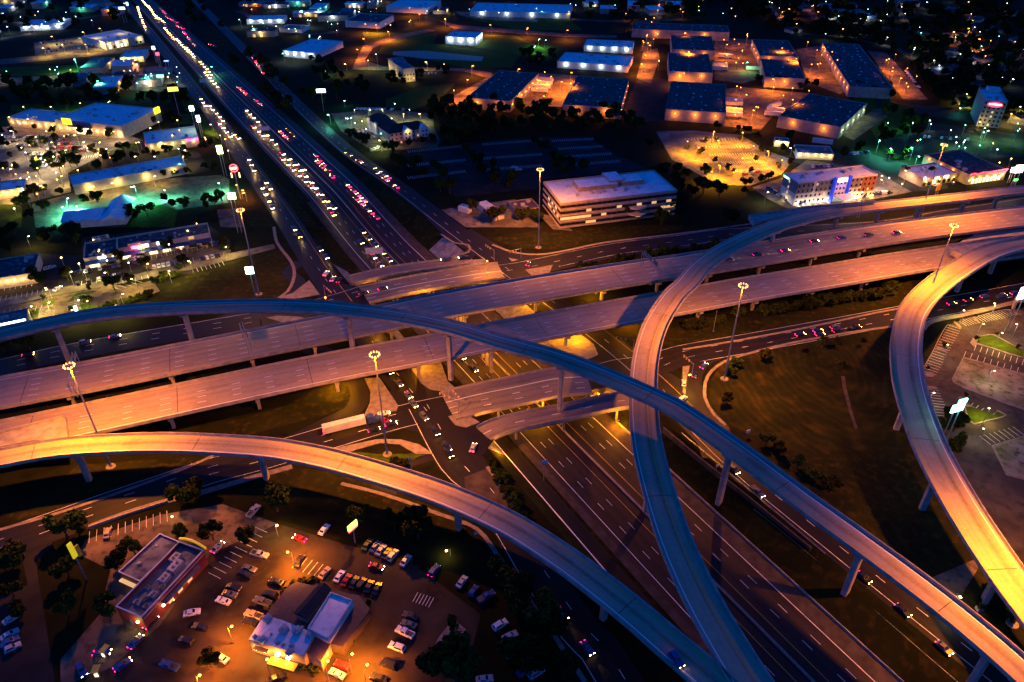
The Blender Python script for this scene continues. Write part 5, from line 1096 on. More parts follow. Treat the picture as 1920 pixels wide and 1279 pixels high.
wood(1, '1300,330 1400,310 1520,400 1620,560 1600,640 1480,560 1320,420', 9, 12, 'large dark round tree on the grass between freeway and service road', 'round trees between freeway and service road', 6)
wood(1, '1050,0 1250,40 1300,230 1150,200 1060,100', 9, 10, 'dark tree right of the freeway near the top edge', 'trees near the top right of the freeway', 7)
wood(2, '240,430 640,390 660,440 500,480 280,500 60,560 0,520 0,440', 20, 9, 'dark tree along the hedge line below the guesthouse', 'trees below the guesthouse', 8)
wood(2, '1000,300 1200,330 1240,390 1000,380', 9, 10, 'dark tree left of the E-shaped building', 'trees left of the E-shaped building', 9)
wood(2, '1380,60 1620,60 1640,160 1400,130', 10, 10, 'dark tree at the top right of the long white building', 'trees by the long white building', 10)
wood(3, '-60,960 200,980 260,1279 -200,1279 -360,1200', 15, 10, 'leafy dark tree at the edge of the woodland right of the office block', 'trees right of the office block', 11, False)
wood(2, '1640,1160 1900,1120 1920,1240 1700,1250', 6, 10, 'leafy dark tree in front of the right end of the office block', 'trees at the right front of the office block', 12, False)
wood(3, '0,700 600,760 700,900 560,880 430,800 60,730', 12, 6, 'dark tree along the upper edge of the orange-lit car park', 'trees above the orange-lit car park', 13)
wood(3, '1150,640 1360,640 1380,740 1180,830 1090,780', 16, 9, 'dark tree in the clump below the angled warehouse', 'trees below the angled warehouse', 14)
wood(3, '950,500 1210,510 1220,570 980,540', 9, 8, 'dark tree in front of the bay-lit warehouse', 'trees in front of the bay-lit warehouse', 15)
wood(3, '360,440 480,460 740,480 740,510 430,510', 10, 8, 'dark tree between the middle and front warehouses', 'trees between the warehouses', 16)
grp(2, '60,790 100,810 140,835 300,850 270,870 310,930 340,960 420,960 470,1000 540,980 580,1010 560,1080 610,1090', 11, 'dark tree between the motel lot and the unlit car park', 'trees between motel and unlit car park')
grp(2, '640,830 700,870 740,900 770,930 790,990 840,960 860,1000 880,1050 930,1060 960,1030 1080,810 1120,840 1160,850 1190,900 1230,930 1290,930 1360,960 1300,960 1240,990 1210,960', 9, 'dark tree in the planted strips of the unlit car park', 'trees in the unlit car park', low=True)
grp(2, '1010,1240 1060,1230 1110,1250 850,1260 880,1240 740,1190 1420,1230 1540,1190 1560,1210 1580,1230', 10, 'dark leafy tree in front of the office block and its annex', 'trees in front of the office block')
grp(2, '400,790 455,810 515,800 395,830', 7, 'tree at the front of the motel', 'trees in front of the motel')
grp(2, '1740,1010 1800,990 1880,1020 1900,1080 1730,830', 9, 'dark tree on the grass right of the office block', 'trees right beyond the office block', low=True)
grp(3, '30,845 90,880 130,800 180,800 320,790 440,860 115,870 180,920 250,965 275,980 410,910 540,950 390,980 480,890 600,930', 5, 'small ornamental tree in the orange-lit car park', 'small trees in the orange-lit car park', low=True)
grp(3, '350,1060 440,1030 480,1020 350,1100', 7, 'tree left of the four-storey hotel', 'trees left of the four-storey hotel')
grp(3, '1245,890 1150,900 900,890 980,860 1250,990 1400,1000', 8, 'round dark tree in the lots behind the shops', 'trees behind the shops', low=True)
grp(3, '730,1080 860,1070 970,1080 1160,1100', 4, 'small tree at the hotel entrance drive', 'small trees at the hotel entrance', low=True)
grp(1, '80,760 200,740 250,820 300,750 130,860 20,760 30,830 60,900 90,960 30,960 330,800 440,880 190,830 420,740 610,780', 7, 'small tree lit yellow in the big store car park', 'trees in the big store car park', low=True)
grp(1, '380,900 400,940 440,950 530,870 590,920 590,890 690,900 670,930 700,860 560,960 500,780 460,760 640,770 340,970 300,930 210,950 220,980', 9, 'dark tree between the big store and the narrow strip of shops', 'trees below the big store')
grp(1, '750,690 800,700 850,680 900,670 950,680 1000,700 730,730 870,700 1110,700', 8, 'dark tree right of the big blue-roofed store', 'trees right of the big store', low=True)
grp(1, '830,880 950,870 1030,860 880,890 1060,900 1200,830 1150,850 1210,960 1150,960 760,900', 8, 'tree in front of the pink-cornered shop', 'trees by the pink-cornered shop')
grp(1, '600,1050 680,1040 760,1020 840,1010 920,1000 990,990 1060,980 430,1080 340,1100', 6, 'tree in front of the narrow strip of shops', 'trees before the narrow strip of shops')
grp(1, '140,1130 130,1180 200,1110 250,1100 260,1190 110,1100 170,1230 150,1160 490,1150 550,1140 930,1150 970,1170 1040,1180 1160,1150 1210,1150 1250,1130 1160,1190 730,1215 830,1215 760,1240', 8, 'dark tree around the green-lit forecourt', 'trees around the green-lit forecourt')
for i, (x, y, h, d) in enumerate(((690, 200, 9, 'dark broad tree in front of the step between the strip mall wings'), (955, 140, 9, 'dark round tree in front of the long strip mall shopfront'), (820, 235, 7.5, 'bright yellow-green tree in the middle of the strip mall car park'), (645, 350, 9, 'dark tall tree beside the curved yellow island'), (740, 320, 7, 'bright yellow tree on the island of the near car park'),
        (385, 300, 8, 'olive tree by the blue driveway left of the strip mall'), (1040, 225, 7.5, 'bright tree at the right of the strip mall car park'), (1265, 110, 8, 'olive tree at the right end of the strip mall'), (1275, 145, 7, 'second olive tree at the right end of the strip mall'), (235, 320, 9, 'big dark tree right of the teal-eaved shop'), (200, 300, 8, 'dark tree right beside the teal-eaved shop'),
        (880, 335, 6, 'dark round tree at the edge of the brown field'), (930, 310, 6.5, 'yellow-lit round tree at the edge of the brown field'), (505, 355, 3.5, 'tiny tree on the pale access road edge'), (500, 440, 6, 'tree at the end of the bright yellow island'), (410, 480, 4, 'low bush beside the small blue lot sign'), (250, 405, 3, 'tiny tree on the left island of the near lot'), (195, 500, 4, 'dark bush on the green island by the light strip'))):
    tree(at(4, x, y), h, d)
grp(4, '975,285 1000,270 1010,240 700,430 730,425 770,410 800,405 830,385 850,380 640,445 600,460', 5, 'yellow-lit bush in the row between the near car park and the brown field', 'bushes beside the brown field', name='bush')
grp(4, '130,640 100,680 60,660 170,690 30,700', 8, 'dark tree under the left end of the long flyover', 'trees under the left of the long flyover')
grp(4, '30,60 80,40 20,110 240,60 300,50 270,90 380,60 430,50 430,100 60,140', 8, 'dark tree around the upper car park at the left edge', 'trees around the upper left car park')
grp(6, '30,560 70,570 110,550 150,545 190,540 225,530 290,500 320,490', 6.5, 'dark round shrub under the near viaduct right of the looping flyover', 'shrubs right of the looping flyover', name='bush', wide=1.1)
grp(6, '440,490 480,485 530,475 560,470 600,470 650,450 700,445 730,435 770,430 820,425 850,420 890,415 930,410 960,405 1030,405 1060,400 1100,390 1150,375 1165,355', 7, 'dark round shrub in the long row along the near viaduct', 'shrubs in the long row along the near viaduct', name='bush', wide=1.15)
grp(5, '1350,240 1400,225 1440,220 1530,205 1570,200 1610,190 1700,165 1750,160 1810,150 1850,145 1880,140', 6.5, 'dark shrub along the far side of the far viaduct', 'shrubs beyond the far viaduct', name='bush', wide=1.1)
grp(6, '60,130 110,125 150,120 190,110', 6.5, 'dark shrub between the two far roads', 'shrubs beyond the far viaduct', name='bush')
for x, y, h, d in ((675, 700, 4, 'small pointed tree, leftmost of three in a row on the mown field'), (780, 680, 5, 'pointed tree, middle of three in a row on the mown field'), (870, 665, 4.3, 'small pointed tree, rightmost of three in a row on the mown field')): tree(at(6, x, y), h, d, kind='tall')
for x, y, h, d in ((465, 755, 6.5, 'round tree at the upper left of the mown field'), (300, 790, 6, 'tree just right of the high mast base'), (270, 835, 5.5, 'low tree against the high mast base'), (245, 1000, 6, 'lone round tree below the high mast base'), (465, 1225, 6, 'round tree where the field meets the long flyover'), (545, 1279, 6, 'second round tree where the field meets the long flyover'), (1000, 660, 4, 'low shrub right of the three pointed trees'),
                   (890, 790, 4, 'dark bush on the earth mound of the mown field')): tree(at(6, x, y), h, d)
grp(9, '640,80 730,150 830,215', 6, 'dark tree along the long flyover edge above the wall', 'trees along the long flyover', wide=1.1)
grp(6, '1450,1150 1490,1120 1520,1150 1540,1240 1500,1270', 8, 'dark tree beside the tall lit sign and the right flyover', 'trees beside the right flyover')
grp(9, '1800,880 1740,850 1700,830 1830,920 1660,860', 6, 'dark scrub tree under the right flyover near the bottom', 'scrub trees under the right flyover', wide=1.2)
grp(8, '300,55 345,75', 5, 'dark bush at the foot of the central high mast', 'bushes at the central high mast', name='bush')
grp(8, '850,60 870,110 900,150 930,210 950,260 980,310 1000,350 1030,400 1060,440 930,150 1090,470', 5, 'dark bush on the bank between the service road and the sunken freeway', 'bushes on the freeway bank', name='bush', wide=1.1)
for x, y, h, d in ((760, 560, 8, 'tree at the left wall of the dining wing'), (660, 640, 8, 'tree nearest the corner of the dining wing'), (1040, 480, 7, 'round tree above the yellow roof arc'), (380, 470, 11, 'large dark tree by the service road'), (450, 450, 10, 'large dark tree at the end of the boundary wall'), (1020, 290, 10, 'large dark tree left of the parked pickup'), (1110, 250, 9, 'dark tree beside the pier of the near flyover'),
                   (1560, 320, 11, 'large dark tree right of the parked pickup'), (1200, 480, 8, 'tree near the white car with its lamp on'), (1390, 500, 8, 'tree at the corner of the orange car park'), (390, 680, 8, 'dark tree under the yellow arch sign'), (80, 640, 10, 'large dark tree at the left edge of the bottom'), (390, 900, 9, 'dark tree left of the burger restaurant'), (620, 900, 8, 'dark tree by the back corner of the burger restaurant'),
                   (1185, 1195, 7, 'leafy tree lit from the side, in front of the grill restaurant'), (80, 800, 7, 'dark tree on the lower left island'), (130, 900, 6, 'small dark tree on the lower left island')): tree(at(7, x, y), h, d)
grp(8, '120,380 300,420 430,470 900,700 980,800 1010,850 1120,960 1180,1030 980,900 1000,1180 1100,1230 1250,1260', 11, 'large dark tree between the restaurant car park and the service road', 'trees between the restaurant car park and the service road')
tree(at(8, 640, 1279), 18, 'huge black tree crown at the bottom edge below the planted island'); tree(at(8, 560, 1210), 12, 'dark tree on the planted island'); tree(at(8, 620, 985), 5, 'small bush on the tip of the planted island')
grp(10, '560,520 600,480 650,420 690,300 730,260 780,200 840,190 900,200 960,180 560,470', 2.8, 'clipped hedge bush along the left wall of the grill restaurant', 'hedge bushes of the grill restaurant', name='bush', wide=1.3, low=True)
grp(10, '1580,430 1590,480 1560,560 1500,660 1450,740 1400,820 1340,880 1180,870 1240,900 860,1100 940,1130 1000,1180', 2.2, 'low bush along the right side of the grill restaurant', 'low bushes right of the grill restaurant', name='bush', wide=1.3, low=True)
grp(16, '500,420 270,470 155,640 650,385 800,480 490,250 360,290 430,830', 2.5, 'tiny young tree on an island of the empty car park', 'young trees of the empty car park', low=True)
# distant woods as one mass
R = random.Random(99); dw = MB()
def massed(poly, n, h, t):
    P = [tuple(map(float, q.split(','))) for q in poly.split()]; xs = [p[0] for p in P]; ys = [p[1] for p in P]; k = 0
    while k < n:
        x, y = R.uniform(min(xs), max(xs)), R.uniform(min(ys), max(ys)); ins = False
        for i in range(len(P)):
            a, b = P[i], P[i - 1]
            if (a[1] > y) != (b[1] > y) and x < (b[0] - a[0]) * (y - a[1]) / (b[1] - a[1]) + a[0]: ins = not ins
        if not ins: continue
        k += 1; p = at(t, x, y); me = R.choice(LOWC); s = h * R.uniform(.7, 1.3); a = R.uniform(0, 6.28)
        Mt = Matrix.Translation(p) @ Matrix.Rotation(a, 4, 'Z') @ Matrix.Diagonal((s * 1.25, s * 1.25, s, 1)); st = R.choice((1, 2))
        o = len(dw.v); dw.v += [tuple(Mt @ v.co) for v in me.vertices]
        fs = [tuple(i + o for i in f.vertices) for f in me.polygons]; dw.f += fs; dw.m += [0] * len(fs)
massed('450,150 800,200 1000,240 1250,300 1500,500 1420,600 1700,560 1920,480 1920,-60 300,-60 300,60', 330, 11, 3)
massed('1340,430 1500,520 1480,600 1400,560 1240,300', 30, 9, 3)
massed('560,130 900,150 1180,240 1200,300 800,230 460,160', 40, 9, 3)
massed('0,120 180,200 640,190 640,230 0,240', 0, 8, 1)
massed('1500,600 1700,560 1917,600 1917,680 1600,640', 24, 8, 3)
massed('1280,-60 1300,40 1620,60 1920,110 2600,100 2600,-60', 120, 11, 2)
massed('450,160 620,230 620,430 560,440 480,300', 0, 9, 3)
massed('-300,-100 700,-100 760,0 300,20 -300,30', 80, 11, 1)
massed('1100,-100 1920,-100 1920,-20 1300,40', 50, 11, 1)
massed('0,-100 1920,-100 1920,-10 700,-5 0,-20', 110, 12, 2)
def far(T): d = (T[0] - cam.location).length; return d / T[1]
TREES.sort(key=far)
nt_ = 0
for T in TREES:
    if nt_ < 290 or T[6] == 'bush': 
        plant_tree(*T); nt_ += T[6] == 'tree'
    else:
        p, h, me = T[0], T[1], LOWC[T[8] % 3]; Mt = Matrix.Translation(p) @ Matrix.Rotation(T[8], 4, 'Z') @ Matrix.Diagonal((h, h, h, 1)); o = len(dw.v); dw.v += [tuple(Mt @ v.co) for v in me.vertices]
        fs = [tuple(i + o for i in f.vertices) for f in me.polygons]; dw.f += fs; dw.m += [0] * len(fs)
tag(dw.build('distant_woods', M_['leaf']), 'distant dark woodland around the unlit neighbourhood and the horizon', 'woods', kind='stuff')
# ---------------------------------------------------------------- vehicles
def car_meshes(kind):
    L, Wc, Hc = {'sedan': (4.7, 1.85, 1.45), 'suv': (4.8, 1.95, 1.75), 'pickup': (5.7, 2.0, 1.85), 'hatch': (4.2, 1.8, 1.5)}[kind]
    hb = .95 if kind == 'pickup' else .82 if kind == 'suv' else .72
    prof = {'sedan': [(-2.35, .55), (-2.3, .85), (-1.75, .95), (-1.2, 1.38), (-.9, 1.45), (.25, 1.45), (1.0, .98), (2.1, .82), (2.33, .6)],
            'hatch': [(-2.1, .55), (-2.05, .95), (-1.75, 1.35), (-1.5, 1.5), (.1, 1.5), (.9, 1.0), (1.85, .85), (2.08, .6)],
            'suv': [(-2.4, .6), (-2.35, 1.1), (-2.05, 1.65), (-1.8, 1.75), (.3, 1.75), (1.05, 1.15), (2.2, 1.0), (2.38, .65)],
            'pickup': [(-2.85, .7), (-2.85, 1.15), (-.75, 1.15), (-.7, 1.75), (-.45, 1.85), (.75, 1.83), (1.35, 1.2), (2.6, 1.08), (2.85, .75)]}[kind]
    top = prof; body = MB(); n = len(top); w = Wc / 2
    def wid(z): return w if z < 1.0 or kind == 'suv' and z < 1.15 or kind == 'pickup' and z < 1.2 else w * .76
    lo = [(top[-1][0], .28), (top[0][0], .28)]; ring = top + lo; m = len(ring); vs = []
    for sgn in (-1, 1): vs += [(x, sgn * (wid(z) if z > .3 else w * .96), z) for x, z in ring]
    fs = [(i, (i + 1) % m, m + (i + 1) % m, m + i) for i in range(m)] + [tuple(range(m))[::-1], tuple(range(m, 2 * m))]
    body.add(vs, fs)
    if kind == 'pickup': body.box(-2.7, -.85, -.75, .75, 1.151, 1.16, 1)
    gl = MB(); zt = Hc
    cab = [i for i in range(n) if top[i][1] > (1.2 if kind in ('suv', 'pickup') else 1.05)]
    i0, i1 = cab[0], cab[-1]
    def lerp(a, b, f): return (a[0] + (b[0] - a[0]) * f, a[1] + (b[1] - a[1]) * f)
    for a, b in ((top[i0 - 1], top[i0]), (top[i1 + 1], top[i1])):
        p, q = lerp(a, b, .12), lerp(a, b, .95); s = -1 if a[0] < b[0] else 1; e = .012
        gl.add([(p[0] + s * e, -wid(p[1] + .0) * .86, p[1] + e), (p[0] + s * e, wid(p[1]) * .86, p[1] + e), (q[0] + s * e, w * .7, q[1] + e), (q[0] + s * e, -w * .7, q[1] + e)], [(0, 1, 2, 3) if s > 0 else (3, 2, 1, 0)])
    zb = 1.02 if kind in ('sedan', 'hatch') else 1.2
    for sgn in (-1, 1):
        x0, x1 = top[i0][0] - .1, top[i1][0] + .25
        y0, y1 = sgn * (w * .985), sgn * (w * .775)
        q = [(x0, y0 * .95, zb), (x1, y0 * .95, zb), (top[i1][0] - .05, y1 + sgn * .015, Hc - .1), (top[i0][0] + .1, y1 + sgn * .015, Hc - .1)]
        gl.add(q, [(0, 1, 2, 3) if sgn < 0 else (3, 2, 1, 0)])
    wh_ = MB(); wh_.tube((0, -.12, 0), (0, .12, 0), .34, 12); wh_.tube((0, -.13, 0), (0, .13, 0), .19, 8, 1)
    hl = MB().box(-.04, .05, -.2, .2, -.08, .08)
    def mk(mb, nm, ms, sm_=False):
        o = mb.build(nm, ms); d = o.data; bpy.data.objects.remove(o); return d
    bodies = {k: mk(body, 'body', [M_['car_' + k], M_['dark']]) for k in CARC}
    return dict(body=bodies, glass=mk(gl, 'window', M_['glass']), wheel=mk(wh_, 'wheel', [M_['rubber'], M_['steel']]), L=L, W=Wc, nose=top[-1][0], tail=top[0][0], zl=.68 if kind != 'pickup' else .9)
CM = {k: car_meshes(k) for k in ('sedan', 'suv', 'pickup', 'hatch')}
def lampmesh(m, s=1.0):
    o = MB().box(-.09, .012, -.2 * s, .2 * s, -.08 * s, .08 * s).build('lampm', M_[m]); d = o.data; bpy.data.objects.remove(o); return d
LM = {k: lampmesh(k) for k in ('head', 'headoff', 'tail', 'tailoff')}; LMB = {k: lampmesh(k, 1.7) for k in ('head', 'tail')}
def car(p, ang, kind, col, label, group=None, on=False, detail=True, beam=0, nm=None, big=False, tilt=0):
    C = CM[kind]; r = empty(nm or {'sedan': 'parked_car', 'hatch': 'parked_car', 'suv': 'parked_suv', 'pickup': 'pickup_truck'}[kind] if not on else nm or 'moving_car', p, ang, label, {'pickup': 'pickup', 'suv': 'SUV'}.get(kind, 'car'), group)
    if tilt: r.rotation_euler.y = tilt
    def ch(name, me, loc, rz=0):
        o = link(bpy.data.objects.new(name, me)); o.parent = r; o.location = loc; o.rotation_euler = (0, 0, rz); return o
    ch('body', C['body'][col], (0, 0, 0)); ch('window', C['glass'], (0, 0, 0))
    if detail:
        for x in (C['nose'] - .95, C['tail'] + .95):
            for y in (-C['W'] / 2 + .08, C['W'] / 2 - .08): ch('wheel', C['wheel'], (x, y, .34))
    lm = LMB if big else LM
    for y in (-.65, .65):
        ch('headlight', lm['head'] if on else LM['headoff'], (C['nose'] - .03, y, C['zl'])); ch('taillight', lm['tail'] if on else LM['tailoff'], (C['tail'] + .03, y, C['zl'] + .1), math.pi)
    if beam:
        o = glow((C['nose'] + .5, 0, .9), (1, .6, .2), beam, .15, r, (34, (0, 0, 0)), 'headlight_beam')
        o.rotation_euler = (0, math.radians(-84), 0)
    return r
def cdir(t, x0, y0, x1, y1, z=0): a, b = at(t, x0, y0, z), at(t, x1, y1, z); return (a + b) / 2, math.atan2(b.y - a.y, b.x - a.x)
# individually described cars near the camera: tile, rear x,y, front x,y, kind, colour, lit, label
NEAR = [
 (7, 1300, 845, 1212, 815, 'sedan', 'white', 0, 'white car parked nose-out beside two black cars left of the orange lane'),
 (7, 1040, 905, 1122, 888, 'sedan', 'white', 0, 'white car parked alone by the planted island right of the burger restaurant'),
 (7, 1195, 560, 1255, 500, 'sedan', 'silver', 1, 'silver car with its front lamps on, waiting near the yellow roof arc'),
 (7, 600, 475, 615, 425, 'sedan', 'tan', 0, 'car alone in the row by the boundary wall, lit orange'),
 (7, 1400, 355, 1450, 298, 'pickup', 'silver', 0, 'pale pickup parked between the two large dark trees'),
 (7, 1420, 560, 1500, 580, 'pickup', 'silver', 0, 'silver pickup at the island corner of the orange lane'),
 (7, 1665, 640, 1700, 575, 'sedan', 'black', 0, 'black car parked in the orange light beside the lamp post island'),
 (7, 1370, 640, 1435, 660, 'sedan', 'grey', 0, 'grey car at the head of the row left of the orange lane'),
 (7, 1345, 675, 1415, 695, 'suv', 'black', 0, 'black SUV second in the row left of the orange lane'),
 (7, 1280, 745, 1350, 765, 'sedan', 'black', 0, 'black car third in the row left of the orange lane'),
 (7, 1255, 785, 1330, 800, 'sedan', 'grey', 0, 'dark grey car just above the white nose-out car'),
 (7, 1800, 705, 1850, 645, 'sedan', 'tan', 0, 'cream car parked nose-up above the grill restaurant'),
 (7, 1885, 725, 1930, 660, 'sedan', 'white', 0, 'white car right of the cream car above the grill restaurant'),
 (7, 1590, 735, 1520, 710, 'sedan', 'black', 0, 'black car in the row along the orange footpath, topmost'),
 (7, 1550, 805, 1485, 785, 'suv', 'black', 0, 'black SUV above the purple-lit pickup'),
 (7, 1520, 850, 1435, 820, 'pickup', 'grey', 0, 'grey pickup in the row beside the orange footpath'),
 (7, 1470, 925, 1385, 895, 'pickup', 'tan', 0, 'tan pickup with open bed beside the orange footpath'),
 (7, 1440, 960, 1370, 935, 'sedan', 'black', 0, 'black car just below the tan pickup'),
 (7, 1165, 985, 1090, 970, 'sedan', 'black', 0, 'black car in the gap below the white car by the island'),
 (7, 1095, 1075, 1000, 1040, 'suv', 'black', 0, 'large black SUV in the dark row facing the burger restaurant'),
 (7, 995, 1210, 915, 1180, 'pickup', 'blue', 0, 'dark blue pickup near the bottom of the row'),
 (7, 1270, 1165, 1220, 1135, 'sedan', 'white', 0, 'white car half hidden behind the leafy tree'),
 (7, 1060, 715, 1110, 650, 'sedan', 'black', 1, 'black car with red tail lamps in the drive-through lane beside the red wall'),
 (7, 905, 880, 965, 825, 'sedan', 'silver', 1, 'silver car in the drive-through lane by the lit pay window'),
 (7, 815, 990, 885, 915, 'sedan', 'black', 1, 'black car with lit brake lamps at the rear corner of the burger restaurant'),
 (7, 735, 1095, 795, 1025, 'sedan', 'blue', 1, 'blue car with red tail lamps approaching the burger restaurant'),
 (7, 655, 1215, 730, 1165, 'sedan', 'blue', 1, 'blue car in the outer drive-through lane near the bottom'),
 (7, 445, 1190, 480, 1250, 'suv', 'blue', 1, 'blue SUV with bright headlights turning at the yellow canopies'),
 (7, 555, 1125, 600, 1120, 'sedan', 'blue', 1, 'dark blue car between the two yellow canopies'),
 (7, 30, 955, 112, 905, 'sedan', 'silver', 0, 'silver car topmost in the group of four at the left edge'),
 (7, 15, 1045, 105, 995, 'sedan', 'silver', 0, 'silver car second from top in the group of four at the left edge'),
 (7, 15, 1085, 105, 1035, 'sedan', 'blue', 0, 'bluish car third from top in the group of four at the left edge'),
 (7, 40, 1110, 112, 1075, 'hatch', 'silver', 0, 'small pale car lowest in the group of four at the left edge'),
 (7, 1803, 455, 1842, 405, 'sedan', 'white', 0, 'white car in the upper row near the red-lit car'),
 (7, 1720, 495, 1650, 468, 'sedan', 'red', 1, 'car with glowing red tail lamps crossing the orange car park'),
 (8, 170, 555, 215, 498, 'sedan', 'blue', 0, 'blue-lit pale car, first of the row under the green sign'),
 (8, 205, 570, 243, 518, 'sedan', 'silver', 0, 'silver car, second of the row under the green sign'),
 (8, 270, 600, 312, 548, 'suv', 'silver', 0, 'silver SUV in the row under the green sign'),
 (8, 347, 625, 378, 585, 'sedan', 'silver', 0, 'silver car at the right end of the row under the green sign'),
 (8, 130, 540, 165, 490, 'sedan', 'black', 0, 'black car at the left end of the row under the green sign'),
 (8, 240, 590, 275, 540, 'sedan', 'black', 0, 'black car between the silver car and silver SUV'),
 (8, 500, 690, 543, 632, 'suv', 'blue', 1, 'SUV with its red tail lamps and roof lamps lit by the dark trees'),
 (8, 130, 620, 270, 655, 'sedan', 'red', 1, 'red-lamped car driving along the upper aisle of the restaurant car park'),
 (8, 657, 752, 698, 695, 'sedan', 'silver', 0, 'silver car parked alone right of the lit SUV'),
 (8, 730, 795, 755, 755, 'hatch', 'blue', 0, 'small bluish car beside the lone silver car'),
 (8, 775, 830, 850, 785, 'pickup', 'blue', 0, 'blue pickup at the curved right edge of the car park'),
 (8, 860, 985, 925, 945, 'suv', 'white', 0, 'white SUV nosing into the dark trees at the right edge'),
 (8, 910, 1045, 985, 1010, 'sedan', 'silver', 0, 'silver car below the white SUV at the right edge'),
 (8, 950, 1140, 965, 1100, 'hatch', 'silver', 0, 'pale small car alone below the silver one at the right edge'),
 (8, 1005, 1240, 1055, 1210, 'sedan', 'blue', 0, 'bluish car left of a pair near the bottom edge'),
 (8, 1065, 1255, 1125, 1215, 'suv', 'silver', 0, 'pale SUV right of a pair near the bottom edge'),
 (8, 770, 1275, 840, 1265, 'sedan', 'silver', 0, 'car cut by the bottom edge beside the huge black tree'),
 (8, 405, 1030, 312, 985, 'pickup', 'white', 0, 'white pickup in the row right of the grill restaurant'),
 (8, 350, 1105, 275, 1075, 'suv', 'white', 0, 'white SUV in the row right of the grill restaurant'),
 (8, 415, 975, 345, 950, 'sedan', 'grey', 0, 'dark grey car directly above the white pickup'),
 (8, 420, 925, 360, 905, 'sedan', 'black', 0, 'black car at the top of the row right of the grill restaurant'),
 (8, 310, 1205, 225, 1170, 'suv', 'black', 0, 'black SUV below the white SUV'),
 (8, 250, 1275, 170, 1250, 'sedan', 'black', 0, 'black car at the bottom of the row right of the grill restaurant'),
 (8, 15, 740, 45, 690, 'sedan', 'red', 0, 'dark red car, leftmost of the row of five above the white roof'),
 (8, 60, 750, 88, 705, 'sedan', 'black', 0, 'black car, second of the row of five above the white roof'),
 (8, 100, 760, 130, 715, 'suv', 'black', 0, 'black SUV, third of the row of five above the white roof'),
 (8, 145, 775, 170, 725, 'sedan', 'black', 0, 'black car, fourth of the row of five above the white roof'),
 (8, 190, 785, 212, 740, 'sedan', 'black', 0, 'black car, rightmost of the row of five above the white roof'),
 (10, 1370, 1140, 1225, 1080, 'sedan', 'red', 0, 'red car parked above the white car at the bottom of the orange lot'),
 (10, 1315, 1240, 1165, 1165, 'sedan', 'white', 0, 'white car at the bottom edge right of the grill restaurant'),
 (10, 530, 1270, 620, 1230, 'sedan', 'black', 0, 'black car by the bottom edge below the grill restaurant'),
 (5, 208, 1060, 272, 1050, 'sedan', 'white', 1, 'white car waiting at the red light beside the concrete island'),
 (5, 228, 1090, 262, 1100, 'sedan', 'red', 1, 'dark car with red lamps directly below the waiting white car'),
 (5, 250, 1125, 312, 1108, 'sedan', 'black', 1, 'black car at the stop line with red tail lamps'),
 (5, 160, 1155, 210, 1140, 'sedan', 'black', 1, 'black car beside the semi truck cab'),
 (5, 736, 1265, 748, 1232, 'sedan', 'silver', 1, 'silver car on the service road beside the freeway bank'),
 (5, 1047, 222, 1056, 205, 'hatch', 'blue', 1, 'small blue-lit car at the stop line by the upper island'),
 (6, 105, 800, 130, 775, 'sedan', 'blue', 1, 'car with blue and red lamps on the curved slip road'),
 (6, 62, 855, 78, 820, 'suv', 'black', 1, 'dark SUV with tall red lamps on the curved slip road'),
 (6, 5, 900, 5, 870, 'sedan', 'silver', 0, 'silver car on the small grass triangle edge'),
 (6, -15, 985, 10, 965, 'suv', 'white', 1, 'white SUV emerging from behind the long flyover'),
 (19, 975, 270, 1115, 180, 'sedan', 'white', 1, 'white car driving along the pale access road with glaring lights'),
 (4, 1825, 280, 1845, 255, 'sedan', 'white', 1, 'car waiting at the upper left intersection, farthest of three'),
 (4, 1865, 310, 1880, 285, 'sedan', 'silver', 1, 'car waiting at the upper left intersection, middle of three'),
 (4, 1900, 320, 1915, 290, 'suv', 'black', 1, 'car waiting at the upper left intersection, nearest of three'),
]
for t, x0, y0, x1, y1, k, c, on, lab in NEAR:
    p, a = cdir(t, x0, y0, x1, y1)
    z = .1
    car((p.x, p.y, z), a, k, c, lab, on=bool(on), beam=120 if on else 0)
# parked rows farther away
def prow(t, a, b, n, face, cols, label, group, skip=.25, kinds=('sedan', 'suv', 'sedan', 'hatch'), seed=0, z=.08):
    R = random.Random(seed + n); A, B_ = at(t, *a), at(t, *b); d = (B_ - A); ang = math.atan2(d.y, d.x) + math.radians(face)
    for i in range(n):
        if R.random() < skip: continue
        p = A + d * ((i + .5) / n); c = R.choice(cols); k = R.choice(kinds)
        car((p.x, p.y, z), ang + R.choice((0, 0, math.pi)) * 0 + R.uniform(-.03, .03), k, c, label.replace('#', c), group + ' ' + c, detail=False)
MIX = ('white', 'silver', 'black', 'black', 'grey', 'red', 'blue', 'black')
DG = '# car parked in the '
prow(4, (415, 265), (680, 215), 10, 95, MIX, DG + 'row in front of the dark-roofed strip mall wing', 'cars before the dark-roofed wing', .1, seed=1)
prow(4, (425, 325), (690, 270), 9, 95, MIX, DG + 'row beside the pale access road left of the curved island', 'cars beside the access road', .2, seed=2)
prow(4, (990, 135), (1250, 90), 9, 100, MIX, DG + 'row in front of the stepped strip mall', 'cars before the stepped strip mall', .25, seed=3)
prow(4, (520, 72), (640, 48), 5, 95, ('white', 'silver', 'blue'), DG + 'row behind the strip mall', 'cars behind the strip mall', .2, seed=4)
prow(4, (730, 185), (800, 175), 3, 60, ('white', 'silver'), DG + 'short row near the pink shop sign', 'cars near the pink sign', 0, seed=5)
prow(4, (855, 230), (960, 210), 4, 90, ('silver', 'white', 'red'), DG + 'row right of the bright yellow-green tree', 'cars right of the bright tree', 0, seed=6)
prow(4, (1120, 185), (1240, 160), 4, 95, ('white', 'silver', 'black'), DG + 'rightmost bay of the strip mall lot', 'cars at the right of the strip mall lot', .1, seed=7)
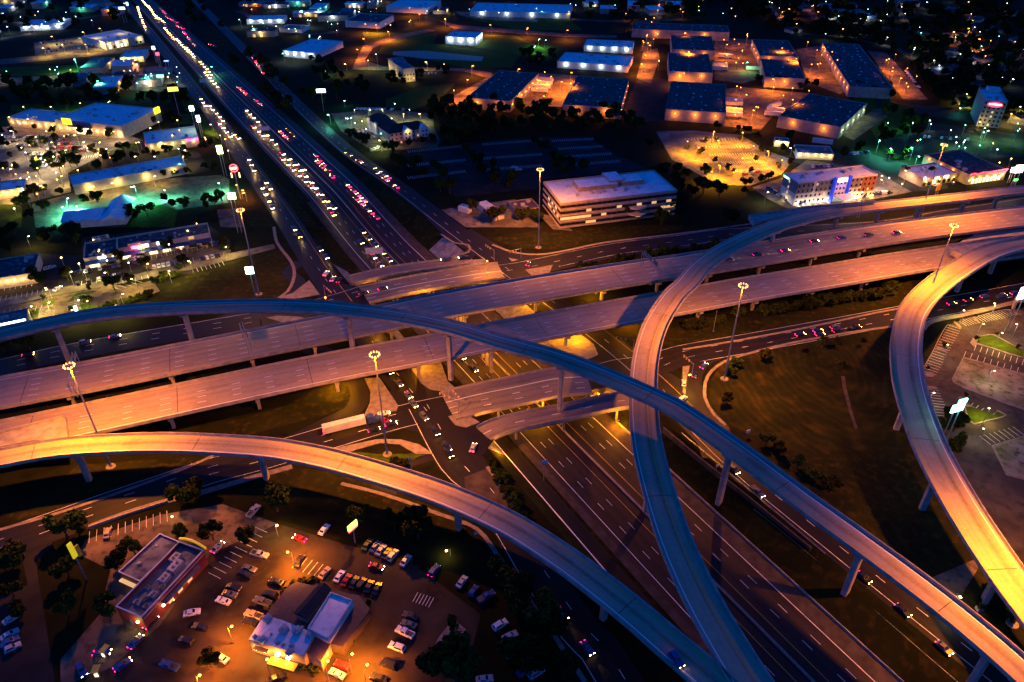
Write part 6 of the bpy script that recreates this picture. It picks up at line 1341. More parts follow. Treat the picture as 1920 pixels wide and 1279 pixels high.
prow(4, (260, 240), (300, 228), 2, 0, ('silver',), DG + 'dark driveway left of the strip mall', 'cars in the dark driveway', 0, seed=8)
for k in range(8):
    prow(1, (20 + 30 * k, 775 + 24 * k), (430 + 20 * k if k < 5 else 300, 768 + 20 * k), 22, 90, MIX, DG + 'big store car park', 'cars in the big store car park', .5, seed=20 + k)
prow(1, (600, 420), (960, 385), 26, 90, ('white', 'silver', 'blue'), DG + 'crowded dealer rows at the upper left', 'cars in the crowded dealer rows', .4, seed=30)
prow(1, (560, 450), (960, 410), 26, 90, ('white', 'silver', 'blue'), DG + 'crowded dealer rows at the upper left', 'cars in the crowded dealer rows', .4, seed=31)
for k, y in enumerate((225, 245, 262, 280)): prow(1, (220, y + 20), (560, y - 20), 16, 90, ('white', 'black', 'grey', 'red'), DG + 'floodlit lot beside the car dealership', 'cars in the floodlit dealership lot', .6, seed=40 + k)
prow(2, (40, 760), (180, 730), 6, 60, ('white', 'silver', 'blue'), DG + 'motel car park', 'cars in the motel car park', .2, seed=50)
prow(2, (165, 850), (215, 830), 3, 30, ('silver', 'white'), DG + 'motel car park', 'cars in the motel car park', 0, seed=51)
prow(2, (60, 615), (360, 620), 14, 80, ('white', 'silver', 'white'), DG + 'lit lot behind the motel', 'cars in the lot behind the motel', .3, seed=52)
prow(2, (400, 425), (560, 415), 8, 80, ('white', 'silver'), DG + 'lit lot right of the guesthouse', 'cars right of the guesthouse', .3, seed=53)
prow(2, (340, 795), (540, 790), 8, 90, ('black', 'silver', 'black'), DG + 'row at the foot of the motel front', 'cars at the motel front', .3, seed=54)
prow(3, (480, 1060), (600, 1135), 8, 60, ('blue', 'silver', 'black', 'grey'), DG + 'row along the left side of the four-storey hotel', 'cars left of the four-storey hotel', .1, seed=60)
prow(3, (640, 1150), (700, 1140), 3, 80, ('silver', 'blue', 'black'), DG + 'front bays of the four-storey hotel', 'cars before the four-storey hotel', 0, seed=61)
prow(3, (1000, 1105), (1150, 1085), 7, 80, ('black', 'grey', 'white'), DG + 'row before the brick end of the hotel', 'cars before the brick end of the hotel', .1, seed=62)
prow(3, (720, 940), (850, 935), 6, 70, ('white', 'silver', 'blue'), DG + 'row behind the four-storey hotel', 'cars behind the four-storey hotel', .1, seed=63)
prow(3, (930, 870), (1050, 860), 6, 70, ('white', 'blue', 'grey'), DG + 'dark lot behind the hotel', 'cars in the dark lot behind the hotel', .2, seed=64)
prow(3, (1400, 1045), (1530, 1035), 6, 80, ('white', 'blue', 'silver'), DG + 'bays of the corner shop', 'cars before the corner shop', .3, seed=65)
prow(3, (1430, 195), (1600, 240), 20, 60, ('white', 'silver', 'blue'), DG + 'crowded yard in the upper right dark', 'cars in the upper right yard', .2, seed=66)
prow(3, (1440, 215), (1600, 248), 20, 60, ('white', 'silver', 'blue'), DG + 'crowded yard in the upper right dark', 'cars in the upper right yard', .2, seed=67)
prow(3, (1300, 770), (1640, 790), 14, 70, ('white', 'black', 'grey'), DG + 'green-lit lot left of the tall hotel', 'cars in the green-lit lot', .5, seed=68)
prow(2, (960, 940), (1010, 965), 2, 60, ('silver',), '# car alone in the unlit car park', 'cars in the unlit car park', 0, seed=69)
prow(3, (1255, 400), (1330, 500), 7, 20, ('white',), DG + 'lane right of the bay-lit warehouse', 'cars right of the bay-lit warehouse', .1, seed=70)
prow(3, (330, 985), (480, 965), 4, 10, ('white', 'red', 'silver'), '# car in the orange-lit car park', 'cars in the orange-lit car park', .2, seed=71)
prow(1, (1440, 180), (1560, 205), 9, 60, ('white', 'silver'), DG + 'industrial yard near the top', 'cars in the industrial yard', .2, seed=72)
# lit traffic along every light trail: each streak becomes the vehicles that would stand on it
def traffic(t, s, label, group, z=0.0, gapm=11, rev=False, beam=900, kinds=('sedan', 'suv', 'pickup'), every=1, big=False, cols=('black', 'grey', 'blue', 'black')):
    ps = smooth(pts(t, s, z), 1.0); d = 0; R = random.Random(len(s) + int(ps[0].x)); last = None; n = 0; beam *= 1.0; gapm *= 1.0; beam *= 1.6; big = t in (1, 2); gapm *= .8 if t in (1, 2) else 1.0
    if rev: ps = ps[::-1]
    for a, b in zip(ps, ps[1:]):
        if last is None or d >= gapm:
            n += 1; v = (b - a).normalized(); c = R.choice(cols)
            car((a.x, a.y, a.z + .1), math.atan2(v.y, v.x), R.choice(kinds), c, label.replace('#', c), group + ' ' + c, on=True, detail=False, beam=beam if n % every == 0 else 0, big=big); d = 0; last = a
        d += (b - a).length
SB = '# car with headlights on coming down the left side of the freeway toward the bridges'
for s in ('800,5 850,60', '835,35 880,105', '870,85 930,135', '925,160 985,230', '990,220 1060,295', '1050,270 1100,335', '1125,350 1195,430', '1150,410 1225,495', '1385,625 1460,700', '1430,720 1500,790', '1500,765 1575,840'):
    traffic(1, s, SB, 'southbound freeway cars', beam=2500, gapm=13)
for s in ('1590,870 1740,985', '1590,900 1700,1010 1800,1110 1890,1230', '1620,900 1760,1040', '1690,960 1800,1090 1900,1200'):
    traffic(1, s, SB, 'southbound freeway cars', beam=1500, gapm=14, z=0)
traffic(5, '110,90 230,225', '# car with headlights on approaching the narrow turnaround bridge', 'cars approaching the turnaround bridge', z=-5, gapm=10, beam=900)
traffic(5, '120,30 295,215', '# car with headlights on approaching the narrow turnaround bridge', 'cars approaching the turnaround bridge', z=-5, gapm=10, beam=900)
for s in ('900,45 930,80', '930,95 995,130', '985,145 1030,165', '1030,180 1060,215', '1060,220 1105,265', '1335,490 1400,545', '1430,560 1485,605', '1560,730 1630,795', '1610,725 1670,780', '1760,860 1870,990', '1780,910 1870,1000'):
    traffic(1, s, '# car with red tail lamps on the right side of the freeway heading away', 'northbound freeway cars', rev=True, gapm=12, beam=500)
for s in ('35,870 130,930', '175,945 265,1005', '200,980 310,1058', '35,1045 150,1155', '70,1110 200,1230'):
    traffic(2, s, '# car with red tail lamps leaving past the unlit car park', 'cars leaving past the unlit car park', rev=True, gapm=9, beam=300)
WS = '# car with headlights on, on the frontage road left of the freeway'
for s in ('775,40 795,110', '800,115 820,165', '1130,560 1170,620', '1180,600 1260,690', '1235,700 1300,775', '1315,760 1360,800', '1400,900 1440,985', '1495,1030 1545,1100', '1475,1060 1540,1190'):
    traffic(1, s, WS, 'cars on the left frontage road', beam=1800, gapm=13)
traffic(1, '1425,330 1480,415', '# car with red tail lamps on the frontage road right of the freeway', 'cars on the right frontage road', rev=True, gapm=12, beam=400)
traffic(1, '1155,245 1210,265', '# car with red tail lamps on the curving ramp near the top', 'cars on the curving ramp', rev=True, gapm=14, beam=200)
traffic(4, '1655,15 1700,80', WS, 'cars on the left frontage road', gapm=10, beam=900); traffic(4, '1800,130 1855,200', WS, 'cars on the left frontage road', gapm=10, beam=900)
traffic(5, '270,815 330,890 385,960', '# car with headlights on crossing under the near viaduct to the intersection', 'cars entering the lower intersection', gapm=9, beam=700)
traffic(5, '405,1000 480,1090 560,1200 620,1279', '# car with yellow headlights crossing the lower intersection', 'cars crossing the lower intersection', gapm=9, beam=800)
traffic(8, '600,0 670,90', '# car with headlights on just past the lower intersection', 'cars past the lower intersection', gapm=9, beam=500)
traffic(8, '1240,900 1370,1080 1520,1279', '# car with yellow lamps on the dark service road at the bottom', 'cars on the dark service road', gapm=12, beam=500)
traffic(5, '680,735 790,850', '# car with headlights on in the orange-lit underpass', 'cars in the underpass', z=-6.4, gapm=10, beam=300)
traffic(5, '490,200 690,178', '# car with red tail lamps on the narrow turnaround bridge', 'cars on the turnaround bridge', z=.2, gapm=9, beam=150, rev=True)
traffic(5, '125,378 245,350', '# car with headlights on entering the far street bridge', 'cars entering the far street bridge', z=.15, gapm=9, beam=300)
traffic(6, '250,185 430,160 635,130', '# car with headlights on on the far viaduct', 'cars on the far viaduct', z=7.8, gapm=16, beam=500)
traffic(6, '740,85 1080,45 1220,35', '# car with headlights on on the far viaduct', 'cars on the far viaduct', z=7.6, gapm=16, beam=500)
traffic(6, '660,610 910,560', '# car with red tail lamps on the lower cross road beside the mown field', 'cars beside the mown field', gapm=9, beam=150)
traffic(6, '770,610 1010,565', '# car with red tail lamps on the lower cross road beside the mown field', 'cars beside the mown field', gapm=9, beam=150)
traffic(6, '1510,437 1750,385', '# car with red tail lamps on the lower cross road beyond the right flyover', 'cars beyond the right flyover', gapm=10, beam=150)
traffic(6, '1790,395 1900,370', '# car with red tail lamps on the lower cross road beyond the right flyover', 'cars beyond the right flyover', gapm=8, beam=150)
traffic(4, '160,725 300,700', '# car with red tail lamps on the road under the long flyover', 'cars under the long flyover', gapm=10, beam=150)
traffic(4, '480,655 760,600', '# car with orange tail lamps on the road under the long flyover', 'cars under the long flyover', gapm=12, beam=150)
traffic(9, '1015,700 1250,900 1500,1130', '# car with orange-red tail lamps on the service road under the long flyover', 'cars on the east service road', gapm=13, beam=200)
traffic(9, '280,90 430,230', '# car with red tail lamps beside the retaining wall', 'cars beside the retaining wall', gapm=12, beam=200)
traffic(8, '1880,1160 1917,1210', '# car with headlights on on the near flyover at the bottom', 'cars on the near flyover', z=12, gapm=9, beam=200)
# semi truck
def semi(t, x0, y0, x1, y1, label, cab='blue', on=True, length=16.0, z=.1, trailer_only=False, group=None):
    a, b = at(t, x0, y0), at(t, x1, y1); v = (b - a).normalized(); r = empty('trailer' if trailer_only else 'semi_truck', (a.x, a.y, z), math.atan2(v.y, v.x), label, 'trailer' if trailer_only else 'truck', group)
    mb = MB().box(0, length, -1.28, 1.28, 1.1, 4.05); 
    for i in range(int(length / 1.5)): mb.box(.6 + i * 1.5, .66 + i * 1.5, -1.3, 1.3, 1.12, 4.0)
    mb.build('trailer_box', M_['white'], r)
    def wheels(xs):
        for x in xs:
            for y in (-1.05, 1.05):
                w_ = MB(); w_.tube((x, y - .25, .52), (x, y + .25, .52), .52, 12); w_.build('wheel', M_['rubber'], r)
    MB().box(.5, length - 1, -.5, .5, .8, 1.08).build('chassis', M_['dark'], r)
    wheels((1.2, 2.5))
    if not trailer_only:
        c = MB(); X = length + .8; c.add([(X, -1.2, .6), (X + 5.2, -1.1, .6), (X + 5.2, -1.1, 1.9), (X + 3.2, -1.15, 2.1), (X + 2.6, -1.15, 3.3), (X + 1.2, -1.2, 3.9), (X, -1.2, 3.6), (X, 1.2, .6), (X + 5.2, 1.1, .6), (X + 5.2, 1.1, 1.9), (X + 3.2, 1.15, 2.1), (X + 2.6, 1.15, 3.3), (X + 1.2, 1.2, 3.9), (X, 1.2, 3.6)],
            [(0, 7, 8, 1), (1, 8, 9, 2), (2, 9, 10, 3), (4, 11, 12, 5), (5, 12, 13, 6), (6, 13, 7, 0), (0, 1, 2, 3, 4, 5, 6), (13, 12, 11, 10, 9, 8, 7), (3, 10, 11, 4)])
        c.build('cab', M_['car_blue'], r)
        g = MB(); g.add([(X + 3.16, -1, 2.2), (X + 3.16, 1, 2.2), (X + 2.66, 1, 3.2), (X + 2.66, -1, 3.2)], [(0, 1, 2, 3)]); g.build('windscreen', M_['glass'], r)
        wheels((X + .2, X + 1.4, X + 4.4))
        for y in (-.85, .85):
            o = link(bpy.data.objects.new('headlight', LM['head'])); o.parent = r; o.location = (X + 5.22, y, 1.1)
            o = link(bpy.data.objects.new('taillight', LM['tail'])); o.parent = r; o.location = (-.03, y, 1.0); o.rotation_euler.z = math.pi
        glow((X + 6, 0, 1), (1, .8, .45), 120, .2, r)
    return r
p = at(5, -110, 1178); semi(5, -100, 1168, 100, 1118, 'white semi truck with blue cab waiting at the lower intersection')
for i, (t, x0, y0, x1, y1) in enumerate(((3, 335, 585, 252, 578), (3, 335, 600, 252, 598), (3, 335, 640, 252, 632), (3, 335, 665, 252, 658), (3, 250, 380, 178, 378), (3, 250, 400, 178, 398), (3, 280, 330, 205, 325), (2, 1185, 485, 1090, 478), (2, 1175, 505, 1085, 500), (2, 1160, 525, 1078, 520), (2, 1190, 465, 1120, 460), (3, 440, 400, 370, 398), (3, 560, 660, 490, 655), (3, 570, 640, 520, 632), (3, 840, 820, 735, 808), (3, 545, 600, 490, 618))):
    semi(t, x0, y0, x1, y1, 'long white trailer parked in the orange-lit warehouse yards', trailer_only=True, length=14, group='trailers in the warehouse yards')
# ---------------------------------------------------------------- lamps
def mast(t, x, y, label, e=60000, h=45.0, arms=10):
    top = at(t, x, y, h); r = empty('high_mast_light', (top.x, top.y, 0), 0, label, 'lamp mast')
    MB().cyl((0, 0), .42, .16, 0, h, 12).build('pole', M_['steel'], r); MB().cyl((0, 0), 1.7, 1.6, 0, .35, 20).build('footing', M_['walk'], r)
    ring = MB(); n = 20
    for i in range(n): ring.tube((1.3 * math.cos(6.2832 * i / n), 1.3 * math.sin(6.2832 * i / n), h - .4), (1.3 * math.cos(6.2832 * (i + 1) / n), 1.3 * math.sin(6.2832 * (i + 1) / n), h - .4), .07, 5)
    for i in range(4): ring.tube((0, 0, h - .2), (1.6 * math.cos(1.57 * i), 1.6 * math.sin(1.57 * i), h - .4), .06, 5)
    ring.build('lamp_ring', M_['steel'], r)
    for i in range(arms):
        a = 6.2832 * i / arms; c = Vector((1.6 * math.cos(a), 1.6 * math.sin(a), h - .55)); mb = MB(); mb.cyl((c.x, c.y), .3, .15, c.z - .25, c.z + .3, 8); mb.build('floodlight', M_['mastglow'], r)
    glow((0, 0, h - 1.4), (1, .27, .001), e, 1.0, r, (151, (0, 0, 0)), 'mast_light')
M_['mastglow'] = emis('mast_lamp_glow', (1, .42, .07), 5)
ME = 420000
mast(0, 128, 683, 'orange-lit high lamp mast at the left, rising across the two viaducts', ME)
mast(0, 702, 662, 'high lamp mast in the middle beside the semi truck intersection', ME)
mast(0, 1394, 533, 'high lamp mast at the upper left corner of the mown field', ME)
mast(0, 1013, 316, 'high lamp mast in front of the office block', ME)
mast(0, 450, 392, 'high lamp mast on the brown field right of the strip mall', ME * .35)
mast(0, 1790, 421, 'high lamp mast between the viaducts near the right flyover', ME)
mast(0, 1771, 270, 'high lamp mast behind the corner shop by the pharmacy', ME)
b = at(0, 1898, 1170); r_ = None
t_ = b + Vector((0, 0, 0))
def mast_at(p, label, e):
    h = 45; r = empty('high_mast_light', (p.x, p.y, 0), 0, label, 'lamp mast')
    MB().cyl((0, 0), .42, .16, 0, h, 12).build('pole', M_['steel'], r); MB().cyl((0, 0), 1.7, 1.6, 0, .35, 20).build('footing', M_['walk'], r)
    for i in range(10):
        a = .62832 * i; mb = MB(); mb.cyl((2 * math.cos(a), 2 * math.sin(a)), .36, .18, h - .8, h - .3, 8); mb.tube((0, 0, h - .2), (2 * math.cos(a), 2 * math.sin(a), h - .3), .05, 4, 1); mb.build('floodlight', [M_['mastglow'], M_['steel']], r)
    glow((0, 0, h - 1.4), (1, .27, .001), e, 1.0, r, (151, (0, 0, 0)), 'mast_light')
mast_at(at(0, 1898, 1170), 'high lamp mast rising from the lower right corner beside the right flyover', ME * 1.05)
# posts: tile,x,y of lamp head, height, colour, power
def post(t, x, y, h, c, e, m, label, group=None, arm=1.2, head=.5):
    e *= 7.5 if c is SOD else 5.0 if c is TEAL else 3.6
    if t in (7, 8): e *= .75
    if t == 16: e *= .55; head *= .75
    if 'orange-lit car park' in label: e *= 1.6
    p = at(t, x, y, h); r = empty('street_lamp', (p.x, p.y, 0), random.uniform(0, 6.28), label, 'street lamp', group)
    MB().cyl((arm, 0), .12, .07, 0, h + .1, 8).build('pole', M_['steel'], r)
    mb = MB(); mb.tube((arm, 0, h), (0, 0, h + .05), .05, 5); mb.build('arm', M_['steel'], r)
    MB().box(-head, head, -.28, .28, h - .2, h, 0).build('lamp_head', M_[m], r)
    glow((0, 0, h - .5), c, e, .3, r, (165, (0, 0, 0)))
def posts(t, s, h, c, e, m, label, group, head=.5):
    for q in s.split(): x, y = map(float, q.split(',')[:2]); post(t, x, y, h, c, e, m, label, group, head=head)
posts(2, '710,448 633,508 135,135 195,140 383,45 440,80 263,178 90,278 125,218 583,105 838,140 1048,157 1272,170 1736,255 1712,310 1690,360 1000,388 740,370 1295,408', 10, SOD, 9000, 'sodium', 'orange street lamp along the dim industrial streets near the top', 'orange street lamps of the industrial area', .8)
posts(3, '35,290 15,185 8,412 510,445 1525,180 1670,220 1610,160 600,50 452,42', 11, SOD, 9000, 'sodium', 'glaring orange lamp among the warehouses at the upper right', 'orange lamps among the warehouses', .9)
posts(3, '250,250 560,270 300,560 640,330 760,360 1160,330 1230,440 1180,400 620,560 400,620', 12, SOD, 7000, 'sodium', 'orange yard lamp lighting the truck yards between warehouses', 'yard lamps between warehouses')
posts(2, '1180,430 1240,460 1140,540 1290,470', 12, SOD, 7000, 'sodium', 'orange yard lamp lighting the truck yards between warehouses', 'yard lamps between warehouses')
posts(3, '178,740 338,745 338,890 165,965 28,795 200,790 480,850 560,900 300,960 205,930 400,820 90,830', 9, (1, .36, .002), 7500, 'sodium', 'short amber lamp post in the orange-lit car park', 'amber lamps of the orange-lit car park', .4)
posts(2, '150,340 475,348 578,360 20,360', 9, YEL, 4500, 'warm', 'yellow-green lamp near the guesthouse', 'lamps near the guesthouse', .7)
posts(2, '195,305', 14, TEAL, 1500, 'teal', 'tall lamp with green-lit head by the guesthouse', None)
posts(2, '1115,220 1090,260 1150,225', 8, GRN, 3500, 'teal', 'green-tinted lamp in the small lot by the E-shaped building', 'green lamps by the E-shaped building')
posts(2, '215,790 350,640 440,640 160,620 230,615', 8, (.8, 1, .35), 3500, 'warm', 'greenish yard lamp around the motel', 'lamps around the motel', .6)
posts(1, '290,205 465,180 560,160 240,270 350,250 480,250 560,230', 9, YEL, 5500, 'warm', 'yellow-white lamp over the floodlit dealership lot', 'lamps of the dealership lot', .6)
posts(1, '418,333', 12, TEAL, 9000, 'teal', 'star-like white-green lamp on the side road at the upper left', None, 1.0)
posts(1, '770,468 548,455 820,422 1190,375', 9, TEAL, 2500, 'teal', 'cool lamp in the car lots below the signboards', 'cool lamps below the signboards', .6)
posts(1, '130,600 285,600 450,580 615,570', 8, GRN, 4500, 'warm', 'lamp lighting a green tree behind the big store', 'lamps behind the big store', .4)
posts(1, '60,735 200,885 290,800 420,760 120,830 370,845 60,950 210,945 300,880 470,800 560,800 640,740 200,770', 9, (1, .72, .36), 4200, 'warm', 'warm lamp post in the big store car park', 'lamps of the big store car park')
posts(1, '525,1050 630,1030 870,990 1040,845 1030,880 870,880 760,880 1185,700 345,990 230,1045 40,1080', 7, YEL, 2500, 'warm', 'yellow lamp around the shops at the left', 'yellow lamps around the left shops')
posts(1, '745,1050', 10, TEAL, 16000, 'teal', 'dazzling white-green lamp over the forecourt', None, 1.2)
posts(1, '925,1070 1230,1030 380,1115 430,1160 350,1165', 7, TEAL, 9000, 'teal', 'green-white lamp on the teal-lit forecourt', 'lamps of the teal-lit forecourt', .6)
posts(1, '1330,1040 1365,1070 1370,1085', 6, SOD, 1200, 'sodium', 'orange ball lamp beside the freeway signs', 'orange ball lamps beside the freeway signs', .6)
posts(1, '845,720 905,800 780,800', 7, YEL, 1500, 'warm', 'yellow lamp near the pink-cornered shop', 'lamps near the pink-cornered shop')
posts(1, '40,150 165,150 235,135 15,75 330,120 115,95', 7, COOL, 1500, 'coolw', 'white lamp in the dark at the upper left corner', 'white lamps at the upper left', .7)
posts(1, '1345,110 1425,160 1745,115 1790,55 1590,300 1655,310 1480,130', 8, COOL, 1800, 'teal', 'pale lamp in the industrial yards right of the freeway', 'pale lamps right of the freeway', .6)
posts(1, '1830,390', 6, GRN, 2500, 'warm', 'lamp lighting a tree green beside the white billboard', None)
posts(1, '1845,645', 8, TEAL, 2500, 'teal', 'greenish lamp at the motel corner by the frontage road', None, .6)
posts(3, '365,350', 9, GRN, 3500, 'teal', 'green lamp in the middle truck yard', None)
posts(3, '1170,835 1290,830 1330,880 1110,790', 9, TEAL, 5000, 'teal', 'green-white lamp over the dark lot behind the shops', 'green-white lamps behind the shops')
posts(3, '1700,720 1720,735 1540,770 1885,735', 8, GRN, 3500, 'teal', 'green lamp near the tall hotel', 'green lamps near the tall hotel')
posts(3, '1520,437 1558,437 1800,435 1860,445 1415,340 1445,368 805,190 978,175 1392,40 1375,12 1130,75 1150,80 1855,318', 7, COOL, 900, 'coolw', 'white lamp in the unlit neighbourhood at the upper right', 'white lamps of the neighbourhood', .6)
posts(3, '1600,530 1850,640 1700,600 1900,600', 9, YEL, 5000, 'warm', 'yellow lamp lighting the lots beside the tall hotel', 'yellow lamps by the tall hotel')
posts(3, '608,832', 9, COOL, 1500, 'coolw', 'bright white lamp at the repair shop', None, .7)
posts(3, '1255,960 1120,1010 480,1080 1010,1080', 8, (1, .75, .5), 3500, 'warm', 'pale lamp around the four-storey hotel', 'lamps around the four-storey hotel')
posts(4, '160,50 830,205 1060,190 740,290 590,255 950,245 650,440 490,415 405,465 690,375 1270,110 260,350 400,250', 7.5, YEL, 2600, 'warm', 'yellow lamp post in the strip mall car parks', 'lamps of the strip mall car parks', .35)
posts(19, '815,190 1410,410 560,520 880,450', 6, YEL, 1500, 'warm', 'short yellow lamp on the islands of the near car park', 'short lamps of the near car park', .3)
posts(16, '695,365 600,912 640,150 418,200', 6.5, YEL, 3600, 'warm', 'slim lamp post standing on the lawns of the empty car park', 'lamp posts of the empty car park', .35)
posts(16, '560,300 800,300 640,640 300,450 200,800 560,1060', 7, (1, .85, .55), 900, 'warm', 'low lamp of the empty car park', 'low lamps of the empty car park', .2)
posts(7, '1615,548', 8, SOD, 9000, 'sodium', 'lamp post on the orange island above the grill restaurant', None, .3)
posts(7, '1300,965', 8, SOD, 7500, 'sodium', 'lamp post on the footpath left of the grill restaurant', None, .3)
posts(7, '1555,398', 6, (1, .6, .1), 1400, 'warm', 'small lamp shining down at the hedge corner', None, .3)
posts(7, '1120,1240 1840,1160 1500,1150', 7, SOD, 3500, 'sodium', 'lamp lighting the orange pavement around the grill restaurant', 'lamps around the grill restaurant', .3)
posts(8, '145,1180 60,1120', 7, SOD, 5000, 'sodium', 'lamp in the orange lane right of the grill restaurant', 'lamps right of the grill restaurant', .3)
posts(8, '590,540', 3, YEL, 500, 'warm', 'small yellow lamp in the dark bushes under the near flyover', None, .3)
posts(7, '966,348', 4, YEL, 150, 'warm', 'tiny yellow lamp at the boundary wall', None, .25)
posts(9, '1560,800', 6, (1, .7, .3), 700, 'warm', 'lamp by the narrow drive under the right flyover', None, .3)
def minis(t, poly, n, hues, label, group, seed, e=500, h=6):
    P = [tuple(map(float, q.split(','))) for q in poly.split()]; R = random.Random(seed); k = 0; xs = [p[0] for p in P]; ys = [p[1] for p in P]
    hm = {'y': (YEL, 'warm'), 's': (SOD, 'sodium'), 't': (TEAL, 'teal'), 'w': (COOL, 'coolw')}; hn = {'y': 'yellow', 's': 'orange', 't': 'greenish', 'w': 'white'}
    while k < n:
        x, y = R.uniform(min(xs), max(xs)), R.uniform(min(ys), max(ys))
        if not inside((x, y), P): continue
        hue = R.choice(hues); c, m = hm[hue]; p = at(t, x, y); r = empty('lamp_post', p, 0, label.replace('#', hn[hue]), 'lamp', group + ' ' + hn[hue]); hh = h * R.uniform(.7, 1.2); k += 1
        MB().cyl((0, 0), .1, .07, 0, hh, 6).build('pole', M_['steel'], r); s_ = R.uniform(.25, .5); MB().cyl((0, 0), s_, s_ * .6, hh, hh + .4, 8).build('lamp_head', M_[m], r)
        if k % 2 == 0: glow((0, 0, hh - .5), c, e * R.uniform(1, 4), .3, r)
minis(1, '0,700 700,730 820,800 560,980 380,1010 0,1120', 34, 'yyyws', 'small # lamp among the cars and trees of the big store car park', 'small lamps of the big store car park', 1, 700)
minis(1, '420,400 950,360 1050,450 1000,500 0,480 0,440', 22, 'twyw', 'small # lamp over the crowded dealer rows at the upper left', 'small lamps of the dealer rows', 2, 900)
minis(1, '820,700 1240,690 1300,900 1160,1000 700,960 620,900', 14, 'yyst', 'small # lamp between the shops left of the freeway', 'small lamps between the shops', 3, 700)
minis(1, '0,1050 380,1000 420,1090 250,1200 0,1279', 10, 'yyst', 'small # lamp among trees at the left edge', 'small lamps at the left edge', 4, 900)
minis(1, '0,20 660,10 700,100 500,170 0,140', 14, 'wwyt', 'small # light in the dark upper left corner', 'small lights in the upper left corner', 5, 400)
minis(1, '1340,0 1920,0 1920,240 1600,300 1350,160', 26, 'twyw', 'small # light in the industrial yards right of the freeway', 'small lights in the right yards', 6, 900)
minis(2, '0,0 640,0 700,60 560,160 240,180 0,140', 26, 'sssyw', 'small # light along the streets at the top', 'small lights along the top streets', 7, 1500)
minis(2, '640,0 1920,0 1920,120 1300,120 700,100', 18, 'wsst', 'small # light along the top edge', 'small lights along the top edge', 8, 1200)
minis(2, '1640,130 1800,130 1800,400 1660,420', 12, 'sss', 'small # light along the orange street between the offices and warehouses', 'small lights on the orange street', 9, 2500, 8)
minis(2, '0,600 460,600 500,660 200,840 0,740', 16, 'wtyw', 'small # lamp around the motel', 'small lamps around the motel', 10, 600)
minis(3, '-100,0 1920,0 1920,520 1500,520 1200,260 700,120 0,120', 60, 'wwyst', 'small # light among the trees of the unlit neighbourhood', 'small lights of the neighbourhood', 11, 350)
minis(3, '190,200 430,230 440,440 190,450', 12, 's', 'small # light in the middle truck yard', 'small lights in the middle truck yard', 12, 3000, 8)
minis(3, '640,290 790,270 930,480 720,470', 9, 's', 'small # light in the yard left of the bay-lit warehouse', 'small lights by the bay-lit warehouse', 13, 3000, 8)
minis(3, '1060,300 1150,310 1340,520 1240,540', 7, 's', 'small # light on the lane right of the bay-lit warehouse', 'small lights right of the bay-lit warehouse', 14, 2500, 8)
minis(3, '250,510 330,500 740,540 520,640 430,720 250,700', 10, 's', 'small # light in the yard left of the angled warehouse', 'small lights by the angled warehouse', 15, 3000, 8)
minis(2, '1130,440 1340,450 1250,590 1000,590', 9, 's', 'small # light in the first truck yard', 'small lights in the first truck yard', 16, 3000, 8)
minis(3, '1100,650 1500,600 1917,700 1917,900 1400,880 1100,850', 22, 'ttwy', 'small # light in the lots at the far right', 'small lights at the far right', 17, 900)
minis(3, '930,1000 1500,1060 1917,900 1917,1020 1500,1080 1000,1100', 12, 'yyw', 'small # light along the shopfronts above the looping flyover', 'small lights along the shopfronts', 18, 500)
minis(4, '-50,420 0,300 240,200 700,60 1200,0 1300,120 1100,250 640,340', 14, 'yyy', 'small # lamp in the strip mall car parks', 'small lamps of the strip mall', 19, 600)
for i_, (t, s_) in enumerate(STREETS):
    c = smooth(pts(t, s_), 42 if i_ < 6 else 38); R = random.Random(i_)
    for p in c:
        if R.random() < .25: continue
        hue = R.choice('wwyst' if i_ < 5 else 'ssyw'); col, m = {'y': (YEL, 'warm'), 's': (SOD, 'sodium'), 't': (TEAL, 'teal'), 'w': (COOL, 'coolw')}[hue]
        nm = {'y': 'yellow', 's': 'orange', 't': 'greenish', 'w': 'white'}[hue]; r = empty('street_lamp', (p.x, p.y + 5.5, 0), 0, nm + ' street lamp lining one of the dim side streets near the top', 'street lamp', nm + ' lamps lining the side streets')
        MB().cyl((0, 0), .1, .07, 0, 8, 6).build('pole', M_['steel'], r); MB().box(-.35, .35, -1.6, -.9, 7.8, 8.0).build('lamp_head', M_[m], r); MB().tube((0, 0, 7.9), (0, -1.0, 7.95), .05, 4).build('arm', M_['steel'], r); glow((0, -1.3, 7.4), col, 3200, .3, r, (150, (0, 0, 0)))
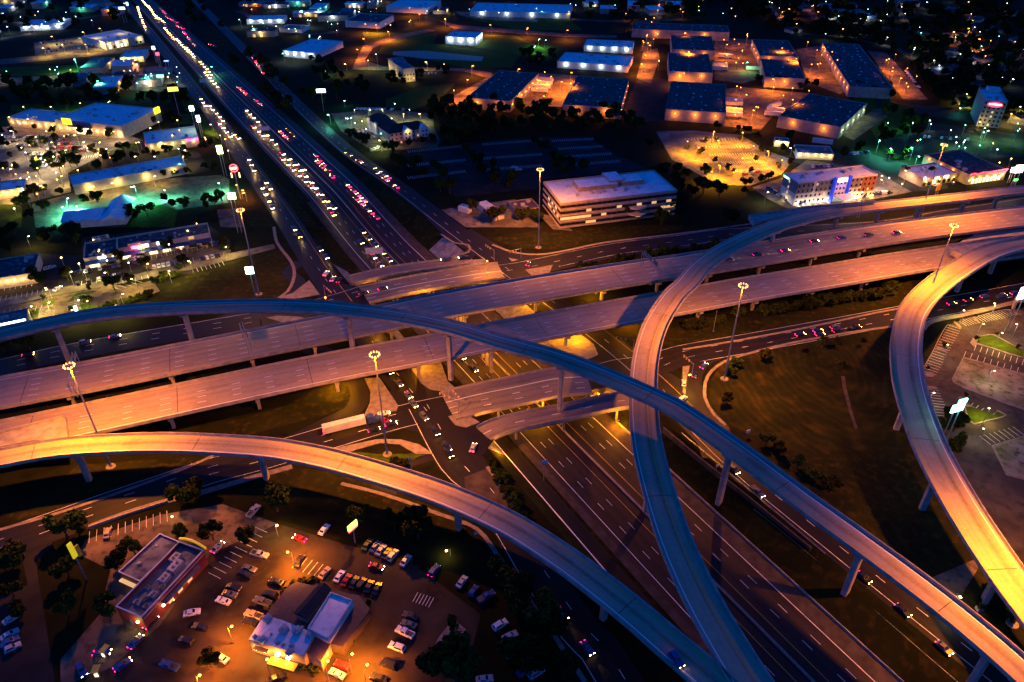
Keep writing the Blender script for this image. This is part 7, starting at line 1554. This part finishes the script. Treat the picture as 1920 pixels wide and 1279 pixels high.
# underpass lamps fixed under decks
def under(t, x, y, z, e, c=(1, .36, .02)):
    p = at(t, x, y, 0); p = Vector((p.x, p.y, z)); r = empty('underpass_lamp', p, 0, 'orange lamp fixed beneath the decks over the sunken freeway', 'lamp', 'orange underpass lamps')
    MB().box(-.5, .5, -.25, .25, -.05, .15).build('lamp_housing', M_['steel'], r); MB().box(-.4, .4, -.2, .2, -.1, -.052).build('lens', M_['sodium'], r); glow((0, 0, -.5), (1, .33, .005), e * 3.0, .3, r)
for x, y, z, e in ((200, 600, 5.2, 2500), (430, 790, 5.2, 4000), (30, 890, 5.2, 3500), (960, 690, 5.0, 3500), (870, 720, 5.2, 4500), (720, 700, 5, 2500), (450, 390, 5, 2500), (660, 525, 5, 2200), (1110, 440, 5, 3500), (1040, 450, 5, 2000), (1410, 400, 5, 4000), (1330, 640, 5.2, 4500), (1230, 630, 5, 2500), (1620, 560, 5.2, 4500),
                   (1130, 1000, -2.2, 2600), (1440, 935, -2.2, 2800), (800, 1090, -2.2, 2400), (1560, 1060, -2.4, 3200), (900, 1230, -2, 1200), (1050, 1000, -2.2, 1500), (160, 310, -2, 900), (660, 220, -2, 1500), (480, 375, -2, 1400), (790, 300, -2, 700)):
    under(5, x, y, z, e)
for x, y, z, e in ((1890, 930, 5, 4000),): under(4, x, y, z, e)
post(5, 820, 190, 9, (1, .30, .01), 3500, 'sodium', 'orange lamp at the upper right intersection corner')
post(4, 1830, 395, 8, (1, .36, .02), 2500, 'sodium', 'orange lamp at the upper left intersection corner')
post(6, 40, 830, 7, (1, .45, .03), 2500, 'sodium', 'orange lamp over the small grass triangle at the centre right')
# ---------------------------------------------------------------- signs, signals, gantries
def panel_sign(t, x, y, zc, w, h, m, label, rz=0.0, name='pole_sign', legs=2, cat='sign', e=0, c=COOL, text=None, tm='blk', extra=None, ts=1.5):
    if t == 1: w *= .55; h *= .6
    if 'cyan' in label: w *= .62; h *= .62
    if 'dazzling square' in label: w *= .62; h *= .62
    p = at(t, x, y, zc); r = empty(name, (p.x, p.y, 0), rz, label, cat)
    for k in ((-.25, .25) if legs == 2 else (0,)): MB().cyl((w * k, 0), .22, .2, 0, zc - h / 2, 8).build('pole', M_['steel'], r)
    MB().box(-w / 2, w / 2, -.25, .25, zc - h / 2, zc + h / 2).build('sign_panel', M_[m] if isinstance(m, str) else m, r)
    if text: words(text, ts, Matrix(((1, 0, 0, 0), (0, 0, -1, -.3), (0, 1, 0, zc), (0, 0, 0, 1))), tm, r)
    if e: glow((0, -1.5, zc), c, e, .6, r)
    return r
M_['lwhite'] = emis('white_sign_face', (.95, 1, .9), 7); M_['lgreen'] = emis('greenish_sign_face', (.75, 1, .25), 9); M_['lteal'] = emis('teal_sign_face', (.25, 1, .9), 7); M_['lyel'] = emis('yellow_sign_face', (1, .85, .02), 1.6); M_['lblue'] = emis('blue_sign_face', (.1, .15, 1), 5); M_['lred'] = emis('red_sign_face', (1, .02, .03), 6)
panel_sign(1, 1235, 842, 18, 6, 9, 'lgreen', 'dazzling yellow-green pole sign near the freeway', .2, e=5000, c=(.7, 1, .2))
panel_sign(1, 1115, 668, 14, 4.5, 8, 'lwhite', 'bright white-green pole sign on the lit lawn', .2, e=3500, c=(.7, 1, .3))
panel_sign(1, 1077, 610, 16, 6, 6, 'lwhite', 'square white pole sign left of the freeway', .2, e=700, c=TEAL)
panel_sign(1, 1303, 1103, 22, 7.5, 6, 'lgreen', 'glowing yellow-green sign on two tall poles at the forecourt', .1, e=2500, c=(.8, 1, .3))
panel_sign(1, 972, 502, 20, 14, 5.5, 'lyel', 'yellow billboard with rounded end beside the freeway', .25, legs=1)
panel_sign(1, 1805, 511, 16, 13, 4.5, 'lwhite', 'glowing white billboard right of the freeway', .1, legs=1, e=500)
panel_sign(1, 885, 303, 14, 6, 4.5, 'lred', 'red square pole sign near the top of the freeway', .1, e=1500, c=(1, .02, .03))
panel_sign(1, 862, 270, 14, 5, 5, 'lwhite', 'round-looking pale sign above the red one', .1, e=500)
panel_sign(1, 685, 47, 16, 12, 4, 'lwhite', 'small white billboard near the top left', .1, e=300, c=YEL)
panel_sign(1, 715, 22, 16, 4, 6, 'lteal', 'narrow pale sign near the top of the freeway', .1)
panel_sign(1, 935, 343, 6, 8, 1.6, 'lblue', 'blue light bar under the red sign', .1, e=800, c=(.1, .15, 1))
panel_sign(1, 900, 428, 7, 11, 3, 'lteal', 'teal glowing canopy sign below the signboards', .1, e=1200, c=TEAL)
r = panel_sign(1, 1315, 945, 20, 1, 1, 'lred', 'red ring sign on tall poles near the forecourt', .1, e=2500, c=(1, .12, .03))
mb = MB(); n = 28
for i in range(n): mb.tube((2.3 * math.cos(6.2832 * i / n), -.3, 20 + 2.3 * math.sin(6.2832 * i / n)), (2.3 * math.cos(6.2832 * (i + 1) / n), -.3, 20 + 2.3 * math.sin(6.2832 * (i + 1) / n)), .25, 6)
mb.build('neon_ring', M_['lred'], r); MB().box(-1.5, 1.5, -.5, -.2, 19.5, 20.5).build('sign_bar', M_['wsign'], r)
for x in (-2.2, 2.4): MB().cyl((x, 0), .5, .4, 14, 17, 8).build('globe_lamp', M_['litpale'], r)
panel_sign(4, 1403, 243, 26, 5.5, 5.5, 'lwhite', 'dazzling square white sign halfway up a tall pole on the brown field', .15, legs=1, e=2200, c=TEAL)
r = panel_sign(16, 372, 910, 24, 8.5, 5.0, 'lteal', 'large cyan glowing sign on two tall poles in the empty car park', .35, e=2600, c=(.3, 1, .9)); MB().box(-.6, 2.9, -.25, .25, 25.9, 27.4).build('sign_panel', M_['lteal'], r)
r = panel_sign(16, 850, 75, 20, 5, 6, 'lwhite', 'white glowing sign at the right edge of the picture above the car park', .3, e=1200)
panel_sign(3, 1895, 950, 12, 6, 5, emis('orange_white_sign', (1, .7, .45), 8), 'bright orange-white sign by the pharmacy at the right edge', .2, e=900, c=(1, .5, .2))
panel_sign(3, 1875, 1012, 3, 2.5, 1.5, 'grn', 'small green sign below the orange-white sign', .1)
panel_sign(3, 1440, 1055, 7, 4, 4, 'yellow', 'yellow diamond-like board in front of the corner shop', .5)
r = panel_sign(8, 62, 400, 8, 3.8, 2.0, emis('lime_sign_face', (.55, 1, .05), 2.6), 'lime-green glowing sign with a red strip below it at the car park edge', .95, legs=1, e=60, c=(.6, 1, .1)); MB().box(-1.8, 1.8, -.25, .25, 6.3, 6.8).build('sign_strip', M_['lred'], r)
words('chili\'s', 1.3, Matrix(((1, 0, 0, 0), (0, 0, -1, -.3), (0, 1, 0, 8), (0, 0, 0, 1))), 'redn', r)
panel_sign(7, 405, 540, 13, 1.4, 6, emis('yellow_arch_sign', (1, .75, .02), .55, (.8, .55, .02)), 'tall yellow arch-shaped pylon sign seen nearly edge-on by the burger restaurant', 1.2, legs=1)
r = [o for o in bpy.data.objects if o.name.startswith('pole_sign')][-1]
MB().box(.9, 2.1, -.2, .2, 9, 13.5).build('sign_panel', M_['yellow'], r)
panel_sign(19, 1370, 585, 3, 1.2, 4, 'lteal', 'small blue and white oval sign beside the bright island', 1.2, legs=1)
panel_sign(3, 1860, 955, 9, 3, 3, 'lwhite', 'small white sign left of the orange-white one', .2)
# overhead sign gantry on the viaducts and highway signs
def gantry(t, x0, y0, x1, y1, z, label, signs=(), amb=False):
    a, b = at(t, x0, y0, z), at(t, x1, y1, z); v = b - a; L = v.length; r = empty('sign_gantry', a, math.atan2(v.y, v.x), label, 'gantry')
    tr = MB()
    for y in (-.6, .6):
        for zz in (6.5, 7.9): tr.tube((0, y, zz), (L, y, zz), .09, 5)
        for k in range(int(L / 1.6)):
            tr.tube((k * 1.6, y, 6.5), (k * 1.6 + .8, y, 7.9), .05, 4); tr.tube((k * 1.6 + .8, y, 7.9), (k * 1.6 + 1.6, y, 6.5), .05, 4)
    tr.build('truss', M_['steel'], r)
    for x in (0, L):
        mb = MB()
        for y in (-.6, .6): mb.tube((x, y, 0), (x, y, 7.9), .12, 6)
        for k in range(4): mb.tube((x, -.6, k * 1.9), (x, .6, k * 1.9 + 1.9), .05, 4)
        mb.build('upright', M_['steel'], r)
    M_['gsign'] = M_.get('gsign') or mat('green_sign_sheet', (.01, .10, .05), None, 1, .5)
    for u0, u1 in signs: MB().box(L * u0, L * u1, -.85, -.72, 5.9, 8.6).build('sign_board', M_['gsign'], r)
    return r
gantry(5, 1780, 310, 1690, 215, 8, 'lattice sign gantry spanning the far viaduct right of centre', ((.2, .45), (.55, .8)))
gantry(4, 1415, 735, 1375, 625, 8, 'lattice sign gantry spanning the far viaduct at the left, leaning in view', ((.3, .6),))
gantry(3, 985, 1225, 1010, 1140, 14.5, 'slim sign gantry over the looping flyover below the hotel', ())
gantry(4, 430, 960, 450, 790, 7.8, 'thin sign post frame beside the left high mast', ())
# traffic signals
def signal(t, x, y, ang, arm, label, amber=False, n=3):
    p = at(t, x, y); r = empty('traffic_signal', p, ang, label, 'traffic light'); MB().cyl((0, 0), .16, .12, 0, 6.6, 8).build('pole', M_['steel'], r)
    mb = MB(); mb.tube((0, 0, 6.2), (arm, 0, 6.7), .11, 6, r1=.06); mb.build('mast_arm', M_['steel'], r)
    for i in range(n):
        xx = arm * (.45 + .25 * i); hb = MB().box(xx - .2, xx + .2, -.2, .2, 5.5, 6.5).build('signal_head', M_['yellow'], r)
        for j in range(3):
            lens = MB(); lens.tube((xx, -.21, 6.28 - .28 * j), (xx, -.27, 6.28 - .28 * j), .11, 8); lens.build('lens', M_['lred' if j == 0 and not amber else ('grn' if j == 2 and amber else 'dark')], hb)
signal(5, 660, 1045, 2.6, 9, 'traffic signal on the tip of the island at the lower intersection, arm over the road'); signal(5, 605, 960, -1.0, 9, 'traffic signal at the corner where the near street bridge meets the intersection')
signal(5, 1640, 700, 2.9, 8, 'green traffic signal beside the looping flyover', True); signal(5, 860, 190, 2.2, 8, 'traffic signal with lamps lit red at the upper right intersection'); signal(5, 1010, 180, -2.6, 7, 'traffic signal on the small upper island')
signal(4, 1830, 390, -.9, 8, 'traffic signal at the upper left intersection'); signal(6, 50, 840, 2.0, 7, 'traffic signal standing on the small grass triangle', True)
# street sign panels and freeway signs
def roadsign(t, x, y, z, w, h, m, label, rz=0.2, base=0.0):
    p = at(t, x, y, z); r = empty('road_sign', (p.x, p.y, base), rz, label, 'road sign'); MB().cyl((0, 0), .12, .1, 0, z - base, 8).build('pole', M_['steel'], r); MB().box(-w / 2, w / 2, -.2, -.1, z - base - h / 2, z - base + h / 2).build('sign_board', M_[m], r)
roadsign(5, 185, 132, 6, 9, 3.6, 'white', 'pale freeway sign board on a post beside the freeway lanes', .1, -5)
roadsign(1, 1480, 722, 7, 9, 3, 'white', 'pale freeway sign board higher up the freeway', .1)
roadsign(1, 1143, 455, 6, 6, 3, 'white', 'small pale freeway sign board on the grass strip', .1)
roadsign(8, 1140, 42, 3, 2, 1.8, 'white', 'small blue-lit sign on the freeway edge below the turnaround bridge', .3, -6.5)
roadsign(8, 755, 440, 2.5, 1.3, 1.3, 'white', 'small white diamond sign by the service road', .3)
roadsign(8, 385, 20, 5, 1.2, 1.0, 'white', 'small sign on a pole behind the near flyover', .3)
roadsign(9, 193, 62, 2, 1, 1, 'white', 'small white sign at the foot of a long flyover pier', .3)
roadsign(6, 368, 1148, 2.5, 1.6, 1.6, 'white', 'pair-like white sign on the curved path of the mown field', .3)
p = at(6, 172, 585); p2 = at(6, 192, 468, 8); r = empty('thin_pole', p, 0, 'thin pale pole with footing right of the looping flyover', 'pole'); MB().cyl((0, 0), .1, .07, 0, 11, 6).build('pole', M_['steel'], r); MB().cyl((0, 0), .5, .5, 0, .2, 8).build('footing', M_['walk'], r)
# fence along the freeway bank
def fence(ps, label, h=1.0, gap=3.0):
    c = smooth(ps, gap); r = empty('guard_fence', c[0], 0, label, 'fence'); o = c[0]
    rail = MB(); L, R_ = offs(c, .12)
    for z in (h * .6, h):
        for a, b in zip(c, c[1:]): rail.tube(a - o + Vector((0, 0, z)), b - o + Vector((0, 0, z)), .06, 4)
    rail.build('rail', M_['steel'], r)
    for q in c[::2][:95]: MB().box(q.x - o.x - .08, q.x - o.x + .08, q.y - o.y - .08, q.y - o.y + .08, q.z - o.z - .1, q.z - o.z + h + .05).build('post', M_['dark'], r)
fence([F(s, n, depth(s) * .35) for s, n in ((150, 4.4), (180, 5.2), (215, 5.0), (250, 5.2))], 'post and rail fence along the top of the freeway bank beside the service road')
fence([F(s, n, -.02) for s, n in ((110, 7.6), (135, 7.8), (160, 7.8), (176, 7.8))], 'low railing beside the service road above the retaining wall')
wall('entrance_pillar', pts(16, '765,195 775,150 785,150 778,195'), 0, 4, .5, 'cream', 'pale gate pillar at the upper edge of the empty car park')
# earth track on the mown field
area('worn_path', 6, '885,790 905,790 920,900 960,1060 985,1130 970,1140 930,1020 900,900', 'shoulder', .06)
area('earth_mound', 6, '830,760 880,740 930,770 960,820 900,840 850,810', 'field', .06)
# ---------------------------------------------------------------- put every empty at its thing's base
for o in list(S.objects):
    if o.parent is None and o.type == 'EMPTY' and o.location.length < 1e-6 and o.children:
        lo = Vector((1e9,) * 3); hi = -lo
        for c in o.children:
            if c.type != 'MESH': continue
            M = c.matrix_local
            for b in c.bound_box:
                q = M @ Vector(b)
                for k in range(3): lo[k] = min(lo[k], q[k]); hi[k] = max(hi[k], q[k])
        base = Vector(((lo.x + hi.x) / 2, (lo.y + hi.y) / 2, max(lo.z, -7)))
        o.location = base
        for c in o.children: c.location = c.location - base
